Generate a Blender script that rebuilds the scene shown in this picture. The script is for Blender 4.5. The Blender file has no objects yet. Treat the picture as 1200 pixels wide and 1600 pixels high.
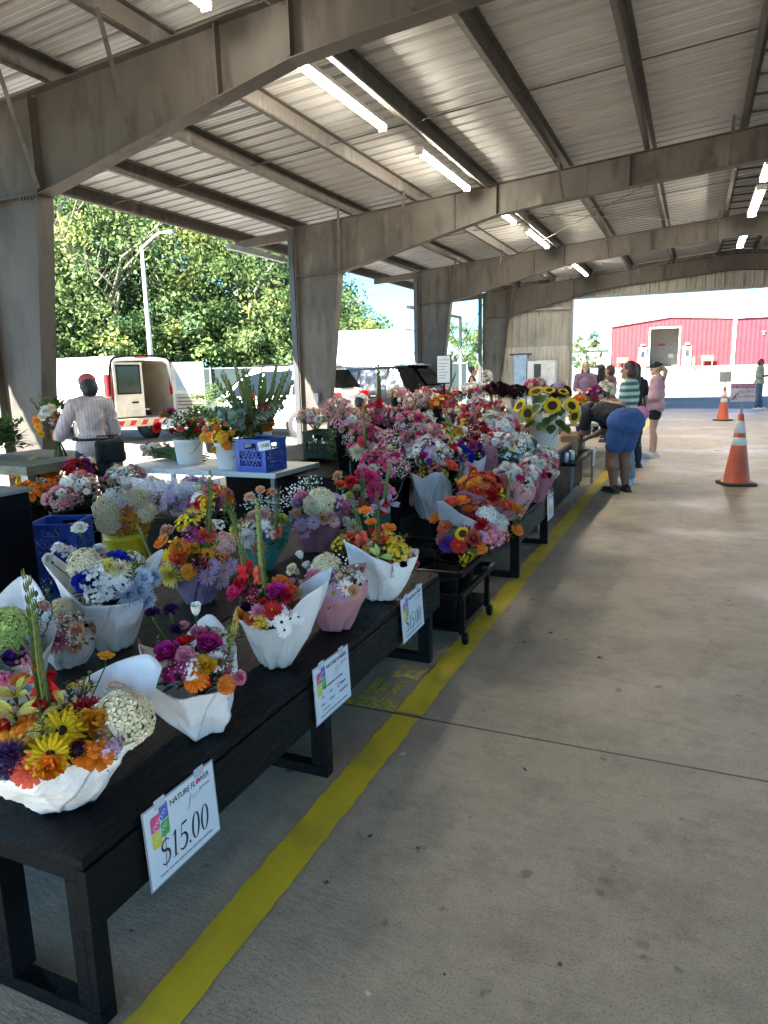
import bpy, math, random
from mathutils import Vector, Matrix, noise
R_ = math.radians
SC = bpy.context.scene
COL = SC.collection
# ------------------------------------------------------------------ camera model
FPX, YAW, PITCH, ROLL, EYE = 1098.2444, .4141, .1952, -.0239, 1.55
_fw = Vector((-math.sin(YAW)*math.cos(PITCH), math.cos(YAW)*math.cos(PITCH), -math.sin(PITCH)))
_r = Vector((math.cos(YAW), math.sin(YAW), 0)); _u = _r.cross(_fw)
_c, _s = math.cos(ROLL), math.sin(ROLL)
CR, CU, CF = _c*_r+_s*_u, -_s*_r+_c*_u, _fw
EYEV = Vector((0, 0, EYE))
def ray(x, y):
    return (CR*((x-600)/FPX) - CU*((y-800)/FPX) + CF)
def atz(x, y, z):
    d = ray(x, y); return EYEV + d*((z-EYE)/d.z)
def aty(x, y, Y):
    d = ray(x, y); return EYEV + d*(Y/d.y)
def atd(x, y, D):
    d = ray(x, y); return EYEV + d*(D/d.length)
cam = bpy.data.cameras.new('camera'); cob = bpy.data.objects.new('camera', cam); COL.objects.link(cob)
cam.sensor_fit = 'VERTICAL'; cam.sensor_height = 24; cam.lens = 24*FPX/1600
cam.clip_start = .05; cam.clip_end = 3000
m = Matrix((CR, CU, -CF)).transposed().to_4x4(); m.translation = EYEV
cob.matrix_world = m; SC.camera = cob
# ------------------------------------------------------------------ light
SUN_EL, SUN_AZ = R_(39), R_(180+27)           # azimuth measured clockwise from +Y
W = bpy.data.worlds.new('World'); SC.world = W; W.use_nodes = True
nt = W.node_tree; bg = nt.nodes['Background']
sky = nt.nodes.new('ShaderNodeTexSky'); sky.sky_type = 'NISHITA'; sky.sun_disc = False
sky.sun_elevation = SUN_EL; sky.sun_rotation = SUN_AZ; sky.altitude = 200
sky.air_density = 1.0; sky.dust_density = .6; sky.ozone_density = 1.2
tn = nt.nodes.new('ShaderNodeMix'); tn.data_type = 'RGBA'; tn.blend_type = 'MULTIPLY'; tn.inputs[0].default_value = 1; tn.inputs[7].default_value = (.36, .65, .86, 1)
nt.links.new(sky.outputs[0], tn.inputs[6]); nt.links.new(tn.outputs[2], bg.inputs[0]); bg.inputs[1].default_value = .05
sl = bpy.data.lights.new('sun', 'SUN'); so = bpy.data.objects.new('sun', sl); COL.objects.link(so)
sl.energy = 4.8; sl.angle = R_(.5); sl.color = (1, .95, .86)
sd = Vector((math.sin(SUN_AZ)*math.cos(SUN_EL), math.cos(SUN_AZ)*math.cos(SUN_EL), math.sin(SUN_EL)))
so.rotation_euler = sd.to_track_quat('Z', 'Y').to_euler()
SC.view_settings.view_transform = 'Standard'; SC.view_settings.look = 'None'
SC.view_settings.exposure = 3.62; SC.view_settings.gamma = 1
SC.render.engine = 'CYCLES'
SC.cycles.max_bounces = 8; SC.cycles.diffuse_bounces = 5; SC.cycles.transparent_max_bounces = 16
# ------------------------------------------------------------------ objects
def tag(o, label=None, cat=None, group=None, kind=None):
    if label: o['label'] = label
    if cat: o['category'] = cat
    if group: o['group'] = group
    if kind: o['kind'] = kind
    return o
def thing(name, label, cat, loc=(0, 0, 0), rz=0, group=None):
    o = bpy.data.objects.new(name, None); COL.objects.link(o)
    o.location = loc; o.rotation_euler = (0, 0, rz); o.empty_display_size = .1
    return tag(o, label, cat, group)
def dup(root, loc=None, rz=None, label=None):
    def cp(o, parent):
        c = o.copy(); COL.objects.link(c)
        if parent: c.parent = parent; c.matrix_parent_inverse = o.matrix_parent_inverse.copy()
        for ch in list(KIDS.get(o.name, [])):
            k = cp(ch, c); KIDS.setdefault(c.name, []).append(k)
        return c
    c = cp(root, None)
    if loc is not None: c.location = loc
    if rz is not None: c.rotation_euler = (0, 0, rz)
    if label: c['label'] = label
    return c
KIDS = {}
def link(name, me, parent=None, loc=(0, 0, 0)):
    o = bpy.data.objects.new(name, me); COL.objects.link(o); o.location = loc
    if parent: o.parent = parent; KIDS.setdefault(parent.name, []).append(o)
    return o
class MB:
    def __init__(s): s.v = []; s.f = []; s.m = []
    def add(s, vs, fs, mi=0):
        b = len(s.v); s.v += [tuple(p) for p in vs]
        for f in fs: s.f.append(tuple(i+b for i in f)); s.m.append(mi)
    def merge(s, o, M=None):
        b = len(s.v)
        s.v += [tuple(M@Vector(p)) for p in o.v] if M else o.v
        s.f += [tuple(i+b for i in f) for f in o.f]; s.m += o.m; return s
    def hexa(s, c, mi=0):
        s.add(c, [(0, 3, 2, 1), (4, 5, 6, 7), (0, 1, 5, 4), (1, 2, 6, 5), (2, 3, 7, 6), (3, 0, 4, 7)], mi)
    def box(s, x0, x1, y0, y1, z0, z1, mi=0):
        s.hexa([(x0, y0, z0), (x1, y0, z0), (x1, y1, z0), (x0, y1, z0), (x0, y0, z1), (x1, y0, z1), (x1, y1, z1), (x0, y1, z1)], mi); return s
    def bar(s, p0, p1, w, h, up=(0, 0, 1), mi=0):
        p0, p1 = Vector(p0), Vector(p1); d = (p1-p0).normalized(); up = Vector(up)
        sx = d.cross(up)
        if sx.length < 1e-4: sx = d.cross(Vector((1, 0, 0)))
        sx.normalize(); uz = sx.cross(d); a = sx*w/2; b = uz*h/2
        s.hexa([p0-a-b, p0+a-b, p1+a-b, p1-a-b, p0-a+b, p0+a+b, p1+a+b, p1-a+b], mi); return s
    def tube(s, pts, r, n=6, mi=0, caps=True):
        pts = [Vector(p) for p in pts]; rs = r if isinstance(r, (list, tuple)) else [r]*len(pts)
        vs = []; fs = []; prev = None
        for i, p in enumerate(pts):
            d = (pts[min(i+1, len(pts)-1)]-pts[max(i-1, 0)])
            if d.length < 1e-9: d = Vector((0, 0, 1))
            d.normalize()
            if prev is None:
                a = d.cross(Vector((0, 0, 1)))
                if a.length < .05: a = d.cross(Vector((1, 0, 0)))
            else: a = prev - d*prev.dot(d)
            if a.length < 1e-6: a = d.orthogonal()
            a.normalize(); prev = a; b = d.cross(a)
            for k in range(n):
                t = 2*math.pi*k/n; vs.append(p+(a*math.cos(t)+b*math.sin(t))*rs[i])
        for i in range(len(pts)-1):
            for k in range(n):
                fs.append((i*n+k, i*n+(k+1) % n, (i+1)*n+(k+1) % n, (i+1)*n+k))
        if caps: fs.append(tuple(reversed(range(n)))); fs.append(tuple((len(pts)-1)*n+k for k in range(n)))
        s.add(vs, fs, mi); return s
    def lathe(s, prof, n=20, c=(0, 0, 0), mi=0, M=None, sx=1, sy=1):
        vs = []; fs = []
        for (r, z) in prof:
            for k in range(n):
                t = 2*math.pi*k/n; p = Vector((r*math.cos(t)*sx, r*math.sin(t)*sy, z))
                if M: p = M@p
                vs.append(p+Vector(c))
        for i in range(len(prof)-1):
            for k in range(n): fs.append((i*n+k, i*n+(k+1) % n, (i+1)*n+(k+1) % n, (i+1)*n+k))
        s.add(vs, fs, mi); return s
    def prism(s, poly, fn, a, b, mi=0):
        n = len(poly); vs = [fn(p, a) for p in poly]+[fn(p, b) for p in poly]
        fs = [tuple(range(n)), tuple(range(2*n-1, n-1, -1))]+[(i, i+n, (i+1) % n+n, (i+1) % n) for i in range(n)]
        s.add(vs, fs, mi); return s
    def grid(s, fn, nu, nv, mi=0, wrap=False):
        vs = [fn(i/nu, j/nv) for i in range(nu+(0 if wrap else 1)) for j in range(nv+1)]
        fs = []; N = nu
        for i in range(nu):
            a = i; b = (i+1) % nu if wrap else i+1
            for j in range(nv): fs.append((a*(nv+1)+j, b*(nv+1)+j, b*(nv+1)+j+1, a*(nv+1)+j+1))
        s.add(vs, fs, mi); return s
    def mesh(s, name, mats, smooth=False):
        me = bpy.data.meshes.new(name); me.from_pydata(s.v, [], s.f)
        for mt in (mats if isinstance(mats, (list, tuple)) else [mats]): me.materials.append(mt)
        me.polygons.foreach_set('material_index', s.m)
        if smooth: me.polygons.foreach_set('use_smooth', [True]*len(s.f))
        me.update(); return me
    def build(s, name, mats, parent=None, smooth=False, bevel=0, loc=(0, 0, 0), seg=2):
        o = link(name, s.mesh(name, mats, smooth), parent, loc)
        if bevel:
            b = o.modifiers.new('bevel', 'BEVEL'); b.width = bevel; b.segments = seg; b.limit_method = 'ANGLE'; b.angle_limit = R_(40)
        return o
def Q(a, b, c): return MB().box(*a, *b, *c)
# ------------------------------------------------------------------ materials
MATS = {}
def newmat(name):
    mt = bpy.data.materials.new(name); mt.use_nodes = True
    return mt, mt.node_tree, mt.node_tree.nodes['Principled BSDF']
def N(nt, t, **kw):
    n = nt.nodes.new(t)
    for k, v in kw.items():
        if k in ('inp',):
            for a, b in v.items(): n.inputs[a].default_value = b
        else: setattr(n, k, v)
    return n
def mixc(nt, fac, a, b, mode='MIX'):
    n = nt.nodes.new('ShaderNodeMix'); n.data_type = 'RGBA'; n.blend_type = mode
    for sock, v in ((n.inputs[0], fac), (n.inputs[6], a), (n.inputs[7], b)):
        if hasattr(v, 'is_linked'): nt.links.new(v, sock)
        else: sock.default_value = (*v, 1) if isinstance(v, tuple) and len(v) == 3 else v
    return n.outputs[2]
def noisef(nt, scale, lo=.35, hi=.65, detail=4, co='Object', stretch=None, rough=.55):
    tc = nt.nodes.new('ShaderNodeTexCoord'); out = tc.outputs[co]
    if stretch:
        mp = nt.nodes.new('ShaderNodeMapping'); mp.inputs['Scale'].default_value = stretch
        nt.links.new(out, mp.inputs[0]); out = mp.outputs[0]
    n = nt.nodes.new('ShaderNodeTexNoise'); n.inputs['Scale'].default_value = scale; n.inputs['Detail'].default_value = detail
    n.inputs['Roughness'].default_value = rough
    nt.links.new(out, n.inputs['Vector'])
    r = nt.nodes.new('ShaderNodeMapRange'); r.inputs[1].default_value = lo; r.inputs[2].default_value = hi
    nt.links.new(n.outputs[0], r.inputs[0]); return r.outputs[0]
def pmat(name, col, rough=.6, var=.25, scale=6, bump=0, bscale=50, metal=0, col2=None, spec=.5, coat=0, co='Object', stretch=None, rvar=.1, emit=0):
    if name in MATS: return MATS[name]
    mt, nt, p = newmat(name); L = nt.links.new
    c2 = col2 or tuple(c*(1-var) for c in col)
    f = noisef(nt, scale, co=co, stretch=stretch)
    L(mixc(nt, f, c2, col), p.inputs['Base Color'])
    rr = nt.nodes.new('ShaderNodeMapRange'); rr.inputs[3].default_value = rough+rvar/2; rr.inputs[4].default_value = max(.03, rough-rvar/2)
    L(f, rr.inputs[0]); L(rr.outputs[0], p.inputs['Roughness'])
    p.inputs['Metallic'].default_value = metal; p.inputs['Specular IOR Level'].default_value = spec
    if coat: p.inputs['Coat Weight'].default_value = coat; p.inputs['Coat Roughness'].default_value = .08
    if bump:
        b = nt.nodes.new('ShaderNodeBump'); b.inputs['Strength'].default_value = bump; b.inputs['Distance'].default_value = .01
        L(noisef(nt, bscale, .3, .7, co=co, stretch=stretch), b.inputs['Height']); L(b.outputs[0], p.inputs['Normal'])
    if emit:
        p.inputs['Emission Color'].default_value = (*col, 1); p.inputs['Emission Strength'].default_value = emit
    MATS[name] = mt; return mt
def leafmat(name, col, col2, rough=.5, transl=.3, scale=1.2, co='Object'):
    if name in MATS: return MATS[name]
    mt, nt, p = newmat(name); L = nt.links.new
    oi = nt.nodes.new('ShaderNodeObjectInfo')
    c = mixc(nt, noisef(nt, scale, .35, .65, co=co), col2, col)
    hs = nt.nodes.new('ShaderNodeHueSaturation'); mr = nt.nodes.new('ShaderNodeMapRange')
    mr.inputs[3].default_value = .78; mr.inputs[4].default_value = 1.22
    L(oi.outputs['Random'], mr.inputs[0]); L(mr.outputs[0], hs.inputs['Value']); L(c, hs.inputs['Color'])
    L(hs.outputs[0], p.inputs['Base Color']); p.inputs['Roughness'].default_value = rough
    p.inputs['Specular IOR Level'].default_value = .3
    tr = nt.nodes.new('ShaderNodeBsdfTranslucent'); L(hs.outputs[0], tr.inputs[0])
    mx = nt.nodes.new('ShaderNodeMixShader'); mx.inputs[0].default_value = transl
    L(p.outputs[0], mx.inputs[1]); L(tr.outputs[0], mx.inputs[2])
    L(mx.outputs[0], nt.nodes['Material Output'].inputs[0]); MATS[name] = mt; return mt
PET = dict(white=(.86, .86, .83), ice=(.56, .65, .8), cream=(.8, .72, .5), blush=(.78, .47, .42), pink=(.78, .27, .4), hotpink=(.72, .05, .2),
    magenta=(.45, .02, .22), red=(.6, .015, .02), crimson=(.28, .005, .02), maroon=(.04, .003, .01), orange=(.82, .2, .01),
    amber=(.8, .34, .02), coral=(.76, .13, .07), yellow=(.82, .56, .01), lemon=(.8, .72, .16), lime=(.5, .66, .2), lavender=(.52, .38, .66), lilac=(.66, .46, .66),
    purple=(.04, .009, .075), violet=(.14, .045, .32), blue=(.015, .04, .55), peach=(.82, .46, .28), bronze=(.42, .14, .04), dust=(.62, .36, .36),
    black=(.012, .008, .01), brown=(.06, .025, .01), gold=(.7, .36, .02), green=(.06, .13, .03), sage=(.16, .22, .17), bud=(.22, .3, .08))
def petal(c):
    v = PET[c]; return leafmat('petal_'+c, v, tuple(x*.72 for x in v), .55, .25, 14)
GREEN = leafmat('stem_green', (.075, .14, .03), (.035, .08, .02), .45, .2, 9)
GLADG = leafmat('gladiolus_green', (.17, .23, .07), (.1, .15, .04), .45, .25, 9)
SAGE = leafmat('eucalyptus_green', (.17, .24, .19), (.09, .15, .11), .55, .15, 9)
# ------------------------------------------------------------------ flower head library (unit radius about 1, facing +Z)
LIB = {}
RNG = random.Random(7)
def petal_part(mb, L, Wd, ang, tilt, bend, cup, mi, ns=4, nw=2, tip=.5, base=.25, ruff=0, r0=.05, z0=0, rg=RNG, twist=0):
    # one petal: starts at radius r0, rises at angle tilt from horizontal, bends by `bend` radians over its length
    ca, sa = math.cos(ang), math.sin(ang); vs = []; x = r0; z = z0; th = tilt; st = L/ns
    for i in range(ns+1):
        t = i/ns
        w = Wd*(base+(1-base)*math.sin(min(1, t/.62)*math.pi/2)) if t < .62 else Wd*(tip+(1-tip)*math.cos((t-.62)/.38*math.pi/2)**.8)
        for j in range(nw+1):
            s = (j/nw-.5)*2; y = s*w/2
            n = cup*s*s*w + (rg.uniform(-ruff, ruff) if t > .4 else 0)
            px = x - math.sin(th)*n; pz = z + math.cos(th)*n + twist*s*t*w
            vs.append((px*ca-y*sa, px*sa+y*ca, pz))
        x += math.cos(th)*st; z += math.sin(th)*st; th += bend/ns
    fs = [(i*(nw+1)+j, (i+1)*(nw+1)+j, (i+1)*(nw+1)+j+1, i*(nw+1)+j+1) for i in range(ns) for j in range(nw)]
    mb.add(vs, fs, mi)
def dome(mb, r, h, mi, z0=0, n=10, rings=4):
    mb.lathe([(r*math.cos(t*math.pi/2/rings), z0+h*math.sin(t*math.pi/2/rings)) for t in range(rings)]+[(.001, z0+h)], n, mi=mi)
def calyx(mb, r=.25, d=.45): mb.lathe([(.04, -d-.3), (.06, -d), (r, -d*.4), (r*.9, .0)], 7, mi=2)
def ring(mb, n, L, Wd, tilt, bend, cup, mi, jit=.12, **k):
    o = RNG.random()*6
    for i in range(n):
        petal_part(mb, L*RNG.uniform(1-jit, 1+jit*.5), Wd, o+2*math.pi*(i+RNG.uniform(-.2, .2))/n, tilt+RNG.uniform(-jit, jit), bend+RNG.uniform(-jit, jit), cup, mi, **k)
def f_daisy(mb): ring(mb, 17, .88, .24, .18, -.25, -.15, 0, ns=3, r0=.12); dome(mb, .2, .12, 1, 0); calyx(mb, .2, .2)
def f_gerbera(mb): ring(mb, 20, .85, .2, .12, -.25, -.2, 0, ns=3, r0=.15); ring(mb, 16, .6, .17, .35, -.3, -.2, 0, ns=3, r0=.15, z0=.03); dome(mb, .22, .1, 1, .02); calyx(mb, .25, .2)
def f_zinnia(mb):
    for L, n, t in ((.9, 16, .05), (.75, 14, .25), (.58, 12, .48), (.4, 9, .75)): ring(mb, n, L, .3, t, -.4, -.2, 0, ns=3, r0=.08, z0=.12*t, tip=.75)
    dome(mb, .16, .25, 1, .15, 7, 3); calyx(mb, .35, .3)
def f_dahlia(mb):
    for k in range(8):
        t = k/7; ring(mb, 15-k, .95-.62*t, .24-.08*t, -.1+1.25*t, .25+.3*t, .35, 0, ns=3, r0=.06, z0=.3*t, tip=.3)
    dome(mb, .12, .4, 1, .25, 6, 3); calyx(mb, .3, .3)
def f_mum(mb):
    for k in range(9):
        t = k/8; ring(mb, 20-k, .95-.5*t, .13, -.35+1.6*t, .5, .2, 0, ns=3, nw=1, r0=.06, z0=.35*t, tip=.5, jit=.2)
    dome(mb, .12, .5, 0, .3, 6, 3); calyx(mb, .3, .3)
def f_rose(mb):
    for k in range(5):
        t = k/4; n = (5, 5, 5, 4, 3)[k]
        ring(mb, n, (1.15, 1.1, 1.05, .95, .9)[k], (.95, .85, .72, .55, .4)[k], (.45, .75, 1.05, 1.3, 1.45)[k], (.35, .45, .45, .35, .3)[k], (.35, .4, .5, .6, .7)[k], 0, ns=4, nw=4, r0=.08, z0=-.35+.08*t, tip=.75, base=.5, jit=.06)
    mb.lathe([(.17, .1), (.16, .55), (.08, .62), (.01, .58)], 8, mi=0); calyx(mb, .28, .55)
def f_carn(mb):
    for k in range(5):
        t = k/4; ring(mb, 9-k, .85-.3*t, .55, .05+1.3*t, .1, .1, 0, ns=4, nw=4, ruff=.09, r0=.05, z0=.1*t, tip=1, base=.2, jit=.2)
    mb.lathe([(.05, -1.1), (.17, -1.0), (.2, -.3), (.25, .02)], 7, mi=2)
def f_cosmos(mb): ring(mb, 8, .9, .62, .25, -.35, -.12, 0, ns=4, nw=3, r0=.08, tip=.85, ruff=.02); ring(mb, 6, .55, .4, .6, -.2, -.1, 0, ns=3, r0=.07, z0=.03, tip=.85); dome(mb, .14, .13, 1, .03); calyx(mb, .15, .25)
def f_lily(mb):
    ring(mb, 3, 1.25, .42, .75, -.9, .25, 0, ns=5, r0=.04, tip=.08); ring(mb, 3, 1.2, .34, .8, -.9, .25, 0, ns=5, r0=.05, tip=.08)
    for i in range(5):
        a = i*1.256; mb.tube([(0, 0, 0), (.12*math.cos(a), .12*math.sin(a), .4), (.3*math.cos(a), .3*math.sin(a), .62)], .02, 4, 1)
    mb.lathe([(.04, -.6), (.06, -.3), (.12, .05)], 6, mi=2)
def f_cup(mb): ring(mb, 6, 1.05, .8, .95, .5, .5, 0, ns=4, nw=4, r0=.06, z0=-.3, tip=.7, base=.5); ring(mb, 4, .9, .6, 1.2, .3, .6, 0, ns=4, nw=3, r0=.04, z0=-.25, tip=.6, base=.5); mb.lathe([(.03, -1.2), (.07, -.6), (.16, -.3), (.1, 0)], 7, mi=2)
def floret(mb, p, n, s, mi=0, k=4):
    n = Vector(n).normalized(); a = n.orthogonal().normalized(); a.rotate(Matrix.Rotation(RNG.random()*6, 3, n)); b = n.cross(a)
    for i in range(k):
        t = i*2*math.pi/k; d = a*math.cos(t)+b*math.sin(t); e = -a*math.sin(t)+b*math.cos(t)
        p0 = p; mb.add([p0, p0+d*s*.6+e*s*.4+n*s*.2, p0+d*s*1.05+n*s*.08, p0+d*s*.6-e*s*.4+n*s*.2], [(0, 3, 2, 1)], mi)
def sph(n, zmin=-1):
    out = []; g = math.pi*(3-5**.5)
    for i in range(n):
        z = 1-(i+.5)/n*(1-zmin); r = math.sqrt(max(0, 1-z*z)); out.append(Vector((r*math.cos(g*i), r*math.sin(g*i), z)))
    return out
def f_hydr(mb):
    mb.lathe([(.05, -.9), (.1, -.6), (.55, -.2), (.7, .1), (.5, .45), (.01, .62)], 9, mi=1)
    for d in sph(110, -.45):
        p = Vector((d.x*.92, d.y*.92, d.z*.78))*RNG.uniform(.88, 1.05); floret(mb, p, d+Vector((RNG.uniform(-.4, .4), RNG.uniform(-.4, .4), .2)), RNG.uniform(.17, .24))
def f_cluster(mb):      # loose head of small starry blossoms (statice, phlox, stock)
    for i in range(34):
        a = RNG.random()*6.28; rr = RNG.random()**.6; p = Vector((rr*math.cos(a), rr*math.sin(a), .25-.35*rr*rr+RNG.uniform(-.12, .3)))
        mb.tube([(0, 0, -.9), tuple(p*.55+Vector((0, 0, -.25))), tuple(p)], .014, 3, 2, caps=False); floret(mb, p, p+Vector((0, 0, .9)), RNG.uniform(.16, .24), 0, 5)
        if i % 2: dome_p(mb, p, .05, 1)
def dome_p(mb, p, r, mi):
    mb.add([(p[0]-r, p[1]-r, p[2]+r*.4), (p[0]+r, p[1]-r, p[2]+r*.4), (p[0]+r, p[1]+r, p[2]+r*.4), (p[0]-r, p[1]+r, p[2]+r*.4), (p[0], p[1], p[2]+r*1.3)], [(0, 1, 4), (1, 2, 4), (2, 3, 4), (3, 0, 4)], mi)
def f_breath(mb):
    for i in range(70):
        a = RNG.random()*6.28; rr = RNG.random()**.55*1.1; p = Vector((rr*math.cos(a), rr*math.sin(a), .3-.3*rr*rr+RNG.uniform(-.3, .4)))
        if i % 2 == 0: mb.tube([(0, 0, -.9), tuple(p*.5+Vector((0, 0, -.2))), tuple(p)], .01, 3, 2, caps=False)
        r = RNG.uniform(.05, .09); o = p; mb.add([o+Vector(d)*r for d in ((1, 0, 0), (0, 1, 0), (-1, 0, 0), (0, -1, 0), (0, 0, 1), (0, 0, -1))], [(0, 1, 4), (1, 2, 4), (2, 3, 4), (3, 0, 4), (1, 0, 5), (2, 1, 5), (3, 2, 5), (0, 3, 5)], 0)
def f_plume(mb):        # amaranth / celosia plume, unit length about 2.4
    for i in range(150):
        t = RNG.random(); a = RNG.random()*6.28; r = .34*(1-t)**.7*RNG.uniform(.5, 1.1)+.02; p = Vector((r*math.cos(a), r*math.sin(a), -.5+t*2.3))
        d = Vector((math.cos(a), math.sin(a), .9)); e = Vector((-math.sin(a), math.cos(a), 0)); s = .2*(1-.6*t)
        mb.add([p, p+d*s*.5+e*s*.35, p+d*s*1.2, p+d*s*.5-e*s*.35], [(0, 3, 2, 1)], 0)
    mb.tube([(0, 0, -1.4), (0, 0, 1.5)], .04, 5, 2)
def f_scab(mb):
    for d in sph(70, -.3):
        e = d.orthogonal().normalized()*.13; f = d.cross(e); mb.add([d*.55-e-f*.2, d*.55+e-f*.2, d*.95+e*.8, d*.95-e*.8], [(0, 1, 2, 3)], 0)
    dome(mb, .6, .55, 1, -.05, 9, 3); calyx(mb, .4, .3)
def f_sunfl(mb):
    ring(mb, 22, .55, .24, .1, -.2, .2, 0, ns=4, r0=.44, tip=.12, base=.6, jit=.2); ring(mb, 18, .48, .22, .3, -.2, .2, 0, ns=4, r0=.44, z0=.03, tip=.12, base=.6, jit=.2)
    mb.lathe([(.5, -.05), (.5, .06), (.38, .13), (.2, .1), (.01, .07)], 20, mi=1)
    for d in range(90):
        a = RNG.random()*6.28; r = .26+.22*RNG.random(); s = .035; x, y = r*math.cos(a), r*math.sin(a); dome_p(mb, (x, y, .1), s, 1)
    ring(mb, 12, .6, .2, -.15, -.3, .1, 2, ns=3, r0=.3, z0=-.06, tip=.1); mb.lathe([(.05, -.6), (.08, -.2), (.35, -.08), (.5, -.05)], 9, mi=2)
def f_glad(mb):         # long gladiolus spike: 10 units tall, florets low on one side, sheathed buds above
    pts = [(.12*math.sin(i*.5), .05*i*.3, i*1.0-1) for i in range(12)]
    mb.tube(pts, [.16-.011*i for i in range(12)], 6, 2)
    for i in range(22):
        t = i/21; z = -.2+t*10.2; s = 1 if i % 2 else -1; L = 1.7-.9*t; w = .55-.32*t; base = Vector((.12*math.sin((z+1)*.5), .015*(z+1), z))
        for q in (-1, 1):
            vs = []
            for k in range(4):
                u = k/3; o = s*(.1+.28*math.sin(u*2.3)*(1-.5*t)); wd = w*math.sin(min(1, .35+u)*math.pi*.62)*(1-u**3)+.01
                vs += [base+Vector((o+q*.02, -wd*.5+.1*q, u*L)), base+Vector((o+s*wd*.3, .1*q, u*L)), base+Vector((o+q*.02, wd*.5+.1*q, u*L))]
            mb.add(vs, [(a*3+b, a*3+b+1, a*3+b+4, a*3+b+3) for a in range(3) for b in range(2)], 2)
        if t < .19:
            fl = MB(); ring(fl, 6, .95-.5*t, .6, .75, -.5, .25, 0, ns=4, nw=2, r0=.03, tip=.4, ruff=.03)
            mb.merge(fl, Matrix.Translation(base+Vector((s*.3, -.25, .5)))@Matrix.Rotation(s*.8, 4, 'Y')@Matrix.Rotation(.7, 4, 'X'))
        elif t < .27:
            mb.lathe([(.02, 0), (.11, .3), (.09, .7), (.01, .95)], 6, c=base+Vector((s*.25, 0, .6)), mi=0)
def leaf_blade(mb, M, L, w, mi=2, ns=4, fold=.25, bend=-.5):
    vs = []; th = 0; x = z = 0
    for i in range(ns+1):
        t = i/ns; ww = w*math.sin(math.pi*(.08+.92*t)**.8)*.5 if t < 1 else .004*w
        for s in (-1, 0, 1): vs.append(M@Vector((x, s*ww, z+abs(s)*ww*fold)))
        x += math.cos(th)*L/ns; z += math.sin(th)*L/ns; th += bend/ns
    mb.add(vs, [(a*3+b, a*3+3+b, a*3+4+b, a*3+1+b) for a in range(ns) for b in range(2)], mi)
def f_sprig(mb, n=16, L=2.6, leaf=.62, w=.3, euc=False):
    pts = [(.25*math.sin(i*.6), .06*i, i*L/7-.8) for i in range(8)]; mb.tube(pts, [.04-.003*i for i in range(8)], 4, 2)
    for i in range(n):
        t = (i+.5)/n*7; k = min(6, int(t)); p = Vector(pts[k]).lerp(Vector(pts[k+1]), t-k); a = i*2.4 if not euc else (i % 2)*3.14+i*.7
        leaf_blade(mb, Matrix.Translation(p)@Matrix.Rotation(a, 4, 'Z')@Matrix.Rotation(-RNG.uniform(.2, .9), 4, 'Y'), leaf*RNG.uniform(.7, 1.1), w, 2, 3)
def f_euc(mb): f_sprig(mb, 22, 2.8, .52, .5, True)
def f_fern(mb): f_sprig(mb, 40, 2.6, .5, .09)
def f_grass(mb):
    for i in range(16):
        a = RNG.random()*6.28; leaf_blade(mb, Matrix.Rotation(a, 4, 'Z')@Matrix.Rotation(-RNG.uniform(.9, 1.45), 4, 'Y'), RNG.uniform(2, 4), .2, 2, 5, bend=-.5)
def f_leaves(mb):       # low mound of mixed leaves that fills a bouquet
    for d in sph(90, -.2):
        p = d*RNG.uniform(.35, .85); a = math.atan2(d.y, d.x)+RNG.uniform(-.8, .8)
        leaf_blade(mb, Matrix.Translation(p)@Matrix.Rotation(a, 4, 'Z')@Matrix.Rotation(-RNG.uniform(-.2, 1.1), 4, 'Y'), RNG.uniform(.3, .6), RNG.uniform(.1, .24), 2, 3)
KINDS = dict(daisy=(f_daisy, 'daisy'), gerbera=(f_gerbera, 'gerbera'), zinnia=(f_zinnia, 'zinnia'), dahlia=(f_dahlia, 'dahlia'), mum=(f_mum, 'chrysanthemum'), rose=(f_rose, 'rose'),
    carn=(f_carn, 'carnation'), cosmos=(f_cosmos, 'cosmos_flower'), lily=(f_lily, 'lily'), cup=(f_cup, 'lisianthus'), hydr=(f_hydr, 'hydrangea_head'), cluster=(f_cluster, 'blossom_cluster'),
    breath=(f_breath, 'gypsophila_spray'), plume=(f_plume, 'celosia_plume'), scab=(f_scab, 'scabiosa'), sunfl=(f_sunfl, 'sunflower_head'), glad=(f_glad, 'gladiolus_spike'),
    sprig=(f_sprig, 'leaf_sprig'), euc=(f_euc, 'eucalyptus_sprig'), fern=(f_fern, 'fern_sprig'), grass=(f_grass, 'long_leaves'), leaves=(f_leaves, 'foliage'))
NOVAR = ('leaves', 'euc', 'fern', 'sprig', 'grass', 'glad')
def libmesh(kind):
    key = (kind, RNG.randrange(2 if kind in ('glad', 'sunfl', 'hydr', 'mum') else 3))
    if key not in LIB:
        mb = MB(); KINDS[kind][0](mb)
        LIB[key] = mb.mesh(KINDS[kind][1], [petal('white'), petal('gold'), GREEN], smooth=(kind not in ('hydr', 'cluster', 'breath', 'plume', 'scab')))
    return LIB[key]
CENTER = dict(daisy='gold', gerbera='brown', zinnia='gold', dahlia=None, mum=None, rose=None, carn=None, cosmos='gold', lily='bronze', cup=None, hydr='bud', cluster='white', breath='white', plume=None, scab='purple', sunfl='brown', glad=None)
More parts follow.
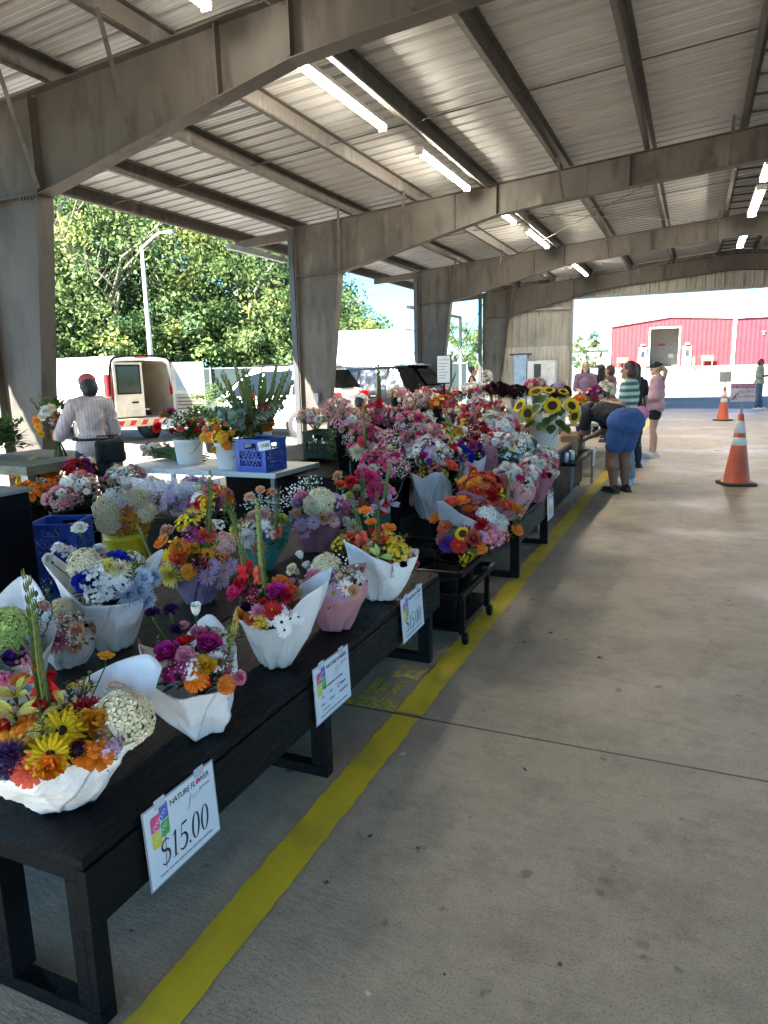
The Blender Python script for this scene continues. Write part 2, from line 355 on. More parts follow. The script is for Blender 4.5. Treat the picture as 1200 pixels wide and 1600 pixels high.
def head(kind, parent, loc, d, size, col='white', cen=None, spin=None, mat2=None):
    me = libmesh(kind); o = link(KINDS[kind][1], me, parent, loc)
    q = Vector(d).normalized().to_track_quat('Z', 'Y'); o.rotation_mode = 'QUATERNION'
    sp = RNG.random()*6.28 if spin is None else spin
    o.rotation_quaternion = q @ Matrix.Rotation(sp, 3, 'Z').to_quaternion(); o.scale = (size,)*3
    for i, mt in ((0, petal(col)), (1, petal(cen or CENTER.get(kind) or col)), (2, mat2)):
        if mt: o.material_slots[i].link = 'OBJECT'; o.material_slots[i].material = mt
    return o
# ------------------------------------------------------------------ wraps and bouquets
def papermat(name, col, rough=.55, tr=.2):
    if name in MATS: return MATS[name]
    mt = leafmat(name, col, tuple(c*.93 for c in col), rough, tr, 3); nt = mt.node_tree
    p = nt.nodes['Principled BSDF']; b = nt.nodes.new('ShaderNodeBump'); b.inputs['Strength'].default_value = .5; b.inputs['Distance'].default_value = .012
    nt.links.new(noisef(nt, 13, .3, .7, 3), b.inputs['Height']); nt.links.new(b.outputs[0], p.inputs['Normal']); return mt
PAPER = dict(white=papermat('white_kraft_paper', (.74, .745, .755)), grey=papermat('grey_wrap_paper', (.5, .5, .52)), purple=papermat('purple_wrap_paper', (.2, .16, .27)), teal=papermat('teal_wrap_paper', (.05, .22, .2)),
    mauve=papermat('mauve_wrap_paper', (.3, .13, .17)), rose=papermat('rose_wrap_paper', (.62, .3, .35), .42), cream=papermat('cream_wrap_paper', (.7, .62, .5)), green=papermat('dark_green_wrap_paper', (.03, .1, .07)))
def wrap(parent, colr, r0, Rt, lo, peaks, lean=(0, 0), seed=1, name='paper_wrap', seam=1.2, pw=1.05):
    rg = random.Random(seed)
    lines = [(rg.uniform(0, 6.28), rg.uniform(-.35, .35), rg.uniform(.15, .95), rg.uniform(.006, .02)) for _ in range(22)]
    KF = 7; ang = [2*math.pi*(k+rg.uniform(-.36, .36))/KF for k in range(KF)]; sl_ = [rg.uniform(-.55, .55) for _ in range(KF)]; sm = R_(rg.uniform(285, 345))-6.9
    def fn(u, t):
        tu = sm+u*(2*math.pi+.35+.75*t); th = tu % (2*math.pi); bp = 0; h = lo
        for (a, hh, w) in peaks:
            dd = abs((th-a+math.pi) % (2*math.pi)-math.pi); g = max(0, 1-math.sqrt(dd*dd+.012)/(w*2.1)); h = max(h, lo+(hh-lo)*g); bp = max(bp, g*(hh-lo))
        r = r0+(Rt-r0)*t**pw+bp*.45*t**1.3
        cr = 0
        for (a, sl, t0, am) in lines:
            dd = (th-a+math.pi) % (2*math.pi)-math.pi
            x = dd*.8+sl*(t-t0)*3; cr += am*max(0, 1-abs(x)*2.2)*(1-abs(t-t0))
        r += cr*(.4+.6*math.sin(math.pi*min(1, t*.9+.1)))-.012
        for k in range(KF):
            a0 = ang[k]+sl_[k]*(t-.5); a1 = ang[(k+1) % KF]+sl_[(k+1) % KF]*(t-.5)+(2*math.pi if k == KF-1 else 0); q = th if th >= a0 or k < KF-1 else th+2*math.pi
            if a0 <= q <= a1 and a1-a0 < 2.2: r *= math.cos((a1-a0)/2)/max(.3, math.cos(q-(a0+a1)/2)); break
        r += .007*u     # the sheet overlaps itself
        r += .0045*(1-t)**1.5*(abs(((th*9/6.283+seed*.37) % 1)-.5)*4-1)+.006*noise.noise((math.cos(th)*3+seed, math.sin(th)*3, t*3)); z = h*t; e = .012*(1-t)*math.sin(th*7+seed)
        return (r*math.cos(th)+lean[0]*t, r*math.sin(th)+lean[1]*t, max(.002, z+e*.4))
    mb = MB(); mb.grid(fn, 96, 22, wrap=False)
    o = mb.build(name, PAPER[colr], parent, smooth=False)
    o.data.polygons.foreach_set('use_smooth', [True]*len(o.data.polygons)); o.data.set_sharp_from_angle(angle=R_(7))
    es = o.modifiers.new('thickness', 'SOLIDIFY'); es.thickness = .0012
    return o
PAL = dict(
 pink=[('carn', 'pink', 3), ('carn', 'blush', 3), ('rose', 'pink', 2), ('cluster', 'blush', 3), ('breath', 'white', 2), ('carn', 'hotpink', 2), ('mum', 'cream', 1), ('daisy', 'lilac', 2)],
 hot=[('carn', 'hotpink', 3), ('zinnia', 'hotpink', 2), ('cluster', 'pink', 3), ('carn', 'pink', 3), ('cluster', 'hotpink', 2), ('mum', 'cream', 1), ('rose', 'blush', 1), ('breath', 'white', 1)],
 blush=[('carn', 'blush', 4), ('cluster', 'dust', 3), ('rose', 'peach', 1), ('cluster', 'pink', 3), ('breath', 'cream', 2), ('daisy', 'lilac', 1), ('mum', 'white', 1)],
 fire=[('carn', 'orange', 2), ('zinnia', 'red', 3), ('rose', 'coral', 2), ('cosmos', 'orange', 3), ('cosmos', 'amber', 2), ('cluster', 'coral', 2), ('lily', 'yellow', 1), ('dahlia', 'crimson', 1), ('cluster', 'magenta', 1)],
 gold=[('gerbera', 'yellow', 2), ('cluster', 'yellow', 2), ('cosmos', 'orange', 2), ('zinnia', 'amber', 2), ('rose', 'cream', 1), ('lily', 'lemon', 1), ('carn', 'coral', 1), ('cluster', 'white', 1)],
 jewel=[('dahlia', 'magenta', 2), ('cup', 'purple', 2), ('zinnia', 'hotpink', 2), ('scab', 'violet', 1), ('carn', 'red', 2), ('cluster', 'white', 1), ('cosmos', 'orange', 1), ('rose', 'red', 2), ('mum', 'white', 1)],
 white=[('daisy', 'white', 3), ('mum', 'white', 2), ('cluster', 'white', 3), ('rose', 'cream', 1), ('carn', 'blush', 2), ('breath', 'white', 2), ('cup', 'white', 1), ('cluster', 'lemon', 1)],
 soft=[('daisy', 'white', 2), ('carn', 'pink', 2), ('cluster', 'blush', 2), ('rose', 'coral', 1), ('mum', 'white', 2), ('cluster', 'white', 2), ('carn', 'hotpink', 1), ('daisy', 'lilac', 1)],
 maroon=[('dahlia', 'maroon', 5), ('scab', 'maroon', 2), ('carn', 'crimson', 1), ('dahlia', 'maroon', 3)],
 red=[('carn', 'red', 3), ('carn', 'coral', 2), ('cluster', 'white', 3), ('rose', 'red', 2), ('breath', 'white', 1), ('dahlia', 'crimson', 2)],
 mixed=[('carn', 'red', 2), ('zinnia', 'coral', 2), ('cluster', 'yellow', 2), ('daisy', 'white', 2), ('cluster', 'purple', 1), ('rose', 'hotpink', 2), ('cosmos', 'orange', 2), ('carn', 'pink', 2), ('mum', 'cream', 1)],
 lavender=[('daisy', 'lavender', 4), ('cluster', 'lavender', 3), ('daisy', 'lilac', 3), ('carn', 'lilac', 1), ('breath', 'white', 1)],
 orange=[('zinnia', 'orange', 4), ('cosmos', 'orange', 2), ('zinnia', 'amber', 2), ('cluster', 'yellow', 1)])
SIZE = dict(daisy=.034, gerbera=.048, zinnia=.034, dahlia=.042, mum=.042, rose=.031, carn=.03, cosmos=.034, lily=.04, cup=.034, hydr=.065, cluster=.042, breath=.06, plume=.05, scab=.026, sunfl=.085, glad=.035, euc=.06, sprig=.06, fern=.06)
class Bouquet:
    def __init__(s, label, base, dome, name='flower_bouquet', cat='bouquet', group='bouquets of cut flowers', neck=None):
        s.b = Vector(base); s.o = thing(name, label, cat, base, 0, group)
        s.c = Vector(dome[:3])-s.b; s.r = dome[3]; s.rz = dome[4] if len(dome) > 4 else s.r*.8
        s.neck = Vector(neck) if neck else Vector((0, 0, min(.12, s.c.z*.5))); s.st = MB(); s.n = 0; s.rim = 0
    def put(s, kind, p, d, size=None, col='white', cen=None, mat2=None, stem=True):
        size = size or SIZE[kind]*RNG.uniform(.85, 1.15)
        if s.n > 92: return
        s.n += 1
        o = head(kind, s.o, p, d, size, col, cen, mat2=mat2 or (SAGE if kind == 'euc' else GLADG if kind == 'glad' else None))
        if stem:
            d = Vector(d).normalized(); q = Vector(p)-d*size*.6; mid = q*.45+s.neck*.55-d*.02+Vector((0, 0, .02))
            s.st.tube([s.neck, mid, q-d*.02, q], .0022, 4, caps=False)
        return o
    def px(s, items):
        cw = s.c+s.b
        for it in items:
            kind, x, y, size, col = (tuple(it)+('white',))[:5]; size *= 1 if kind in ('glad', 'sprig', 'fern', 'euc', 'sunfl', 'grass') or size < .02 else 1.13; cen = it[5] if len(it) > 5 else None
            d = ray(x, y).normalized(); S = Matrix.Diagonal((1/s.r, 1/s.r, 1/s.rz)); e = S@(EYEV-cw); g = S@d
            A = g.dot(g); Bq = 2*e.dot(g); Cq = e.dot(e)-1; disc = Bq*Bq-4*A*Cq
            t = (-Bq-math.sqrt(disc))/(2*A) if disc > 0 else -Bq/(2*A)
            w = EYEV+d*t
            if s.rim and (w-s.b).z < s.rim+.025 and disc > 0: w -= d*.035
            nrm = (S@S@(w-cw)).normalized()
            dr = (nrm*.55-d*.45+Vector((0, 0, .25)))
            if kind in ('glad', 'sprig', 'euc', 'fern', 'plume', 'grass'): dr = nrm*.35+Vector((0, 0, 1))
            s.put(kind, w-s.b, dr, size, col, cen)
    def spray(s, pal, n, axis=(.25, -.35, 1), spread=80, seed=1, sc=1, inner=.9):
        rg = random.Random(seed); ax = Vector(axis).normalized(); q = ax.to_track_quat('Z', 'Y')
        lst = [k for k in PAL[pal] for _ in range(k[2])]; g = math.pi*(3-5**.5); c0 = math.cos(R_(spread)); ph = rg.random()*6
        for i in range(n):
            z = 1-(i+.5)/n*(1-c0); r = math.sqrt(1-z*z); d = q@Vector((r*math.cos(g*i+ph), r*math.sin(g*i+ph), z)); k = rg.choice(lst)
            rr = rg.uniform(inner-.12, inner+.14)
            p = s.c+Vector((d.x*s.r, d.y*s.r, d.z*s.rz))*rr
            s.put(k[0], p, d+Vector((rg.uniform(-.3, .3), rg.uniform(-.3, .3), .25)), SIZE[k[0]]*sc*rg.uniform(.8, 1.2), k[1])
    def leaves(s, k=.85, n=2):
        for i in range(n):
            o = head('leaves', s.o, s.c*(1-.06*i)-Vector((0, 0, s.rz*.25)), (0, 0, 1), s.r*k); o.scale = (s.r*k, s.r*k, s.rz*k)
    def extra(s, kind, n, size, col='white', up=.5, seed=3, top=1.05):
        rg = random.Random(seed)
        for i in range(n):
            a = rg.random()*6.28; d = Vector((math.cos(a)*up, math.sin(a)*up, 1)).normalized()
            s.put(kind, s.c+Vector((d.x*s.r, d.y*s.r, d.z*s.rz))*top*rg.uniform(.7, 1), d, size*rg.uniform(.8, 1.15), col)
    def fill(s, pal, n, seed, leafn=8, sc=.8):
        s.spray(pal, n, (.15, -.3, 1), 85, seed, sc, .84); rg = random.Random(seed)
        for i in range(leafn):
            a = rg.random()*6.28; d = Vector((math.cos(a)*.9, math.sin(a)*.9, rg.uniform(.4, 1))).normalized()
            s.put('sprig', s.c+Vector((d.x*s.r*.7, d.y*s.r*.7, d.z*s.rz*.6)), d, rg.uniform(.028, .042))
    def done(s):
        if s.st.v: s.st.build('stems', GREEN, s.o, smooth=True)
        return s.o
# ------------------------------------------------------------------ ground
def terr(x, y): return min(1.55, max(0, (y-29)*.05))
def concrete():
    mt, nt, p = newmat('worn_concrete'); L = nt.links.new
    tc = N(nt, 'ShaderNodeTexCoord'); sp = N(nt, 'ShaderNodeSeparateXYZ'); L(tc.outputs['Object'], sp.inputs[0])
    c = mixc(nt, noisef(nt, .55, .2, .8, 6), (.355, .288, .2), (.44, .364, .26))
    c = mixc(nt, noisef(nt, 2.3, .45, .85, 9, rough=.75), c, (.22, .18, .13))
    c = mixc(nt, noisef(nt, 5, .55, .85, 6, stretch=(1, 3, 1)), c, (.26, .215, .158))
    c = mixc(nt, noisef(nt, 22, .52, .85, 8, stretch=(.6, 1.1, 1), rough=.75), c, (.19, .157, .115)); c = mixc(nt, noisef(nt, 34, .58, .8, 6, stretch=(.4, 1.2, 1), rough=.7), c, (.45, .405, .335))
    c = mixc(nt, noisef(nt, 150, .52, .72, 3), c, (.13, .112, .09))
    c = mixc(nt, noisef(nt, 420, .6, .75, 1), c, (.42, .4, .36))
    c = mixc(nt, noisef(nt, 9, .66, .74, 5), c, (.1, .088, .072))
    c = mixc(nt, noisef(nt, 1.6, .6, .85, 9, stretch=(.5, 1.4, 1), rough=.7), c, (.17, .145, .115))
    c = mixc(nt, noisef(nt, 3.4, .5, .82, 10, rough=.78), c, (.15, .122, .088)); c = mixc(nt, noisef(nt, 7, .58, .85, 10, rough=.8, stretch=(.7, 1.2, 1)), c, (.11, .09, .066))
    for (x, y, r, k) in SPOTS:
        w = atz(x, y, 0); d = N(nt, 'ShaderNodeVectorMath', operation='DISTANCE'); L(tc.outputs['Object'], d.inputs[0]); d.inputs[1].default_value = (w.x, w.y, 0)
        nz = N(nt, 'ShaderNodeMath', operation='MULTIPLY_ADD', inp={1: r*.9, 2: 0}); L(noisef(nt, 34, .2, .8, 6), nz.inputs[0])
        s = N(nt, 'ShaderNodeMath', operation='ADD'); L(d.outputs['Value'], s.inputs[0]); L(nz.outputs[0], s.inputs[1])
        q = N(nt, 'ShaderNodeMapRange', interpolation_type='SMOOTHSTEP', inp={1: r*.75, 2: r*1.45, 3: k*.8, 4: 0}); L(s.outputs[0], q.inputs[0])
        c = mixc(nt, q.outputs[0], c, (.1, .085, .066))
    a = N(nt, 'ShaderNodeMath', operation='MULTIPLY_ADD', inp={1: 1/7.37, 2: 100.5-2.775/7.37}); L(sp.outputs['Y'], a.inputs[0])
    fr = N(nt, 'ShaderNodeMath', operation='FRACT'); L(a.outputs[0], fr.inputs[0])
    sb = N(nt, 'ShaderNodeMath', operation='SUBTRACT', inp={1: .5}); L(fr.outputs[0], sb.inputs[0]); ab = N(nt, 'ShaderNodeMath', operation='ABSOLUTE'); L(sb.outputs[0], ab.inputs[0])
    jn = N(nt, 'ShaderNodeMapRange', inp={1: .0005, 2: .0011, 3: .92, 4: 0}); L(ab.outputs[0], jn.inputs[0])
    c = mixc(nt, jn.outputs[0], c, (.022, .019, .016)); L(c, p.inputs['Base Color'])
    rr = N(nt, 'ShaderNodeMapRange', inp={3: .6, 4: .24}); L(noisef(nt, .42, .5, .68, 7, stretch=(1, 1.3, 1), rough=.65), rr.inputs[0]); L(rr.outputs[0], p.inputs['Roughness'])
    b = N(nt, 'ShaderNodeBump', inp={'Strength': .35, 'Distance': .004}); L(noisef(nt, 60, .3, .7, 6, stretch=(.5, 1.3, 1)), b.inputs['Height'])
    b2 = N(nt, 'ShaderNodeBump', inp={'Strength': .25, 'Distance': .002}); L(noisef(nt, 320, .3, .7, 2), b2.inputs['Height']); L(b.outputs[0], b2.inputs['Normal']); L(b2.outputs[0], p.inputs['Normal'])
    return mt
SPOTS = [(822, 1365, .028, .8), (948, 1377, .03, .7), (938, 1395, .022, .9), (1060, 1420, .15, .16), (1005, 1476, .03, .6), (1040, 1290, .04, .2), (640, 1372, .03, .2), (585, 1500, .035, .22), (825, 1570, .03, .4), (700, 1290, .03, .3)]
slab = MB().box(-8.1, 10.2, -12, 28.3, -.25, 0); tag(slab.build('floor', concrete()), kind='structure')
def terrain_sheet(name, x0, x1, y0, y1, dz, mt, nx=8, ny=60):
    n = len(y0)-1; mb = MB(); mb.grid(lambda u, v: (x0+(x1-x0)*u, y0[round(v*n)], terr(0, y0[round(v*n)])+dz), 1, n); return tag(mb.build(name, mt), kind='structure')
ASPH = pmat('weathered_asphalt', (.17, .16, .145), .85, .2, .6, .3, 80, col2=(.12, .113, .1))
terrain_sheet('parking_lot', -26, 60, (-40, 29, 60, 92), 0, -.012, ASPH)
GRASSM = pmat('short_grass', (.075, .125, .03), .9, .4, 1.5, .6, 120, col2=(.045, .08, .02))
terrain_sheet('ground', -1600, 1600, (-600, 29, 60, 2000), 0, -.04, GRASSM)
verge = MB(); verge.add([(-50, 4, .002), (-24.2, 22.2, .002), (-14.5, 29.2, .012), (-10, 40, .562), (-24, 60, 1.57), (-60, 60, 1.57), (-90, 20, .002)], [(0, 1, 2, 3, 4, 5, 6)])
def yellowmat(name, wear, k):
    mt, nt, p = newmat(name); L = nt.links.new
    f = noisef(nt, 45, wear, wear+.12, 8, rough=.75); c = mixc(nt, noisef(nt, 2, .35, .7), (.56, .42, .016), (.7, .54, .02))
    c = mixc(nt, noisef(nt, 3.5, .5, .75, 6), c, (.33, .26, .04)); c = mixc(nt, f, (.2, .18, .15), c) if k else c
    L(c, p.inputs['Base Color']); p.inputs['Roughness'].default_value = .55
    b = N(nt, 'ShaderNodeBump', inp={'Strength': .3, 'Distance': .003}); L(noisef(nt, 200, .3, .7, 3), b.inputs['Height']); L(b.outputs[0], p.inputs['Normal']); return mt
YL = yellowmat('worn_yellow_paint', .27, 1); YF = yellowmat('faded_yellow_paint', .43, 1)
def ragged(x0, x1, y0, y1, z, step=.05, j=.005):
    mb = MB(); rg = random.Random(5); n = int((y1-y0)/step); vs = []
    for i in range(n+1): vs += [(x0+rg.uniform(-j, j), y0+(y1-y0)*i/n, z), (x1+rg.uniform(-j, j), y0+(y1-y0)*i/n, z)]
    mb.add(vs, [(2*i, 2*i+1, 2*i+3, 2*i+2) for i in range(n)]); return mb
mb = ragged(-1.193, -1.062, -6, 2.762, .004); mb.merge(ragged(-1.193, -1.062, 2.79, 27.5, .004)); tag(mb.build('yellow_floor_line', YL), kind='structure')
mb = MB().box(-2.6, -1.2, 2.79, 2.89, .002, .004)
for k in (10.16, 17.53): mb.box(-2.6, -1.2, k, k+.1, .002, .004)
tag(mb.build('yellow_bay_line', YF), kind='structure')
mb = MB()   # faded stencilled bay letters E and H, half worn away
bx, by = -1.42, 2.93
for (a, b_, c_, d_) in ((0, .16, 0, .035), (0, .04, .035, .17), (.06, .1, .035, .12), (.125, .16, .035, .17)): mb.box(bx+a, bx+b_, by+c_, by+d_, .002, .004)
bx, by = -1.36, 3.14
for (a, b_, c_, d_) in ((0, .15, 0, .035), (0, .035, .035, .16), (.055, .09, .035, .1), (.115, .15, .035, .16)): mb.box(bx+a, bx+b_, by+c_, by+d_, .002, .004)
tag(mb.build('faded_floor_lettering', YF), kind='structure')
# ------------------------------------------------------------------ market shed
def steelmat(name, col, col2, streak=(1, 1, .25)):
    mt, nt, p = newmat(name); L = nt.links.new
    c = mixc(nt, noisef(nt, 1.1, .3, .7, 7), col2, col); c = mixc(nt, noisef(nt, 5, .5, .72, 6, stretch=streak), c, tuple(x*.62 for x in col2))
    c = mixc(nt, noisef(nt, 28, .62, .74, 5), c, (.07, .045, .03)); c = mixc(nt, noisef(nt, 2.4, .6, .8, 5, stretch=(1, 1, .4)), c, (.125, .11, .094))
    L(c, p.inputs['Base Color']); p.inputs['Roughness'].default_value = .62; p.inputs['Specular IOR Level'].default_value = .35
    b = N(nt, 'ShaderNodeBump', inp={'Strength': .12, 'Distance': .004}); L(noisef(nt, 40, .3, .7, 5), b.inputs['Height']); L(b.outputs[0], p.inputs['Normal']); return mt
STEEL = steelmat('dusty_frame_steel', (.072, .063, .054), (.04, .035, .03)); PURL = steelmat('purlin_steel', (.066, .058, .05), (.038, .033, .028), (.3, 3, 1))
def roofmat():
    mt, nt, p = newmat('roof_sheet_metal'); L = nt.links.new; tc = N(nt, 'ShaderNodeTexCoord'); sp = N(nt, 'ShaderNodeSeparateXYZ'); L(tc.outputs['Object'], sp.inputs[0])
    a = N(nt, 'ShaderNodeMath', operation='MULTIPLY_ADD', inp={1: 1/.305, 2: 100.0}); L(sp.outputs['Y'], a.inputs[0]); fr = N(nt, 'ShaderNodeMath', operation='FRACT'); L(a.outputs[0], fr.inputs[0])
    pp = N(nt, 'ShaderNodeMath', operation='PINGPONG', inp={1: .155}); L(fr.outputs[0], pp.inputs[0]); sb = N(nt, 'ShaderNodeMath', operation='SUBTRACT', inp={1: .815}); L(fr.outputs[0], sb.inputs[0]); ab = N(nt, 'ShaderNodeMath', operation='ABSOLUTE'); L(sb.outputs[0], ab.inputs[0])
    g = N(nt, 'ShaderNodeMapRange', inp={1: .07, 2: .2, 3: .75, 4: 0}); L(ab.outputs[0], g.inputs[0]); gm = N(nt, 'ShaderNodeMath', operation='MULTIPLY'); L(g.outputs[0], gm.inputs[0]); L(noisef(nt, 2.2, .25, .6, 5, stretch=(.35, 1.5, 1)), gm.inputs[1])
    c = mixc(nt, noisef(nt, .7, .3, .7, 6), (.25, .254, .254), (.33, .334, .334)); c = mixc(nt, noisef(nt, 3, .45, .78, 7, stretch=(.22, 2.5, 1)), c, (.25, .225, .2))
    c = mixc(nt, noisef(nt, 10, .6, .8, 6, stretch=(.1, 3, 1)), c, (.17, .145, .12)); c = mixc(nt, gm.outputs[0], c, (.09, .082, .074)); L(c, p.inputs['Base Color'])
    p.inputs['Roughness'].default_value = .5; p.inputs['Metallic'].default_value = .15; return mt
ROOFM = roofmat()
shed = thing('market_shed', 'large open-sided steel market shed with rusty tapered frames and corrugated metal roof', 'building', (0, 0, 0))
RT = lambda x: 4.48+.083*((x if x < 1.05 else 2.1-x)+7.65)        # top of rafters
FR = [-1.06, 6.1, 13.27, 20.43, 27.45]
for Y in FR:
    for sgn in (1, -1):
        mx = (lambda x: x) if sgn == 1 else (lambda x: 2.1-x)
        c = MB(); f3 = lambda p, t, Y=Y, mx=mx: (mx(p[0]), Y+t, p[1])
        c.prism([(-7.64, 0), (-7.12, 0), (-6.67, 3.54), (-7.64, 3.54)], f3, -.006, .006)
        c.prism([(-7.64, 3.55), (-6.67, 3.55), (-6.67, 4.545), (-7.64, 4.465)], f3, -.006, .006)
        c.prism([(-7.655, 0), (-7.64, 0), (-7.64, 4.46), (-7.655, 4.46)], f3, -.11, .11)
        c.prism([(-7.12, 0), (-7.105, 0), (-6.655, 3.54), (-6.67, 3.54)], f3, -.11, .11)
        c.prism([(-7.64, 3.54), (-6.655, 3.54), (-6.655, 3.556), (-7.64, 3.556)], f3, -.11, .11)
        c.prism([(-6.672, 3.56), (-6.652, 3.56), (-6.652, 4.53), (-6.672, 4.53)], f3, -.1, .1)
        c.prism([(-7.75, 0), (-7.0, 0), (-7.0, .02), (-7.75, .02)], f3, -.15, .15)
        for i in range(6):
            for q in (-.075, .075): c.box(*sorted((mx(-7.6+.05*i), mx(-7.575+.05*i))), Y+q-.012, Y+q+.012, 3.515, 3.54); c.box(*sorted((mx(-6.95+.05*i), mx(-6.925+.05*i))), Y+q-.012, Y+q+.012, 3.515, 3.54)
        for (bx_, bz) in ((-7.5, 4.2), (-7.44, 4.2), (-7.5, 4.12), (-7.44, 4.12)): c.box(*sorted((mx(bx_), mx(bx_+.02))), Y-.02, Y-.006, bz, bz+.02)
        c.build('column', STEEL, shed)
        bot = [(-6.65, 3.555), (-3.46, 4.31), (-2.6, 4.4), (1.05, 4.70)]; top = [(1.05, RT(1.05)-.012), (-6.65, RT(-6.65)-.012)]
        r = MB(); r.prism(bot+top, f3, -.005, .005)
        for a, b_ in zip(bot[:-1], bot[1:]): r.prism([(a[0], a[1]-.014), (b_[0], b_[1]-.014), b_, a], f3, -.1, .1)
        r.prism([(-7.66, RT(-7.66)-.012), (1.05, RT(1.05)-.012), (1.05, RT(1.05)), (-7.66, RT(-7.66))], f3, -.1, .1)
        for xs, zb in ((-4.25, 4.14), (-3.46, 4.33), (-1.2, 4.53)): r.prism([(xs, zb), (xs+.014, zb), (xs+.014, RT(xs)-.02), (xs, RT(xs)-.02)], f3, -.085, .085)
        r.build('rafter', STEEL, shed)
        st = MB(); st.prism([(-9.12, RT(-9.12)-.16), (-7.66, RT(-7.66)-.2), (-7.66, RT(-7.66)-.004), (-9.12, RT(-9.12)-.004)], f3, -.04, .04); st.build('eave_bracket', STEEL, shed)
PX_ = [-9.1, -7.78, -6.3, -4.97, -3.67, -2.28, -.89, .5]
for x in PX_+[2.1-x for x in PX_]:
    z = RT(x)+.002; s = 1 if x < 1.05 else -1
    p = MB().box(x-.006, x+.006, -5.7, 27.68, z+.01, z+.19); p.box(*sorted((x-.006*s, x-.075*s)), -5.7, 27.68, z, z+.01); p.box(*sorted((x+.006*s, x+.075*s)), -5.7, 27.68, z+.19, z+.2)
    p.build('purlin', PURL, shed)
def roofz(y):
    t = (y*1.0 % .305)/.305
    for a, b_, za, zb in ((0, .66, 0, 0), (.66, .73, 0, .036), (.73, .9, .036, .036), (.9, .97, .036, 0), (.97, 1.01, 0, 0)):
        if t <= b_: return za+(zb-za)*(t-a)/(b_-a) if b_ > a else za
    return 0
ys = []; k0 = -19
while k0*.305 < 28: ys += [k0*.305+.305*t for t in (0, .2, .225, .25, .44, .465, .49, .66, .73, .9, .97)]; k0 += 1
for s in (1, -1):
    mb = MB(); vs = []
    for y in ys:
        t = (y % .305)/.305; zz = .052 if .72 < t < .91 else (.014 if .22 < t < .23 or .46 < t < .47 else 0)
        for x in (-9.3, 1.04):
            X = x if s == 1 else 2.1-x; vs.append((X, y, RT(x)+.206+zz))
    mb.add(vs, [(2*i, 2*i+1, 2*i+3, 2*i+2) for i in range(len(ys)-1)])
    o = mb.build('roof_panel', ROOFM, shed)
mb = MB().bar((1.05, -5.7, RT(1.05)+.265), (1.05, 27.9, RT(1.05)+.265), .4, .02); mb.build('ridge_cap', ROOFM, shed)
for Y in FR:
    for x in (-6.3, -4.97, -2.28, .3):
        zb = 3.555+(x+6.65)*.2367 if x < -3.46 else 4.31+(x+3.46)*.088
        for sy in (-1,):
            xx = x-.35 if x < -3 else x
            zb2 = max(3.57, zb-.06 if x < -3 else zb)
            MB().bar((xx+.02, Y+.1*sy, zb2+.02), (x+.02, Y+.78*sy, RT(x)+.03), .045, .006).build('flange_brace', PURL, shed)
rods = MB()
for (ya, yb) in zip(FR[:-1], FR[1:]):
    ym = (ya+yb)/2
    MB().bar((-9.1, ym, RT(-9.1)+.06), (1.0, ym, RT(1.0)+.06), .014, .014).build('sag_rod', pmat('dark_rod_steel', (.03, .026, .022), .6), shed); MB().bar((1.1, ym, RT(1.1)+.06), (11.2, ym, RT(11.2)+.06), .014, .014).build('sag_rod', pmat('dark_rod_steel', (.03, .026, .022), .6), shed)
rods = MB()
for (ya, yb) in zip(FR[:-1], FR[1:]):
    for k in range(9): rods.bar((.52, ya+.5+k*.75, RT(.5)+.05), (1.62, ya+.5+k*.75, RT(.5)+.05), .03, .03)
rods.build('ridge_strut', pmat('dark_rod_steel', (.03, .026, .022), .6), shed)
mb = MB()
for (ya, yb, xa, xb) in ((13.3, 20.4, -5, .3), (20.4, 13.3, -5, .3)): mb.bar((xa, ya, RT(xa)-.1), (xb, yb, RT(xb)-.1), .012, .012)
mb.bar((-7.5, 20.5, 4.3), (-7.5, 27.3, .3), .02, .02); mb.bar((-7.5, 20.5, .3), (-7.5, 27.3, 4.3), .02, .02)
mb.build('brace_cable', pmat('dark_rod_steel', (.03, .026, .022), .6), shed)
WALLM = steelmat('ribbed_wall_metal', (.27, .255, .23), (.2, .19, .17), (3, 3, .2)); WAINM = steelmat('pale_wall_metal', (.4, .37, .32), (.32, .3, .26), (3, 3, .2))
def ribbed(mb, x0, x1, z0, ztop, Y, period=.3, dy=.03):
    vs = []; x = x0
    pts = []
    while x < x1:
        for t, d in ((0, 0), (.55, 0), (.64, 1), (.86, 1), (.95, 0)):
            if x+t*period < x1: pts.append((x+t*period, d))
        x += period
    pts.append((x1, 0))
    for x, d in pts: vs += [(x, Y-d*dy, z0), (x, Y-d*dy, ztop(x))]
    mb.add(vs, [(2*i, 2*i+2, 2*i+3, 2*i+1) for i in range(len(pts)-1)])
mb = MB(); RL = lambda x: RT(x)+.19
ribbed(mb, -7.66, -4.32, 2.36, RL, 27.72); ribbed(mb, -4.32, 6.5, 4.12, RL, 27.72); ribbed(mb, 6.5, 9.76, 2.36, RL, 27.72); mb.build('end_wall', WALLM, shed)
for a, b_ in ((-7.66, -4.32), (6.5, 9.76)): mb = MB(); ribbed(mb, a, b_, 0, lambda x: 2.4, 27.69); mb.build('wainscot', WAINM, shed)
mb = MB().box(-4.36, -4.28, 27.62, 27.8, 0, 4.2); mb.box(-4.28, 6.46, 27.62, 27.8, 4.06, 4.14); mb.box(6.46, 6.54, 27.62, 27.8, 0, 4.2); mb.box(-7.6, -4.36, 27.55, 27.66, 3.72, 3.8); mb.build('door_frame', pmat('grey_trim', (.2, .2, .2), .5), shed)
DARKP = pmat('dark_painted_steel', (.03, .032, .036), .5)
for y in (13.2, 20.36, 27.3): MB().box(-7.82, -7.7, y, y+.12, 0, 4.3).build('downpipe', DARKP, shed)
GAL = pmat('galvanised_pipe', (.2, .21, .22), .45, metal=.4)
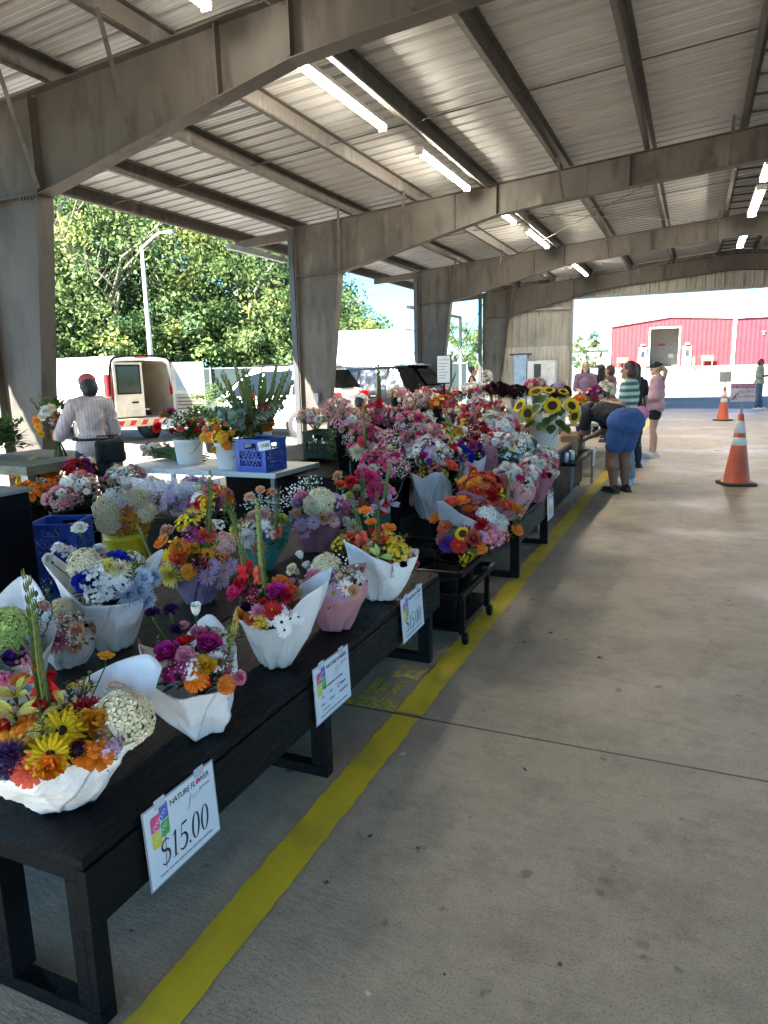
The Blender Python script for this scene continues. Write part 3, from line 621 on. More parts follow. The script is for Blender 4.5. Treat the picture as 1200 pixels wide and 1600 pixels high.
MB().bar((-7.82, 11.1, 3.85), (-7.82, 13.1, 3.85), .09, .09).build('door_rail', GAL, shed); mb = MB().bar((-8.1, 20.6, 3.5), (-8.1, 25.9, 3.5), .09, .09); mb.bar((-8.1, 25.9, 0), (-8.1, 25.9, 3.5), .09, .09); mb.build('door_rail', GAL, shed)
mb = MB().box(-7.34, -7.22, 13.14, 13.262, .95, 1.17); mb.build('switch_box', GAL, shed, bevel=.01)
# lamps
LAMPM = pmat('lit_tube', (1, .9, .74), .4, 0, emit=22); HOUS = pmat('lamp_housing', (.6, .6, .57), .4)
def lamp(x, y0, y1, z, label, w=.13):
    t = thing('fluorescent_light', label, 'ceiling light', (x, (y0+y1)/2, z), 0, 'fluorescent lights under the shed roof'); L = (y1-y0)/2
    MB().box(-w/2, w/2, -L, L, .02, .075).build('housing', HOUS, t, bevel=.008)
    mb = MB(); mb.tube([(0, -L+.03, -.005), (0, L-.03, -.005)], .034, 10); mb.build('tube', LAMPM, t, smooth=True)
    mb = MB().box(-w/2+.01, w/2-.01, -L, -L+.03, -.04, .02); mb.box(-w/2+.01, w/2-.01, L-.03, L, -.04, .02); mb.bar((0, -L*.6, .075), (0, -L*.6, .16), .012, .012); mb.bar((0, L*.6, .075), (0, L*.6, .16), .012, .012); mb.build('hanger', HOUS, t)
for (a, b_, l) in (((457, 100), (605, 200), 'longest lit tube lamp, between the two nearest roof beams'), ((650, 238), (735, 295), 'lit tube lamp ending just before the second roof beam'), ((775, 328), (805, 348), 'short lit tube lamp just behind the second roof beam'), ((820, 360), (857, 386), 'lit tube lamp halfway between second and third roof beams'), ((885, 406), (918, 430), 'small far tube lamp beyond the third roof beam'), ((270, -16), (338, 8), 'tube lamp cut by the top edge, before the nearest roof beam')):
    p, q = atz(*a, 4.70), atz(*b_, 4.70); lamp((p.x+q.x)/2, p.y, q.y, 4.70, l)
for (x, y0, y1, z, l) in ((1.0, 14.6, 15.9, 4.95, 'tube lamp hanging at ridge, nearest of the ridge row'), (1.0, 16.6, 19.4, 4.95, 'tube lamp hanging at ridge just before the third roof beam'), (1.0, 21.6, 24.2, 4.95, 'tube lamp at ridge beyond the third roof beam')): lamp(x, y0, y1, z, l, .2)
for (ya, yb) in ((-5, 6.0), (6.2, 13.17), (13.37, 20.3), (20.5, 27.3)): MB().bar((-3.62, ya, 4.772), (-3.62, yb, 4.772), .025, .025).build('conduit', GAL, shed)
# ------------------------------------------------------------------ end wall cabinets
def cabinet(name, label, p0, p1, y, depth, col, doors, gap=0):
    a = aty(*p0, y); b_ = aty(*p1, y); w = b_.x-a.x; t = thing(name, label, 'cabinet', ((a.x+b_.x)/2, y, 0), 0); h = a.z
    mt = pmat('cabinet_'+name, col, .45); MB().box(-w/2, w/2, 0, depth, .05, h).build('body', mt, t, bevel=.01)
    k = w/doors
    for i in range(doors):
        MB().box(-w/2+i*k+.012, -w/2+(i+1)*k-.012-(gap if i == 0 else 0), -.022, -.002, .09, h-.05).build('door', mt, t, bevel=.006)
    if gap: MB().box(-w/2+k-gap+.01, -w/2+k-.01, -.004, -.001, .3, h-.12).build('shelf_opening', DARKP, t)
    MB().box(-w/2, w/2, .03, depth-.03, 0, .05).build('plinth', DARKP, t); MB().box(w*.5/doors-.1, w*.5/doors-.07, -.05, -.022, h*.55, h*.62).build('handle', GAL, t)
cabinet('steel_locker', 'tall blue steel locker against the far end wall', (803, 555), (823, 555), 27.0, .5, (.24, .34, .46), 1)
cabinet('storage_cabinet', 'pale grey storage cabinet with one door ajar by the blue locker', (824, 564), (868, 564), 27.0, .45, (.5, .52, .53), 2, .28)
MB().box(-.4, .4, 0, .35, 0, .07).build('black_tray', DARKP, None, loc=(-6.12, 27.05, 2.085)); tag(bpy.data.objects['black_tray'], 'flat black tray lying on top of the blue locker', 'tray')
# ------------------------------------------------------------------ red hall and far background
REDM = pmat('red_wall_metal', (.27, .006, .012), .5, .15, 2); RED2 = pmat('dark_red_wall_metal', (.18, .006, .015), .5, .15, 2); WTRIM = pmat('white_trim', (.75, .74, .72), .5)
t = thing('red_hall', 'red metal hall with open doorway and white trim beyond the far shed opening', 'building', (0, 60, 1.5))
A = lambda x, y: (aty(x, y, 60).x, aty(x, y, 60).z-1.5)
xl, xr = -6.3, 2.42; pk = -1.95; oX0, oX1, oZ = A(1017, 513)[0], A(1062, 512)[0], A(1040, 513)[1]
tz = lambda x: (3.16+(x-xl)/(pk-xl)*.55) if x < pk else 3.71-(x-pk)/(xr-pk)*.28
mb = MB(); pr = [xl+i*.2 for i in range(int((xr-xl)/.2)+1)]+[xr]
def strip(x0, x1, zf0, zf1, y=0):
    n = max(1, int((x1-x0)/.1)); vs = []
    for i in range(n+1):
        x = x0+(x1-x0)*i/n; vs += [(x, y-.01*(i % 3 == 0), zf0(x)), (x, y-.01*(i % 3 == 0), zf1(x))]
    mb.add(vs, [(2*i, 2*i+2, 2*i+3, 2*i+1) for i in range(n)])
strip(xl, oX0, lambda x: -.1, tz); strip(oX1, xr, lambda x: -.1, tz); strip(oX0, oX1, lambda x: oZ, tz); mb.box(xl, xl+.05, 0.02, 22, -.1, 3.16); mb.build('wall', REDM, t)
mb = MB(); mb.add([(xl-.1, -.2, 3.2), (pk, -.2, 3.75), (pk, 22, 3.75), (xl-.1, 22, 3.2), (xr+.1, -.2, 3.47), (xr+.1, 22, 3.47)], [(0, 1, 2, 3), (1, 4, 5, 2)]); mb.build('roof', WTRIM, t)
mb = MB(); mb.bar((xl-.08, -.1, 3.2), (pk, -.1, 3.75), .1, .09); mb.bar((pk, -.1, 3.75), (xr, -.1, 3.47), .1, .09); mb.box(xl-.08, xl+.06, -.1, -.04, -.1, 3.2); mb.box(xr, xr+.22, -.16, .1, -.1, 3.5)
mb.box(oX0-.1, oX0, -.09, .1, -.1, oZ); mb.box(oX1, oX1+.1, -.09, .1, -.1, oZ); mb.box(oX0-.1, oX1+.1, -.09, .1, oZ, oZ+.1); mb.build('trim', WTRIM, t)
mb = MB().box(oX0-1, oX1+1, 3, 3.1, -.1, 3.3); mb.box(oX0-1, oX1+1, .1, 3, -.1, -.05); mb.box(oX0-1.1, oX0-1, .1, 3, -.1, 3.3); mb.box(oX1+1, oX1+1.1, .1, 3, -.1, 3.3); mb.box(oX0-1, oX1+1, .1, 3, 3.1, 3.2); mb.build('interior', pmat('hall_interior', (.36, .33, .27), .7), t)
sx, sz = A(1025, 538); mb = MB(); mb.prism([(-.36, -.04), (-.24, .09), (.36, .13), (.33, .02), (.18, -.07), (.06, -.05), (-.01, -.15), (-.1, -.05)], lambda p, y: (p[0]+sx+.25, y, p[1]+sz), 2.9, 2.96); mb.build('wall_emblem', pmat('emblem_red', (.5, .05, .06), .5), t)
sx, sz = A(1046, 555); MB().box(sx-.2, sx+.2, 2.9, 2.96, sz-.15, sz+.15).build('notice', WTRIM, t)
for (x0, x1, y0) in ((998, 1011, 543), (1067, 1081, 541)):
    a, zt = A(x0, y0); b_, _ = A(x1, y0); d = MB().box(a, b_, -.12, -.04, -.1, zt).build('door', pmat('cream_door', (.62, .55, .38), .5), t); c_ = (a+b_)/2
    MB().box(c_-.12, c_+.16, -.135, -.122, zt*.5, zt*.82).build('door_window', pmat('dark_glass', (.03, .035, .04), .1), d); MB().box(c_-.15, c_+.15, -.32, -.12, zt+.12, zt+.22).build('wall_lamp', WTRIM, t)
t = thing('red_wing', 'darker red ribbed wing joined to the right of the red hall', 'building', (0, 60, 1.5))
mb = MB(); strip(xr+.22, 9, lambda x: -.1, lambda x: 3.42+.02*(x-xr), -.05); mb.build('wall', RED2, t); mb = MB(); mb.box(xr+.2, 9.1, -.25, 20, 3.42, 3.5); mb.build('roof', WTRIM, t)
mb = MB().box(4.4, 4.5, -.16, -.06, 2.15, 2.4); mb.box(4.3, 4.6, -.2, -.1, 2.35, 2.42); mb.build('wall_lamp', pmat('lamp_pink', (.6, .2, .25), .5), t)
WOODB = pmat('bench_wood', (.34, .17, .07), .6)
for (x0, x1, y0, lab) in ((965, 982, 563, 'small wooden bench left of the cream hall door'), (1095, 1115, 561, 'wooden bench against red wall, right of the big doorway')):
    a, z_ = A(x0, y0); b_, _ = A(x1, y0); t = thing('wall_bench', lab, 'bench', ((a+b_)/2, 59.3, 1.5), 0, 'wooden benches along the red hall'); w = (b_-a)/2
    MB().box(-w, w, -.2, .2, .4, .45).build('seat', WOODB, t); MB().box(-w, w, .17, .21, .5, .8).build('backrest', WOODB, t)
    for s in (-1, 1): MB().box(s*(w-.1)-.03, s*(w-.1)+.03, -.18, .18, 0, .4).build('leg', WOODB, t)
# grey house far left of the red hall
p = atd(925, 548, 110); t = thing('grey_house', 'pale grey house with low roof far behind the small trees', 'house', (p.x, p.y, 1.5))
MB().box(-4, 5, 0, 8, 0, 2.6).build('wall', pmat('house_grey', (.42, .44, .45), .7), t); mb = MB(); mb.prism([(-4.4, 2.6), (5.4, 2.6), (4.2, 4.1), (-3.2, 4.1)], lambda p, y: (p[0], y, p[1]), -.4, 8.4); mb.build('roof', pmat('house_roof', (.3, .33, .37), .7), t)
# ------------------------------------------------------------------ trees
LEAF = [leafmat('foliage_mid', (.14, .2, .065), (.1, .16, .05), .7, .45, 4), leafmat('foliage_dark', (.1, .165, .065), (.07, .125, .05), .7, .45, 4), leafmat('foliage_yellow', (.25, .26, .08), (.17, .22, .06), .7, .45, 4)]
BARK = pmat('tree_bark', (.19, .16, .13), .9, .4, 6, .5, 30)
def crown_mesh(seed, n, clumps, flat=1, mi=0, leaf=.2, droop=.2):
    rg = random.Random(seed); mb = MB(); cl = []
    for i in range(clumps):
        d = Vector((rg.gauss(0, 1), rg.gauss(0, 1), rg.gauss(0, 1))).normalized(); rr = rg.uniform(.45, 1); hz = (d.z*.5+.5)
        w = (.55+.75*math.sin(math.pi*min(1, hz*.85+.12)))*.8
        cl.append((Vector((d.x*rr*w, d.y*rr*w, d.z*rr)), rg.uniform(.14, .3), rg.choice((0, 0, 0, 1, 1, 2))))
    for c, r, m_ in cl:
        for k in range(n//clumps):
            d = Vector((rg.gauss(0, 1), rg.gauss(0, 1), rg.gauss(0, .55))).normalized()*r*rg.random()**.4
            p = c+d-Vector((0, 0, droop*d.length_squared*3)); s = leaf*rg.uniform(.6, 1.4)
            a = Vector((rg.gauss(0, 1), rg.gauss(0, 1), rg.gauss(0, .4))).normalized()*s; b_ = a.orthogonal().normalized()*s*.55; b_.rotate(Matrix.Rotation(rg.uniform(-1, 1), 3, a.normalized()))
            mb.add([p-a*.9, p+b_, p+a, p-b_], [(0, 1, 2, 3)], m_)
    return mb.mesh('crown', LEAF), cl
CROWNS = [crown_mesh(s, 14000, 80, leaf=.022) for s in (1, 2, 3)]
def limb(mb, p0, d, L, r, depth, rg):
    pts = [Vector(p0)]; d = Vector(d).normalized()
    for i in range(4): d = (d+Vector((rg.uniform(-.18, .18), rg.uniform(-.18, .18), .06))).normalized(); pts.append(pts[-1]+d*L/4)
    mb.tube(pts, [r*(1-.16*i) for i in range(5)], 6)
    if depth:
        for k in range(3): a = rg.random()*6.28; limb(mb, pts[2+k % 3], d*.7+Vector((math.cos(a), math.sin(a), .35)), L*.62, r*.5, depth-1, rg)
TRUNKS = []
for s in (11, 12, 13):
    mb = MB(); limb(mb, (0, 0, -.05), (0, 0, 1), .62, .028, 3, random.Random(s)); TRUNKS.append(mb.mesh('trunk', BARK, True))
def tree(label, x, y, h, w, k, group='trees behind the fence', base=None, cz=.56):
    t = thing('leafy_tree', label, 'tree', (x, y, terr(x, y)-.03 if base is None else base), (x*7.3+y) % 6.28, group)
    o = link('trunk', TRUNKS[k % 3], t); o.scale = (h*.8, h*.8, h*.78)
    o = link('crown', CROWNS[(k*2+1) % 3][0], t, (0, 0, h*cz)); o.scale = (w, w, h*(1-cz)*1.02); return t
u0 = Vector((-27.5, 21.5)); ud = Vector((.83, .557)); un = Vector((-.557, .83))
k = 0
tl = ['tall tree behind the fence, at left beside the nearest column', 'broad tree with yellowing leaves left of the street lamp', 'tall tree directly behind the near street lamp', 'spreading tree with bare limbs just right of the street lamp', 'bright green tree over the open van door', 'full tree behind the dark mesh fence', 'tall tree left of the second shed column', 'darker tree partly hidden by the second shed column']
for i, (s, off, h, w) in enumerate(((-3, 4, 14, 5.2), (1.0, 6, 15, 5), (4.5, 3.8, 13, 4.6), (7.6, 6.5, 15, 5.2), (10.6, 4, 12, 4.4), (12.6, 7, 11.5, 4.0), (14.0, 9.5, 9.5, 3.0), (-8, 6, 15, 5.5))):
    q = u0+ud*s+un*off; tree(tl[i] if i < 7 else 'tree at far left edge, seen past the nearest column', q.x, q.y, h, w, i, cz=.53 if i % 2 else .5)
for i, (s, off, h, w) in enumerate(((0, 13, 16, 6.5), (6, 14, 16, 6.5), (11, 15, 13, 5), (14.5, 17, 10, 3.6), (-7, 14, 17, 7))):
    q = u0+ud*s+un*off; tree('background tree filling the gaps behind the front row', q.x, q.y, h, w, i+1, 'second row of trees', cz=.5)
CB = crown_mesh(9, 3800, 34, leaf=.05)[0]
def shrub(label, x, y, h, w, z=None, group='shrubs below the trees', name='shrub'):
    t = thing(name, label, 'shrub' if name == 'shrub' else 'tree', (x, y, terr(x, y)-.03), (x*3.1) % 6, group); o = link('foliage', CB, t, (0, 0, h*.5)); o.scale = (w, w, h*.52)
    mb = MB(); mb.tube([(0, 0, -.05), (.03, 0, h*.5)], [.05*h*.5, .02*h*.5], 6); mb.build('trunk', BARK, t)
for i in range(12):
    q = u0+ud*(-6+i*1.95)+un*(1.9+(i % 3)*.7); shrub('dark undergrowth shrub along the back of the fence', q.x, q.y, 4.2+(i*37 % 10)*.16, 2.1+(i % 3)*.3)
for (x, y, D, h, lab) in ((535, 520, 75, 9, 'distant tree top just right of the second column'), (556, 530, 85, 7.5, 'distant low tree above the white trailer')):
    p = atd(x, y+28, D); tree(lab, p.x, p.y, h, h*.5, 1, 'distant trees', base=1.5)
for (x, D, h, w, lab) in ((703, 75, 5.0, 1.5, 'small young tree far off beside the third column'), (728, 70, 4.6, 1.7, 'small rounded tree far off behind the person in black'), (748, 80, 4.8, 1.5, 'small far tree at the end wall corner'), (902, 68, 3.0, .9, 'small tree at the left edge of the far opening'), (926, 66, 3.2, 1.0, 'small conical tree in front of the grey house')):
    p = atd(x, 575, D); shrub(lab, p.x, p.y, h, w, group='young trees beyond the lot', name='small_tree')
# fence
FEN = pmat('fence_mesh', (.018, .036, .038), .8, .3, 30); FP = pmat('fence_post', (.3, .32, .32), .5)
t = thing('mesh_fence', 'chain link fence with dark green mesh screen below the trees', 'fence', (u0.x, u0.y, 0)); fl = 21
mb = MB(); a = Vector((0, 0, 0)); b_ = Vector((ud.x*fl, ud.y*fl, 0)); mb.bar(a+Vector((0, 0, .98)), b_+Vector((0, 0, .98)), .02, 1.82); mb.build('mesh_panel', FEN, t)
mb = MB(); mb.bar(a+Vector((0, 0, 1.93)), b_+Vector((0, 0, 1.93)), .05, .05); mb.build('top_rail', FP, t)
for i in range(8): q = b_*(i/7)+Vector((.04, -.06, 0)); mb = MB(); mb.tube([q, q+Vector((0, 0, 2.0))], .035, 8); mb.build('post', FP, t)
# street lamps
def street_lamp(label, x, y, top, arm, D, hx):
    p = atd(x, y, D); P = atd(*top, D); E = atd(*arm, D); bz = terr(p.x, p.y)
    t = thing('street_lamp', label, 'street lamp', (p.x, p.y, bz), 0, 'street lamps outside the shed'); h = P.z-bz; e = E-Vector((p.x, p.y, bz))
    mt = pmat('pale_lamp_steel', (.5, .5, .48), .45)
    mb = MB(); mb.tube([(0, 0, 0), (0, 0, h)], [.11, .06], 10); mb.lathe([(.17, 0), (.17, .05), (.12, .06)], 10); mb.build('pole', mt, t, True)
    mb = MB(); mb.tube([(0, 0, h-.05), (e.x*.5, e.y*.5, h+(e.z-h)*.8), (e.x*.62, e.y*.62, e.z-.02), (e.x*.95, e.y*.95, e.z)], [.05, .045, .04, .035], 8); mb.build('arm', mt, t, True)
    mb = MB(); mb.bar((e.x*.8, e.y*.8, e.z-.02), (e.x*1.1, e.y*1.1, e.z-.01), .22, .1); mb.build('lamp_head', mt, t, bevel=.03)
street_lamp('tall pale street lamp standing behind the white van', 236, 560, (222, 383), (266, 362), 28, 0)
street_lamp('distant thin street lamp above the white trailer', 564, 520, (565, 458), (588, 452), 75, 0)
tag(verge.build('grass_verge', GRASSM), kind='structure')
p = atd(1100, 560, 95); mb = MB(); mb.tube([(0, 0, 0), (0, 0, 11.5)], [.09, .04], 8); tag(mb.build('flag_pole', WTRIM, None, loc=(p.x, p.y+12, 1.5)), 'thin white pole rising behind the red hall roof', 'pole')
# ------------------------------------------------------------------ display furniture
BLK = pmat('black_painted_wood', (.0022, .0022, .0032), .36, .5, 5, .35, 40, col2=(.005, .005, .006), spec=.12, rvar=.25, stretch=(14, 1.5, 14))
BRN = pmat('weathered_dark_boards', (.04, .033, .026), .5, .4, 4, .5, 30, col2=(.015, .013, .011), stretch=(22, 1.5, 8), spec=.15)
BLK2 = pmat('black_plastic', (.003, .003, .0036), .45, .3, 4, spec=.12)
WHT = pmat('white_plastic', (.62, .62, .6), .4, .08, 3); WOODT = pmat('raw_wood_board', (.26, .17, .1), .7, .35, 4, .3, 40, stretch=(1, 12, 3)); GRNW = pmat('greenish_old_wood', (.16, .17, .12), .75, .35, 5, .4, 40, stretch=(3, 1, 3))
def stand(label, x0, x1, y0, y1, h, legs, top=BLK, apron=.165, group='low black display stands'):
    t = thing('display_stand', label, 'display stand', ((x0+x1)/2, (y0+y1)/2, 0), 0, group); a, b_ = (x1-x0)/2, (y1-y0)/2; oy = (y0+y1)/2
    MB().box(-a, a-.004, -b_, b_, h-.028, h).build('tabletop', top, t, bevel=.004)
    MB().box(a-.03, a, -b_+.002, b_-.002, h-.03-apron, h-.031).build('apron', BLK, t, bevel=.003)
    MB().box(-a+.01, a-.031, -b_+.004, -b_+.04, h-.07, h-.0285).build('end_rail', BLK, t, bevel=.002); MB().box(-a+.01, a-.031, b_-.04, b_-.004, h-.07, h-.0285).build('end_rail', BLK, t, bevel=.002)
    for ly in legs:
        q = ly-oy
        f = MB().box(a-.075, a-.032, q-.025, q+.025, .045, h-.07-.002); f.box(a-.032, a-.006, q-.025, q+.025, .045, h-.03-apron-.002); f.build('leg', BLK, t, bevel=.003)
        MB().box(a-.36, a-.29, q-.035, q+.035, .045, h-.072).build('leg', BLK, t, bevel=.003); MB().box(-a+.03, -a+.08, q-.025, q+.025, .045, h-.072).build('leg', BLK, t, bevel=.003)
        MB().box(-a+.02, a-.006, q-.026, q+.026, 0, .043).build('foot_rail', BLK, t, bevel=.004)
    return t
stand('long low black stand at the front, nearest the yellow line, with three hanging price cards', -1.885, -1.222, 1.02, 3.52, .47, (1.05, 2.21, 3.39))
stand('weathered brownish low stand behind the front black stand', -2.62, -1.9, .75, 4.35, .468, (.8, 2.2, 4.28), BRN, .12)
stand('low black stand farther along the yellow line, with one hanging card', -1.85, -1.13, 5.06, 6.5, .47, (5.11, 6.24))
def shelf(label, x0, x1, y0, y1, h, mt=BLK2, name='display_shelf', cat='shelf', thick=.03, skirt=True, leg=.04):
    t = thing(name, label, cat, ((x0+x1)/2, (y0+y1)/2, 0)); a, b_ = (x1-x0)/2, (y1-y0)/2
    MB().box(-a, a, -b_, b_, h-thick, h).build('tabletop', mt, t, bevel=.004)
    for sx in (-1, 1):
        for sy in (-1, 1): MB().box(*sorted((sx*(a-.03), sx*(a-.03-leg))), *sorted((sy*(b_-.03), sy*(b_-.03-leg))), 0, h-thick-.001).build('leg', BLK2 if skirt else GAL, t)
    if skirt:
        mb = MB().box(-a+.004, a-.004, -b_+.004, -b_+.02, .06, h-thick-.002); mb.build('front_panel', BLK2, t); MB().box(a-.02, a-.005, -b_+.022, b_-.01, .06, h-thick-.002).build('side_panel', BLK2, t)
    return t
shelf('middle black tier of flower steps behind the low stands', -2.66, -1.9, 4.6, 8.4, .5)
shelf('raised black tier at the back of the pink flower steps', -3.5, -2.68, 5.3, 8.6, .68)
shelf('black back table carrying the green crate', -4.4, -3.52, 5.95, 7.6, .72)
shelf('white folding table carrying the blue crate and white buckets', -4.95, -3.2, 5.02, 5.8, .74, WHT, 'folding_table', 'table', .045, False)
shelf('wooden sales table under the sunflower bucket', -2.15, -1.32, 7.0, 9.7, .68, WOODT, 'wooden_table', 'table', .04, True)
shelf('long back table with white buckets of dark dahlias', -4.3, -1.7, 10.1, 11.0, .72, WOODT, 'wooden_table', 'table', .04, True)
shelf('pale folding table beside the shopping women', -2.0, -1.12, 10.6 + .55, 14.5, .72, WHT, 'folding_table', 'table', .045, False)
shelf('greenish old plank table by the nearest column, left', -7.1, -5.75, 4.7, 6.0, .76, GRNW, 'plank_table', 'table', .09, False, .09)
shelf('low black bench holding cans and a paper bag', -1.52, -1.17, 8.05, 9.9, .5, BLK2, 'folding_bench', 'bench', .035, False, .03)
# black bin at the left edge
t = thing('black_bin', 'tall black box with a pale lid at left edge', 'box', (-4.11, 2.76, 0)); MB().box(-.42, .37, -.3, .3, 0, .88).build('body', pmat('navy_black_panel', (.002, .0025, .006), .45, spec=.12), t, bevel=.012)
MB().box(-.43, .385, -.32, .32, .882, .905).build('lid', pmat('scuffed_grey_lid', (.2, .21, .22), .35), t, bevel=.006)
# rolling cart
t = thing('rolling_cart', 'black wheeled rack on casters between the two black stands', 'cart', (-1.44, 4.0, 0))
for z in (.43, .3):
    for sx in (-.3, .3): MB().box(sx-.014, sx+.014, -.37, .37, z-.016, z+.016).build('side_rail', BLK2, t, bevel=.003)
    for sy in (-.37, .37): MB().box(-.285, .285, sy-.014, sy+.014, z-.016, z+.016).build('end_rail', BLK2, t, bevel=.003)
MB().box(-.284, .284, -.354, .354, .085, .1).build('base', BLK2, t)
for sx in (-.3, .3):
    for sy in (-.33, .2):
        MB().box(sx-.015, sx+.015, sy-.017, sy+.017, .07, .281).build('leg', BLK2, t)
        c = MB(); c.lathe([(.001, -.012), (.033, -.012), (.036, -.006), (.036, .006), (.033, .012), (.001, .012)], 14, (sx+.012, sy+.02, .037), 0, Matrix.Rotation(math.pi/2, 4, 'Y')); w = c.build('caster', BLK2, t, True)
        MB().bar((sx-.008, sy, .075), (sx-.008, sy+.02, .037), .006, .03).build('fork', GAL, w)
# ------------------------------------------------------------------ containers
def bucket(label, loc, r=.15, h=.37, mt=WHT, name='bucket', group=None, cut=None, handle=True):
    t = thing(name, label, 'bucket', loc, 0, group)
    mb = MB().lathe([(.001, 0), (r*.82, 0), (r*.84, .01), (r*.97, h*.86), (r*1.02, h*.87), (r*1.02, h*.9), (r*.985, h*.905), (r*1.0, h*.97), (r*1.035, h*.98), (r*1.035, h), (r*.98, h), (r*.8, .02), (.001, .015)], 26); mb.build('body', mt, t, True)
    if handle:
        mb = MB(); mb.tube([(r*1.03*math.cos(a), -r*.35*math.sin(a)-r*.9*math.sin(a)*.5, h*.88-math.sin(a)*h*.55) for a in [math.pi*k/10 for k in range(11)]], .0035, 5); mb.build('handle', GAL, t, True)
    return t
def crate(label, loc, rz, mt, w=.33, d=.33, h=.285, name='milk_crate', group='plastic crates'):
    t = thing(name, label, 'crate', loc, rz, group); mb = MB(); a, b_ = w/2, d/2
    for sx in (-1, 1):
        for sy in (-1, 1): mb.box(*sorted((sx*a, sx*(a-.035))), *sorted((sy*b_, sy*(b_-.035))), 0, h)
    for sy in (-1, 1):
        y0, y1 = sorted((sy*(b_-.002), sy*(b_-.012)))
        for (z0, z1) in ((0, .05), (h-.035, h-.001), (.1, .112)): mb.box(-a+.035, a-.035, y0, y1, z0, z1)
        mb.box(-a+.035, -.06, y0, y1, h-.1, h-.035); mb.box(.06, a-.035, y0, y1, h-.1, h-.035); mb.box(-.06, .06, y0, y1, h-.1, h-.088)
        n = 6; W_ = w-.08
        for i in range(n):
            x0 = -W_/2+W_*i/n; x1 = x0+W_/n*2
            if x1 <= W_/2+.001: mb.bar((x0, (y0+y1)/2, .052), (x1, (y0+y1)/2, h-.102), .008, .008, (0, 1, 0)); mb.bar((x1, (y0+y1)/2+sy*.001, .052), (x0, (y0+y1)/2+sy*.001, h-.102), .008, .008, (0, 1, 0))
    for sx in (-1, 1):
        x0, x1 = sorted((sx*(a-.002), sx*(a-.012)))
        for (z0, z1) in ((0, .05), (h-.035, h-.001), (.1, .112)): mb.box(x0, x1, -b_+.035, b_-.035, z0, z1)
        mb.box(x0, x1, -b_+.035, -.06, h-.1, h-.035); mb.box(x0, x1, .06, b_-.035, h-.1, h-.035); mb.box(x0, x1, -.06, .06, h-.1, h-.088)
        n = 6; W_ = d-.08
        for i in range(n):
            q0 = -W_/2+W_*i/n; q1 = q0+W_/n*2
            if q1 <= W_/2+.001: mb.bar(((x0+x1)/2, q0, .052), ((x0+x1)/2, q1, h-.102), .008, .008, (1, 0, 0)); mb.bar(((x0+x1)/2+sx*.001, q1, .052), ((x0+x1)/2+sx*.001, q0, h-.102), .008, .008, (1, 0, 0))
    mb.build('body', mt, t)
    for sx in (-1, 1):
        r = MB().box(*sorted((sx*a, sx*(a+.005))), -b_-.005, b_+.005, h-.02, h); r.build('rim', mt, t)
        r = MB().box(-a, a, *sorted((sx*b_, sx*(b_+.005))), h-.02, h); r.build('rim', mt, t)
    MB().box(-a+.03, a-.03, -b_+.03, b_-.03, .004, .012).build('floor_grid', mt, t); return t
BLUEP = pmat('blue_crate_plastic', (.02, .075, .42), .4, .12, 5); GRNP = pmat('green_crate_plastic', (.006, .045, .026), .45, .2, 5); YELP = pmat('yellow_bucket_plastic', (.62, .55, .02), .4, .1, 4)
crate('lower of two stacked blue milk crates on the floor', (-4.13, 3.6, 0), .42, BLUEP); crate('upper empty blue milk crate stacked by the black box', (-4.13, 3.6, .286), .42, BLUEP)
p = atz(394, 738, .74); crate('blue milk crate with eucalyptus standing on white folding table', (p.x, p.y+.16, .741), -.06, BLUEP, .31, .31, .28)
p = Vector((-3.75, 6.12, .72)); crate('dark green crate of small pink bouquets on black table', (aty(497, 700, 6.2).x, 6.36, .722), 0, GRNP, .34, .33, .27)
# price tag on the crate
c = aty(413, 697, 4.92); t = thing('price_tag', 'small white 10.00 tag on the blue crate', 'price tag', (c.x, c.y, c.z), 0)
MB().bar((-.06, 0, -.008), (.06, 0, .012), .002, .075).build('card', WHT, t)
def textmesh(s, size, shear=0, ext=.0004, space=1.0, align='CENTER'):
    cu = bpy.data.curves.new('text', 'FONT'); cu.body = s; cu.size = size; cu.shear = shear; cu.extrude = ext; cu.align_x = align; cu.align_y = 'CENTER'; cu.space_character = space; cu.resolution_u = 3
    o = bpy.data.objects.new('text', cu); COL.objects.link(o); dg = bpy.context.evaluated_depsgraph_get(); me = bpy.data.meshes.new_from_object(o.evaluated_get(dg)); bpy.data.objects.remove(o); bpy.data.curves.remove(cu); return me
def text(name, s, size, parent, loc, rot, mt, **k):
    me = textmesh(s, size, **k); me.materials.clear(); me.materials.append(mt); o = link(name, me, parent, loc); o.rotation_euler = rot; return o
INK = pmat('ink', (.015, .02, .04), .6); GINK = pmat('grey_ink', (.16, .17, .2), .6)
text('lettering', '10.00', .042, t, (0, -.004, .004), (math.pi/2, -.16, 0), INK, shear=.2)
# ------------------------------------------------------------------ printed price cards hanging on the apron
CARD = pmat('laminated_card', (.66, .72, .8), .22, .04, 3, coat=.3); LAM = pmat('laminate_edge', (.35, .38, .42), .2)
LOGO = [pmat('logo_pink', (.7, .08, .25), .5), pmat('logo_blue', (.1, .12, .5), .5), pmat('logo_yellow', (.7, .65, .05), .5), pmat('logo_green', (.08, .4, .08), .5), pmat('logo_white', (.75, .78, .8), .5)]
def stroke(mb, pts, ws, z, mi=0):
    n = len(pts); L = []; 
    for i, p in enumerate(pts):
        a = Vector(pts[max(0, i-1)]); b_ = Vector(pts[min(n-1, i+1)]); d = (b_-a).normalized(); w = ws[i]/2; L.append((Vector((p[0], p[1]))+Vector((-d.y, d.x))*w, Vector((p[0], p[1]))-Vector((-d.y, d.x))*w))
    vs = [(q.x, q.y, z) for pr_ in L for q in pr_]; mb.add(vs, [(2*i, 2*i+1, 2*i+3, 2*i+2) for i in range(n-1)], mi)
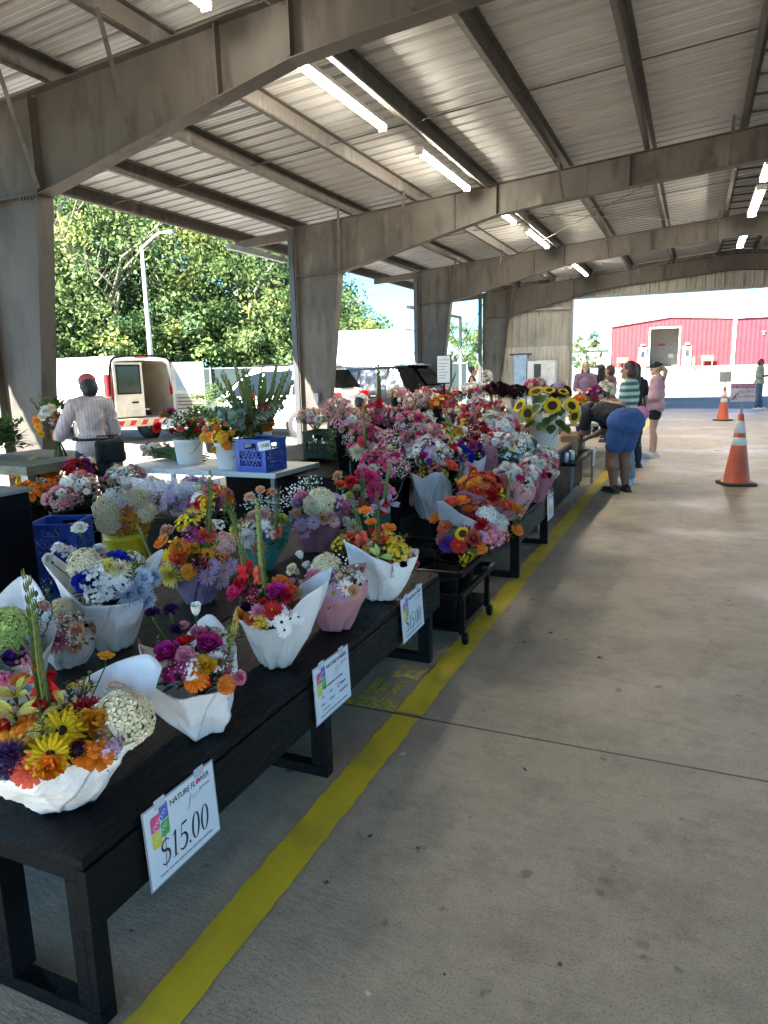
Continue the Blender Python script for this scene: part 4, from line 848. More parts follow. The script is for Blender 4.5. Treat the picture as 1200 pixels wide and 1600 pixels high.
def arc(cx, cy, rx, ry, a0, a1, n=18): return [(cx+rx*math.cos(R_(a0+(a1-a0)*i/n)), cy+ry*math.sin(R_(a0+(a1-a0)*i/n))) for i in range(n+1)]
def serif_price(mb, x, y, h, z):      # $15.00 drawn with thick and thin strokes
    def S(f): return (lambda pts, ws: stroke(mb, [(x+f+p[0]*h+p[1]*h*.12, y+p[1]*h) for p in pts], [w*h for w in ws], z))
    s = S(0); a = arc(.24, .74, .2, .2, 30, 270, 14)+arc(.24, .28, .22, .26, 90, -150, 14); n = len(a); s(a, [.03+.075*abs(math.sin(math.pi*i/(n-1)*1.0)) for i in range(n)]); s([(.25, -.1), (.25, 1.08)], [.035, .035])
    s = S(.56*h); s([(.2, 0), (.2, .98)], [.1, .1]); s([(.06, .83), (.22, .97)], [.04, .05]); s([(.06, .015), (.36, .015)], [.03, .03])
    s = S(1.0*h); s([(.12, .97), (.42, .98)], [.09, .08]); s([(.12, .97), (.09, .53)], [.035, .035]); a = arc(.2, .3, .22, .29, 130, -145, 18); s(a, [.03+.09*math.sin(math.pi*i/18) for i in range(19)])
    s = S(1.52*h); s([(.02, .05), (.12, .05)], [.11, .11])
    for o in (1.72, 2.26):
        s = S(o*h); a = arc(.22, .49, .18, .49, 0, 360, 28); s(a, [.03+.085*abs(math.cos(2*math.pi*i/28)) for i in range(29)])
def petal4(mb, cx, cy, w, h, sq, z, mi):      # leaf-shaped logo patch: two round corners, two pointed
    pts = arc(cx+w*.25, cy+h*.25, w*.25, h*.25, 0, 90, 6)+[(cx-w*.5, cy+h*.5)]+arc(cx-w*.25, cy-h*.25, w*.25, h*.25, 180, 270, 6)+[(cx+w*.5, cy-h*.5)] if sq else [(cx+w*.5, cy+h*.5)]+arc(cx-w*.25, cy+h*.25, w*.25, h*.25, 90, 180, 6)+[(cx-w*.5, cy-h*.5)]+arc(cx+w*.25, cy-h*.25, w*.25, h*.25, 270, 360, 6)
    mb.add([(p[0], p[1], z) for p in pts], [tuple(range(len(pts)))], mi)
def price_card(label, y0, y1, z0, z1, x, tilt, skew, price=True):
    W_, H_ = .279, .212; t = thing('price_card', label, 'sign', (x, (y0+y1)/2, z1), 0, 'printed cards hanging on the black stands'); t.rotation_euler = (0, -tilt, 0)
    # local frame: u along +Y (reading direction), v up, facing +X
    F = Matrix(((0, 0, 1, 0), (1, 0, 0, 0), (0, 1, 0, 0), (0, 0, 0, 1)))@Matrix.Rotation(skew, 4, 'Z')@Matrix.Translation((0, -H_/2, 0))
    def put(name, mb, mats): o = mb.build(name, mats, t); o.data.transform(F); return o
    put('laminate', MB().box(-W_/2-.005, W_/2+.005, -H_/2-.005, H_/2+.005, -.0012, 0), LAM); put('card', MB().box(-W_/2, W_/2, -H_/2, H_/2, .0002, .001), CARD)
    mb = MB(); z = .0016
    petal4(mb, -.104, .061, .034, .042, False, z, 0); petal4(mb, -.07, .078, .032, .046, True, z, 1); petal4(mb, -.104, .016, .034, .044, True, z, 2); petal4(mb, -.07, .031, .032, .042, False, z, 3)
    for (cx, cy) in ((-.1, .056), (-.076, .07), (-.1, .021), (-.077, .033)):
        for k in range(3): stroke(mb, arc(cx-.008+.008*k, cy-.006+.006*k, .005, .006, 0, 330, 8), [.0016]*9, z+.0005, 4)
    put('logo', mb, LOGO); put('tape', MB().box(-.1, -.06, H_/2-.012, H_/2+.014, .0012, .0018).box(.06, .1, H_/2-.012, H_/2+.014, .0012, .0018), pmat('clear_tape', (.5, .55, .62), .15))
    M3 = lambda me: me
    def tx(s, size, u, v, mt=INK, sh=.0, name='lettering', sp=1.0):
        me = textmesh(s, size, sh, .0003, sp); me.materials.clear(); me.materials.append(mt); me.transform(F@Matrix.Translation((u, v, .0016))); link(name, me, t)
    tx('NATURE FL', .0225, .008, .082, INK, .1, sp=.92); tx('WER', .0225, .0975, .082, INK, .1, sp=.92)
    mb = MB(); stroke(mb, arc(.0705, .083, .0042, .0046, 0, 360, 12), [.007]*13, .0018); put('flower_mark', mb, [LOGO[0]])
    mb = MB(); stroke(mb, [(.025, .035), (.02, .03), (.026, .024), (.034, .045), (.04, .066), (.036, .068), (.032, .05), (.028, .03)], [.0012]*8, .0016); stroke(mb, [(.026, .052), (.042, .055)], [.001]*2, .0016)
    stroke(mb, arc(.05, .05, .006, .005, 20, 340, 10)+[(.058, .047), (.061, .056), (.064, .053), (.066, .048), (.07, .056), (.074, .049), (.078, .056), (.082, .05), (.088, .052)], [.0011]*20, .0016); put('script_word', mb, [GINK])
    tx('FARM & FLORIST', .0062, .098, .058, GINK)
    if price:
        mb = MB(); serif_price(mb, -.1, -.068, .072, .0016); put('price', mb, [INK]); tx('THANK YOU FOR SUPPORTING OUR SMALL BUSINESS!', .0088, .0, -.088, GINK, 0)
    else:
        tx('Types of payment we accept:', .0135, .0, .012, INK, .1)
        for (s, u, v, sz) in (('Cash', -.085, -.018, .01), ('Cards', -.02, -.018, .01), ('Square', .078, -.02, .017), ('Checks', -.085, -.048, .01), ('Mobile pay', -.015, -.048, .01), ('No bills over 50', -.06, -.07, .008)): tx(s, sz, u, v, GINK if sz < .012 else INK)
        mb = MB(); stroke(mb, [(.034, -.028), (.046, -.028), (.046, -.012), (.034, -.012), (.034, -.028)], [.003]*5, .0016); put('pay_mark', mb, [INK])
        mb = MB()
        for k in range(4): stroke(mb, [(.05+.018*k, -.05), (.062+.018*k, -.05)], [.011]*2, .0016, (1, 0, 1, 3)[k])
        put('card_mark', mb, LOGO); tx('THANK YOU FOR SUPPORTING OUR SMALL BUSINESS!', .0088, .0, -.09, GINK, 0)
    return t
price_card('nearest 15.00 price card with colourful leaf logo', 1.2, 1.49, .26, .468, -1.214, .06, -.015)
price_card('payment information card, between the two 15.00 price cards', 2.085, 2.365, .28, .49, -1.214, .05, -.02, False)
price_card('15.00 price card hanging at the far end of the front black stand', 2.92, 3.22, .28, .495, -1.214, .05, .02)
price_card('small bluish price card on the farther black stand', 6.06, 6.4, .2, .455, -1.122, .05, 0)
# floor sign board standing in the flowers
c = aty(694, 577, 9.6); t = thing('menu_stand', 'white menu board on a black post among the flowers', 'sign', (c.x, 9.6, 0))
MB().box(-.012, .012, -.012, .012, 0, c.z-.2).build('post', BLK2, t); MB().box(-.11, .11, -.015, .015, c.z-.2, c.z+.2).build('frame', BLK2, t, bevel=.006); MB().box(-.095, .095, -.019, -.016, c.z-.185, c.z+.185).build('sheet', WHT, t)
text('lettering', 'FLOWERS', .036, t, (0, -.021, c.z+.13), (math.pi/2, 0, 0), LOGO[0])
for k in range(6): MB().box(-.075, .06-.02*(k % 3), -.0205, -.0192, c.z+.075-.04*k, c.z+.083-.04*k).build('text_line', GINK, t)
# cones
CONE = pmat('orange_cone_plastic', (.62, .1, .025), .5, .25, 4, .15, 40, col2=(.42, .07, .03)); CBASE = pmat('cone_base_rubber', (.045, .032, .026), .8); REFL = pmat('reflective_band', (.6, .6, .56), .4, .15, 9)
def cone(label, loc, rz, h=.93, group='orange traffic cones', sign=None):
    t = thing('traffic_cone', label, 'traffic cone', loc, rz, group); r0, r1 = .165*h/.93, .03*h/.93; rr = lambda z: r0+(r1-r0)*(z-.04)/(h-.04)
    b_ = MB(); b_.prism([(-.2, -.15), (-.15, -.2), (.15, -.2), (.2, -.15), (.2, .15), (.15, .2), (-.15, .2), (-.2, .15)], lambda p, z: (p[0]*1.05, p[1]*1.05, z), 0, .035); b_.build('base', CBASE, t, bevel=.008)
    mb = MB(); mb.lathe([(r0+.02, .036), (rr(.06), .06), (rr(h*.5), h*.5), (r1, h), (r1*.7, h), (r1*.6, h-.05)], 24); mb.build('body', CONE, t, True)
    for z0, z1 in ((.56*h, .67*h), (.73*h, .90*h)): mb = MB(); mb.lathe([(rr(z0)+.001, z0), (rr(z0)+.004, z0+.004), (rr(z1)+.004, z1-.004), (rr(z1)+.001, z1)], 24); mb.build('reflective_band', REFL, t, True)
    return t
p = atz(1150, 757, 0); cone('large orange cone on the floor below the no pets sign', (p.x, p.y, 0), .3)
t = thing('no_pets_sign', 'pink attention no pets allowed sign on a post in the nearest cone', 'sign', (p.x, p.y-.02, 0)); s0 = aty(1158, 614, p.y); dx = s0.x-p.x
MB().box(-.014, .014, .01, .03, .9, 1.3).build('post', GAL, t); PB = pmat('sign_white_pink', (.6, .5, .52), .5); PR = pmat('sign_crimson', (.42, .03, .1), .5)
MB().box(-.145, .145, -.008, 0, 1.08, 1.31).build('board', PB, t, bevel=.003); MB().box(-.14, .14, -.0105, -.0085, 1.252, 1.304).build('header', PR, t)
text('lettering', 'ATTENTION', .05, t, (0, -.012, 1.277), (math.pi/2, 0, 0), PB); text('lettering', 'NO PETS', .05, t, (.045, -.0095, 1.205), (math.pi/2, 0, 0), PR); text('lettering', 'ALLOWED', .047, t, (.045, -.0095, 1.145), (math.pi/2, 0, 0), PR)
mb = MB(); stroke(mb, [(-.13, 1.105), (-.11, 1.12), (-.09, 1.15), (-.07, 1.175), (-.055, 1.19)], [.012, .018, .02, .016, .01], 0); stroke(mb, [(-.09, 1.15), (-.07, 1.11)], [.012, .01], 0); stroke(mb, [(-.1, 1.13), (-.1, 1.1)], [.01, .01], 0); stroke(mb, [(-.06, 1.19), (-.045, 1.18)], [.02, .012], 0)
o = mb.build('dog_symbol', PR, t); o.data.transform(Matrix(((1, 0, 0, 0), (0, 0, 1, -.0095), (0, 1, 0, 0), (0, 0, 0, 1))))
p = atz(1129, 657, 0); cone('dark orange cone standing farther back at the shed exit', (p.x, p.y, 0), .8)
t = thing('small_sign', 'small grey sign box on a post in the farther cone', 'sign', (p.x, p.y, 0)); MB().box(-.012, .012, -.01, .01, .9, 1.34).build('post', GAL, t); MB().box(-.15, .14, -.07, .07, 1.08, 1.36).build('board', pmat('grey_board', (.32, .3, .3), .6), t, bevel=.005)
for (x, y, lab) in ((1083, 583, 'small bright orange cone in front of the red hall'), (1003, 572, 'tiny orange marker beside the left cream door')):
    p = aty(x, y, 54 if x > 1050 else 58); cone(lab, (p.x, p.y, terr(0, p.y)), 0, .93 if x > 1050 else .6)
# small things on the floor
rg = random.Random(4)
LFM = pmat('dry_leaf', (.09, .07, .03), .8); SCR = pmat('white_scrap', (.6, .6, .58), .7)
for (x, y, s, mt, nm, lab) in ((630, 1180, .02, SCR, 'paper_scrap', 'small white scrap just right of the yellow line'), (575, 1555, .012, SCR, 'paper_scrap', 'tiny white chip near the bottom edge'), (456, 1216, .03, pmat('clear_wrapper', (.4, .42, .36), .2), 'torn_wrapper', 'torn shiny wrapper under the front black stand'), (805, 1002, .012, SCR, 'paper_scrap', 'white speck far down on the floor near the line'), (722, 1000, .018, SCR, 'paper_scrap', 'white sliver lying on the yellow line'),
    (875, 1508, .012, LFM, 'leaf_bit', 'dark crumb left of centre near the bottom'), (937, 1029, .022, LFM, 'leaf_bit', 'curled brown leaf bit on the right floor'), (860, 990, .02, LFM, 'leaf_bit', 'thin brown leaf bit below the farther stand'), (883, 1000, .012, LFM, 'leaf_bit', 'tiny leaf bit beside the thin brown one'), (1030, 745, .02, LFM, 'leaf_bit', 'dark leaf bit in front of the pink jacket woman'), (510, 1380, .014, LFM, 'leaf_bit', 'brown leaf bit just right of the line near the front')):
    p = atz(x, y, 0); mb = MB(); n = 7; pts = [(s*rg.uniform(.5, 1.2)*math.cos(k*6.28/n), s*.6*rg.uniform(.5, 1.2)*math.sin(k*6.28/n), .002+rg.uniform(0, s*.35)) for k in range(n)]; mb.add(pts+[(0, 0, .003+s*.2)], [(k, (k+1) % n, n) for k in range(n)])
    o = mb.build(nm, mt, None, loc=(p.x, p.y, 0)); tag(o, lab, 'litter', 'bits of litter on the floor'); o.rotation_euler = (0, 0, rg.random()*6)
# ------------------------------------------------------------------ flowers
def dpx(x, y, Y, r, rz): c = aty(x, y, Y); return (c.x, c.y, c.z, r, rz)
def wrapped(label, px, py, Y, r, rz, base_z, colr, r0, Rt, lo, peaks, lean=(0, 0), seed=1, group='paper-wrapped bouquets', back=0, clear=False):
    d = dpx(px, py, Y, r, rz); b_ = Bouquet(label, (d[0]-lean[0]*.7, d[1]-lean[1]*.7, base_z), d, 'wrapped_bouquet', 'bouquet', group); 
    wrap(b_.o, colr, r0, Rt, lo, [(R_(a), h, w) for a, h, w in peaks], lean, seed, 'cellophane_wrap' if clear else 'paper_wrap'); b_.rim = lo; return b_
TZ = .471
b = wrapped('white-paper bouquet with yellow gerberas and orange rose, on the nearest stand corner', 98, 1150, 1.2, .21, .1, TZ, 'white', .09, .245, .2, [(75, .32, .5), (205, .3, .5)], (.01, -.01), 3)
b.px([('gerbera', 96, 1142, .058, 'yellow', 'brown'), ('gerbera', 78, 1180, .05, 'yellow', 'brown'), ('lily', 100, 1106, .042, 'lemon'), ('rose', 153, 1132, .045, 'amber'), ('zinnia', 159, 1104, .036, 'hotpink'), ('dahlia', 130, 1112, .04, 'crimson'), ('hydr', 192, 1124, .072, 'cream'), ('hydr', 183, 1100, .05, 'white'), ('cosmos', 150, 1183, .036, 'orange'), ('cosmos', 131, 1178, .03, 'orange'), ('lily', 24, 1090, .05, 'lemon'), ('lily', 24, 1120, .05, 'lemon'), ('cup', 66, 1108, .036, 'red'), ('cosmos', 52, 1146, .036, 'orange'), ('cosmos', 44, 1176, .033, 'amber'), ('zinnia', 45, 1200, .042, 'coral'), ('carn', 78, 1200, .036, 'orange'), ('scab', 14, 1188, .045, 'purple'), ('cosmos', 32, 1062, .026, 'orange'), ('cosmos', 18, 1157, .033, 'amber'), ('cup', 8, 1140, .036, 'red'), ('plume', 184, 1168, .022, 'lilac'), ('cluster', 168, 1172, .03, 'lilac'), ('cup', 82, 1062, .03, 'red'), ('glad', 72, 1105, .034, 'red'), ('cosmos', 166, 1024, .022, 'amber'), ('cosmos', 182, 1072, .022, 'peach', 'bud'), ('fern', 60, 1160, .05), ('cosmos', 140, 1050, .007, 'bud'), ('cosmos', 131, 1060, .008, 'bud'), ('scab', 122, 1172, .022, 'maroon'), ('cluster', 112, 1128, .036, 'yellow'), ('cluster', 62, 1150, .04, 'lemon')])
b.leaves(.7); b.fill('gold', 14, 300); b.done()
b = wrapped('white-paper bouquet of pink carnations and magenta plumes, second along the front stand', 305, 1040, 1.62, .13, .09, TZ, 'white', .06, .14, .165, [(208, .3, .6), (110, .33, .45)], (-.02, 0), 5)
b.px([('cup', 306, 956, .036, 'white'), ('carn', 310, 990, .032, 'pink'), ('carn', 290, 1026, .032, 'pink'), ('rose', 262, 1020, .036, 'magenta'), ('rose', 326, 1008, .036, 'magenta'), ('carn', 266, 953, .026, 'purple'), ('carn', 238, 959, .026, 'purple'), ('dahlia', 276, 984, .026, 'purple'), ('plume', 222, 1015, .02, 'magenta'), ('carn', 320, 1040, .034, 'gold'), ('daisy', 338, 1033, .032, 'white'), ('zinnia', 306, 1062, .036, 'orange'), ('cosmos', 353, 1070, .028, 'orange'), ('plume', 346, 1050, .032, 'magenta'), ('plume', 358, 1058, .026, 'magenta'), ('plume', 366, 985, .03, 'lemon'), ('plume', 360, 1005, .028, 'lemon'), ('carn', 373, 1058, .026, 'pink'), ('cluster', 278, 1048, .036, 'magenta'), ('sprig', 350, 1020, .04), ('cluster', 300, 1045, .03, 'white'), ('carn', 287, 978, .02, 'pink'), ('cluster', 335, 990, .03, 'dust')]); b.leaves(.8); b.fill('jewel', 12, 301); b.done()
b = wrapped('white-paper bouquet of red blooms and small black-eyed daisies, third along the front stand', 428, 950, 2.14, .125, .1, TZ, 'white', .06, .145, .185, [(33, .38, .7), (213, .24, .6)], (0, 0), 8)
b.px([('rose', 372, 926, .04, 'hotpink'), ('carn', 376, 914, .034, 'red'), ('glad', 413, 915, .031, 'coral'), ('glad', 386, 905, .029, 'red'), ('lily', 398, 913, .036, 'red'), ('cosmos', 440, 907, .036, 'orange', 'gold'), ('rose', 432, 926, .036, 'magenta'), ('carn', 450, 931, .032, 'red'), ('zinnia', 425, 952, .036, 'red'), ('daisy', 453, 966, .028, 'white', 'black'), ('daisy', 440, 972, .028, 'white', 'black'), ('daisy', 466, 964, .028, 'white', 'black'), ('daisy', 444, 984, .028, 'white', 'black'), ('daisy', 437, 956, .028, 'white', 'black'), ('carn', 471, 945, .026, 'red'), ('carn', 482, 966, .026, 'red'), ('cluster', 457, 988, .04, 'magenta'), ('carn', 405, 956, .03, 'pink'), ('cup', 388, 951, .036, 'purple'), ('cluster', 408, 968, .036, 'yellow'), ('carn', 376, 962, .03, 'amber'), ('cluster', 472, 985, .034, 'white'), ('daisy', 424, 968, .026, 'white', 'black'), ('carn', 392, 968, .026, 'coral'), ('cup', 455, 912, .026, 'pink'), ('cluster', 395, 935, .03, 'crimson')]); b.leaves(.8); b.fill('mixed', 12, 302); b.done()
b = wrapped('rose-pink wrapped bouquet of cream hydrangea and lilac daisies on the front stand', 522, 918, 2.56, .13, .1, TZ, 'rose', .065, .155, .21, [(50, .27, .7), (250, .25, .6)], (0, 0), 11)
b.px([('hydr', 510, 886, .06, 'cream'), ('rose', 495, 906, .044, 'pink'), ('carn', 516, 899, .034, 'lilac'), ('daisy', 505, 921, .038, 'lilac'), ('daisy', 521, 926, .038, 'lilac'), ('daisy', 497, 925, .036, 'lavender'), ('breath', 535, 890, .06, 'white'), ('cup', 470, 870, .032, 'white'), ('cup', 480, 886, .034, 'white'), ('daisy', 540, 918, .034, 'white'), ('carn', 550, 924, .034, 'peach'), ('cluster', 557, 905, .04, 'white'), ('carn', 457, 890, .03, 'cream'), ('cup', 466, 896, .026, 'cream'), ('sprig', 535, 905, .04), ('cluster', 530, 900, .036, 'blush'), ('daisy', 535, 930, .03, 'lilac'), ('cluster', 488, 896, .03, 'cream'), ('cup', 548, 896, .03, 'cream')]); b.leaves(.85); b.fill('soft', 14, 303); b.done()
b = wrapped('white-paper bouquet of yellow blossoms and a lime lily, last on the front stand', 598, 868, 3.0, .14, .1, TZ, 'white', .065, .175, .21, [(235, .34, .6), (20, .24, .6)], (.02, 0), 13)
b.px([('cosmos', 608, 824, .036, 'orange'), ('cosmos', 570, 797, .034, 'orange'), ('cosmos', 580, 815, .03, 'orange'), ('lily', 593, 870, .05, 'lime'), ('cluster', 617, 850, .048, 'yellow'), ('cluster', 627, 862, .046, 'yellow'), ('lily', 590, 834, .042, 'red'), ('zinnia', 556, 849, .038, 'red'), ('cluster', 530, 848, .042, 'yellow'), ('cup', 628, 882, .034, 'purple'), ('cluster', 646, 876, .034, 'magenta'), ('plume', 612, 898, .022, 'magenta'), ('rose', 595, 846, .036, 'coral'), ('glad', 592, 850, .026, 'orange'), ('cluster', 606, 838, .036, 'yellow'), ('glad', 566, 850, .026, 'coral'), ('sprig', 640, 895, .04), ('cluster', 575, 858, .03, 'gold'), ('carn', 548, 838, .028, 'coral')]); b.leaves(.8); b.fill('gold', 14, 304); b.done()
b = wrapped('tall white-paper bouquet of white carnations and blue roses on the brown stand', 170, 905, 2.05, .16, .12, TZ, 'white', .075, .165, .23, [(215, .44, .5), (55, .4, .5)], (.02, -.02), 17)
b.px([('carn', 124, 826, .032, 'white'), ('carn', 92, 857, .03, 'white'), ('carn', 107, 863, .032, 'white'), ('carn', 155, 860, .032, 'white'), ('carn', 76, 873, .026, 'white'), ('hydr', 132, 882, .06, 'cream'), ('cluster', 148, 905, .05, 'white'), ('rose', 134, 909, .046, 'blue'), ('rose', 184, 877, .042, 'blue'), ('mum', 187, 890, .046, 'cream'), ('carn', 172, 886, .04, 'lemon'), ('daisy', 172, 905, .03, 'white', 'black'), ('daisy', 166, 927, .03, 'white', 'black'), ('daisy', 181, 900, .03, 'white', 'black'), ('daisy', 192, 914, .03, 'white', 'black'), ('mum', 214, 922, .056, 'ice'), ('mum', 200, 928, .05, 'ice'), ('mum', 236, 903, .046, 'ice'), ('mum', 226, 936, .046, 'ice'), ('sprig', 212, 905, .04), ('cluster', 160, 890, .04, 'white'), ('mum', 222, 905, .045, 'ice'), ('cluster', 150, 930, .04, 'white')]); b.leaves(.8); b.fill('white', 14, 305); b.done()
b = wrapped('purple-wrapped bouquet of amber zinnias and lavender daisies on the brown stand', 308, 868, 2.66, .155, .15, TZ, 'purple', .075, .15, .21, [(250, .24, .6), (20, .24, .6)], (0, 0), 19)
b.px([('cluster', 290, 815, .05, 'yellow'), ('cluster', 300, 806, .05, 'yellow'), ('gerbera', 285, 825, .03, 'yellow', 'gold'), ('cosmos', 282, 858, .05, 'orange'), ('gerbera', 324, 866, .036, 'amber', 'brown'), ('zinnia', 295, 893, .038, 'amber'), ('mum', 267, 897, .06, 'lemon'), ('carn', 303, 857, .03, 'amber'), ('hydr', 349, 850, .056, 'blush'), ('carn', 262, 830, .04, 'peach'), ('cluster', 302, 836, .05, 'magenta'), ('daisy', 324, 900, .042, 'lavender'), ('daisy', 350, 892, .042, 'lilac'), ('daisy', 362, 884, .04, 'lavender'), ('daisy', 346, 908, .04, 'lilac'), ('daisy', 332, 884, .036, 'lavender'), ('gerbera', 263, 868, .034, 'yellow', 'gold'), ('carn', 250, 882, .036, 'pink'), ('carn', 256, 905, .036, 'crimson'), ('cosmos', 253, 846, .04, 'orange'), ('glad', 326, 840, .031, 'coral'), ('cluster', 340, 820, .04, 'white'), ('carn', 320, 838, .04, 'coral'), ('rose', 280, 872, .04, 'coral'), ('glad', 243, 880, .02, 'orange'), ('cluster', 315, 880, .04, 'crimson'), ('cluster', 346, 868, .036, 'orange')]); b.leaves(.85); b.fill('gold', 12, 306); b.done()
b = wrapped('teal-wrapped bouquet of white mums and peach carnations on the brown stand', 408, 832, 3.25, .145, .13, TZ, 'teal', .06, .16, .24, [(30, .31, .6), (240, .29, .6)], (0, 0), 23)
b.px([('carn', 407, 766, .03, 'peach'), ('carn', 425, 769, .03, 'peach'), ('carn', 390, 777, .032, 'peach'), ('breath', 400, 787, .07, 'white'), ('breath', 420, 792, .07, 'white'), ('mum', 386, 841, .055, 'white'), ('mum', 404, 856, .046, 'peach'), ('carn', 396, 808, .042, 'blush'), ('carn', 412, 804, .042, 'blush'), ('daisy', 412, 821, .036, 'white', 'white'), ('carn', 438, 812, .044, 'lemon'), ('sprig', 440, 845, .055), ('sprig', 430, 835, .05), ('mum', 371, 832, .05, 'lemon'), ('glad', 376, 850, .028, 'coral'), ('glad', 429, 840, .029, 'coral'), ('cluster', 425, 830, .045, 'white'), ('sprig', 355, 810, .05), ('euc', 448, 830, .05), ('cluster', 390, 822, .04, 'cream')]); b.leaves(.9); b.fill('blush', 16, 307); b.done()
b = wrapped('mauve-wrapped bouquet of cream hydrangea and lavender daisies behind the pink one', 492, 800, 3.72, .16, .14, TZ, 'mauve', .07, .165, .24, [(30, .28, .6), (240, .28, .6)], (0, 0), 29)
b.px([('hydr', 502, 782, .075, 'cream'), ('hydr', 490, 790, .06, 'cream'), ('rose', 465, 786, .04, 'lilac'), ('rose', 471, 776, .04, 'pink'), ('daisy', 470, 820, .042, 'lavender'), ('daisy', 490, 816, .042, 'lilac'), ('daisy', 475, 832, .04, 'lavender'), ('carn', 463, 802, .034, 'peach'), ('rose', 506, 810, .034, 'peach'), ('carn', 516, 806, .034, 'blush'), ('breath', 482, 762, .08, 'white'), ('breath', 456, 776, .07, 'white'), ('rose', 534, 792, .05, 'pink'), ('cluster', 525, 780, .05, 'lilac'), ('carn', 530, 758, .04, 'coral'), ('carn', 540, 815, .034, 'white'), ('sprig', 545, 815, .05), ('glad', 485, 770, .016, 'white'), ('cluster', 455, 815, .045, 'dust'), ('mum', 550, 822, .045, 'cream'), ('daisy', 522, 815, .035, 'blush')]); b.leaves(.9); b.fill('pink', 16, 308); b.done()
b = wrapped('hot-pink bouquet with tall gladiolus and cream lisianthus in dark wrap', 575, 775, 4.2, .16, .16, TZ, 'green', .07, .15, .2, [(30, .22, .6)], (0, 0), 31)
b.px([('dahlia', 585, 766, .06, 'hotpink'), ('carn', 578, 746, .06, 'hotpink'), ('rose', 567, 742, .05, 'hotpink'), ('lily', 606, 788, .06, 'lilac'), ('lily', 592, 792, .05, 'lilac'), ('cup', 535, 762, .05, 'lemon'), ('cup', 549, 776, .05, 'lemon'), ('carn', 549, 754, .05, 'red'), ('carn', 528, 744, .04, 'peach'), ('rose', 542, 797, .055, 'pink'), ('glad', 570, 800, .034, 'coral'), ('glad', 596, 800, .034, 'red'), ('cluster', 558, 790, .05, 'lilac'), ('cluster', 540, 780, .05, 'white'), ('carn', 600, 762, .05, 'pink'), ('cup', 560, 765, .045, 'cream'), ('cluster', 610, 770, .05, 'pink'), ('cluster', 575, 800, .04, 'cream'), ('sprig', 525, 790, .06)]); b.leaves(.9); b.fill('hot', 18, 309); b.done()
b = wrapped('white-paper bouquet of green hydrangea and violet iris at the left edge', 6, 1020, 1.5, .14, .1, TZ, 'white', .06, .17, .2, [(120, .42, .5), (190, .35, .5)], (0, 0), 37)
b.px([('hydr', 8, 985, .075, 'lime'), ('hydr', 5, 1010, .06, 'lime'), ('cup', 26, 1024, .05, 'violet'), ('cup', 14, 1032, .045, 'violet'), ('mum', 43, 1007, .034, 'ice'), ('plume', 36, 985, .02, 'purple'), ('sprig', 52, 970, .05), ('fern', 75, 960, .05), ('carn', 68, 948, .026, 'blush'), ('euc', 10, 1050, .05), ('carn', 8, 1060, .03, 'pink'), ('cluster', 44, 1030, .034, 'pink'), ('mum', 30, 1075, .045, 'ice'), ('euc', 45, 1060, .05), ('cup', 56, 1050, .028, 'pink'), ('cup', 73, 924, .014, 'lime'), ('mum', 20, 1085, .04, 'ice')]); b.leaves(.9); b.fill('lavender', 10, 310); b.done()
b = wrapped('dusty pink and cream bouquet in white paper, left of the tall white one', 104, 985, 1.85, .12, .08, TZ, 'white', .05, .13, .16, [(200, .28, .6)], (0, 0), 41)
b.px([('hydr', 98, 954, .05, 'cream'), ('cluster', 106, 974, .05, 'blush'), ('dahlia', 88, 1000, .046, 'pink'), ('breath', 110, 985, .06, 'white'), ('breath', 92, 985, .05, 'white'), ('carn', 119, 984, .034, 'peach'), ('carn', 116, 1009, .03, 'peach'), ('carn', 80, 982, .036, 'blush'), ('sprig', 84, 1022, .04), ('cluster', 122, 995, .03, 'cream'), ('cluster', 85, 962, .034, 'cream')]); b.leaves(.9); b.fill('blush', 12, 311); b.done()
# ---- cart bouquets
b = wrapped('grey-white paper bouquet of red dahlia and a small sunflower on the cart', 738, 838, 4.2, .2, .17, .44, 'grey', .1, .17, .17, [(222, .34, .8)], (.04, -.03), 43)
b.px([('dahlia', 735, 815, .06, 'crimson'), ('dahlia', 752, 820, .05, 'red'), ('sunfl', 723, 834, .05, 'yellow'), ('rose', 740, 842, .05, 'coral'), ('zinnia', 717, 852, .05, 'red'), ('cluster', 731, 872, .05, 'yellow'), ('scab', 698, 850, .05, 'violet'), ('zinnia', 694, 822, .05, 'coral'), ('cosmos', 680, 810, .04, 'orange'), ('cosmos', 690, 842, .04, 'bronze'), ('hydr', 762, 808, .07, 'white'), ('hydr', 778, 818, .06, 'white'), ('cluster', 768, 835, .07, 'pink'), ('dahlia', 775, 840, .05, 'pink'), ('cosmos', 763, 840, .04, 'orange'), ('carn', 752, 838, .036, 'lilac'), ('cosmos', 752, 857, .036, 'orange'), ('cup', 742, 862, .04, 'lemon'), ('rose', 706, 788, .055, 'coral'), ('cosmos', 722, 782, .055, 'orange'), ('cosmos', 810, 795, .045, 'orange'), ('cosmos', 808, 828, .045, 'orange'), ('rose', 790, 792, .05, 'coral'), ('carn', 768, 772, .045, 'red'), ('carn', 770, 780, .04, 'red'), ('sprig', 808, 812, .08), ('sprig', 795, 835, .07), ('cosmos', 733, 795, .04, 'orange'), ('cluster', 785, 835, .05, 'coral'), ('cosmos', 756, 760, .035, 'bronze'), ('cluster', 750, 790, .05, 'coral'), ('cup', 690, 860, .04, 'purple'), ('glad', 790, 790, .02, 'coral')]); b.leaves(.9); b.fill('mixed', 18, 312); b.done()
b = wrapped('bouquet turned away, its big grey-white paper back facing out behind the cart', 676, 745, 4.75, .13, .11, .5, 'grey', .09, .125, .24, [(300, .37, .8), (230, .36, .5)], (.0, 0), 47)
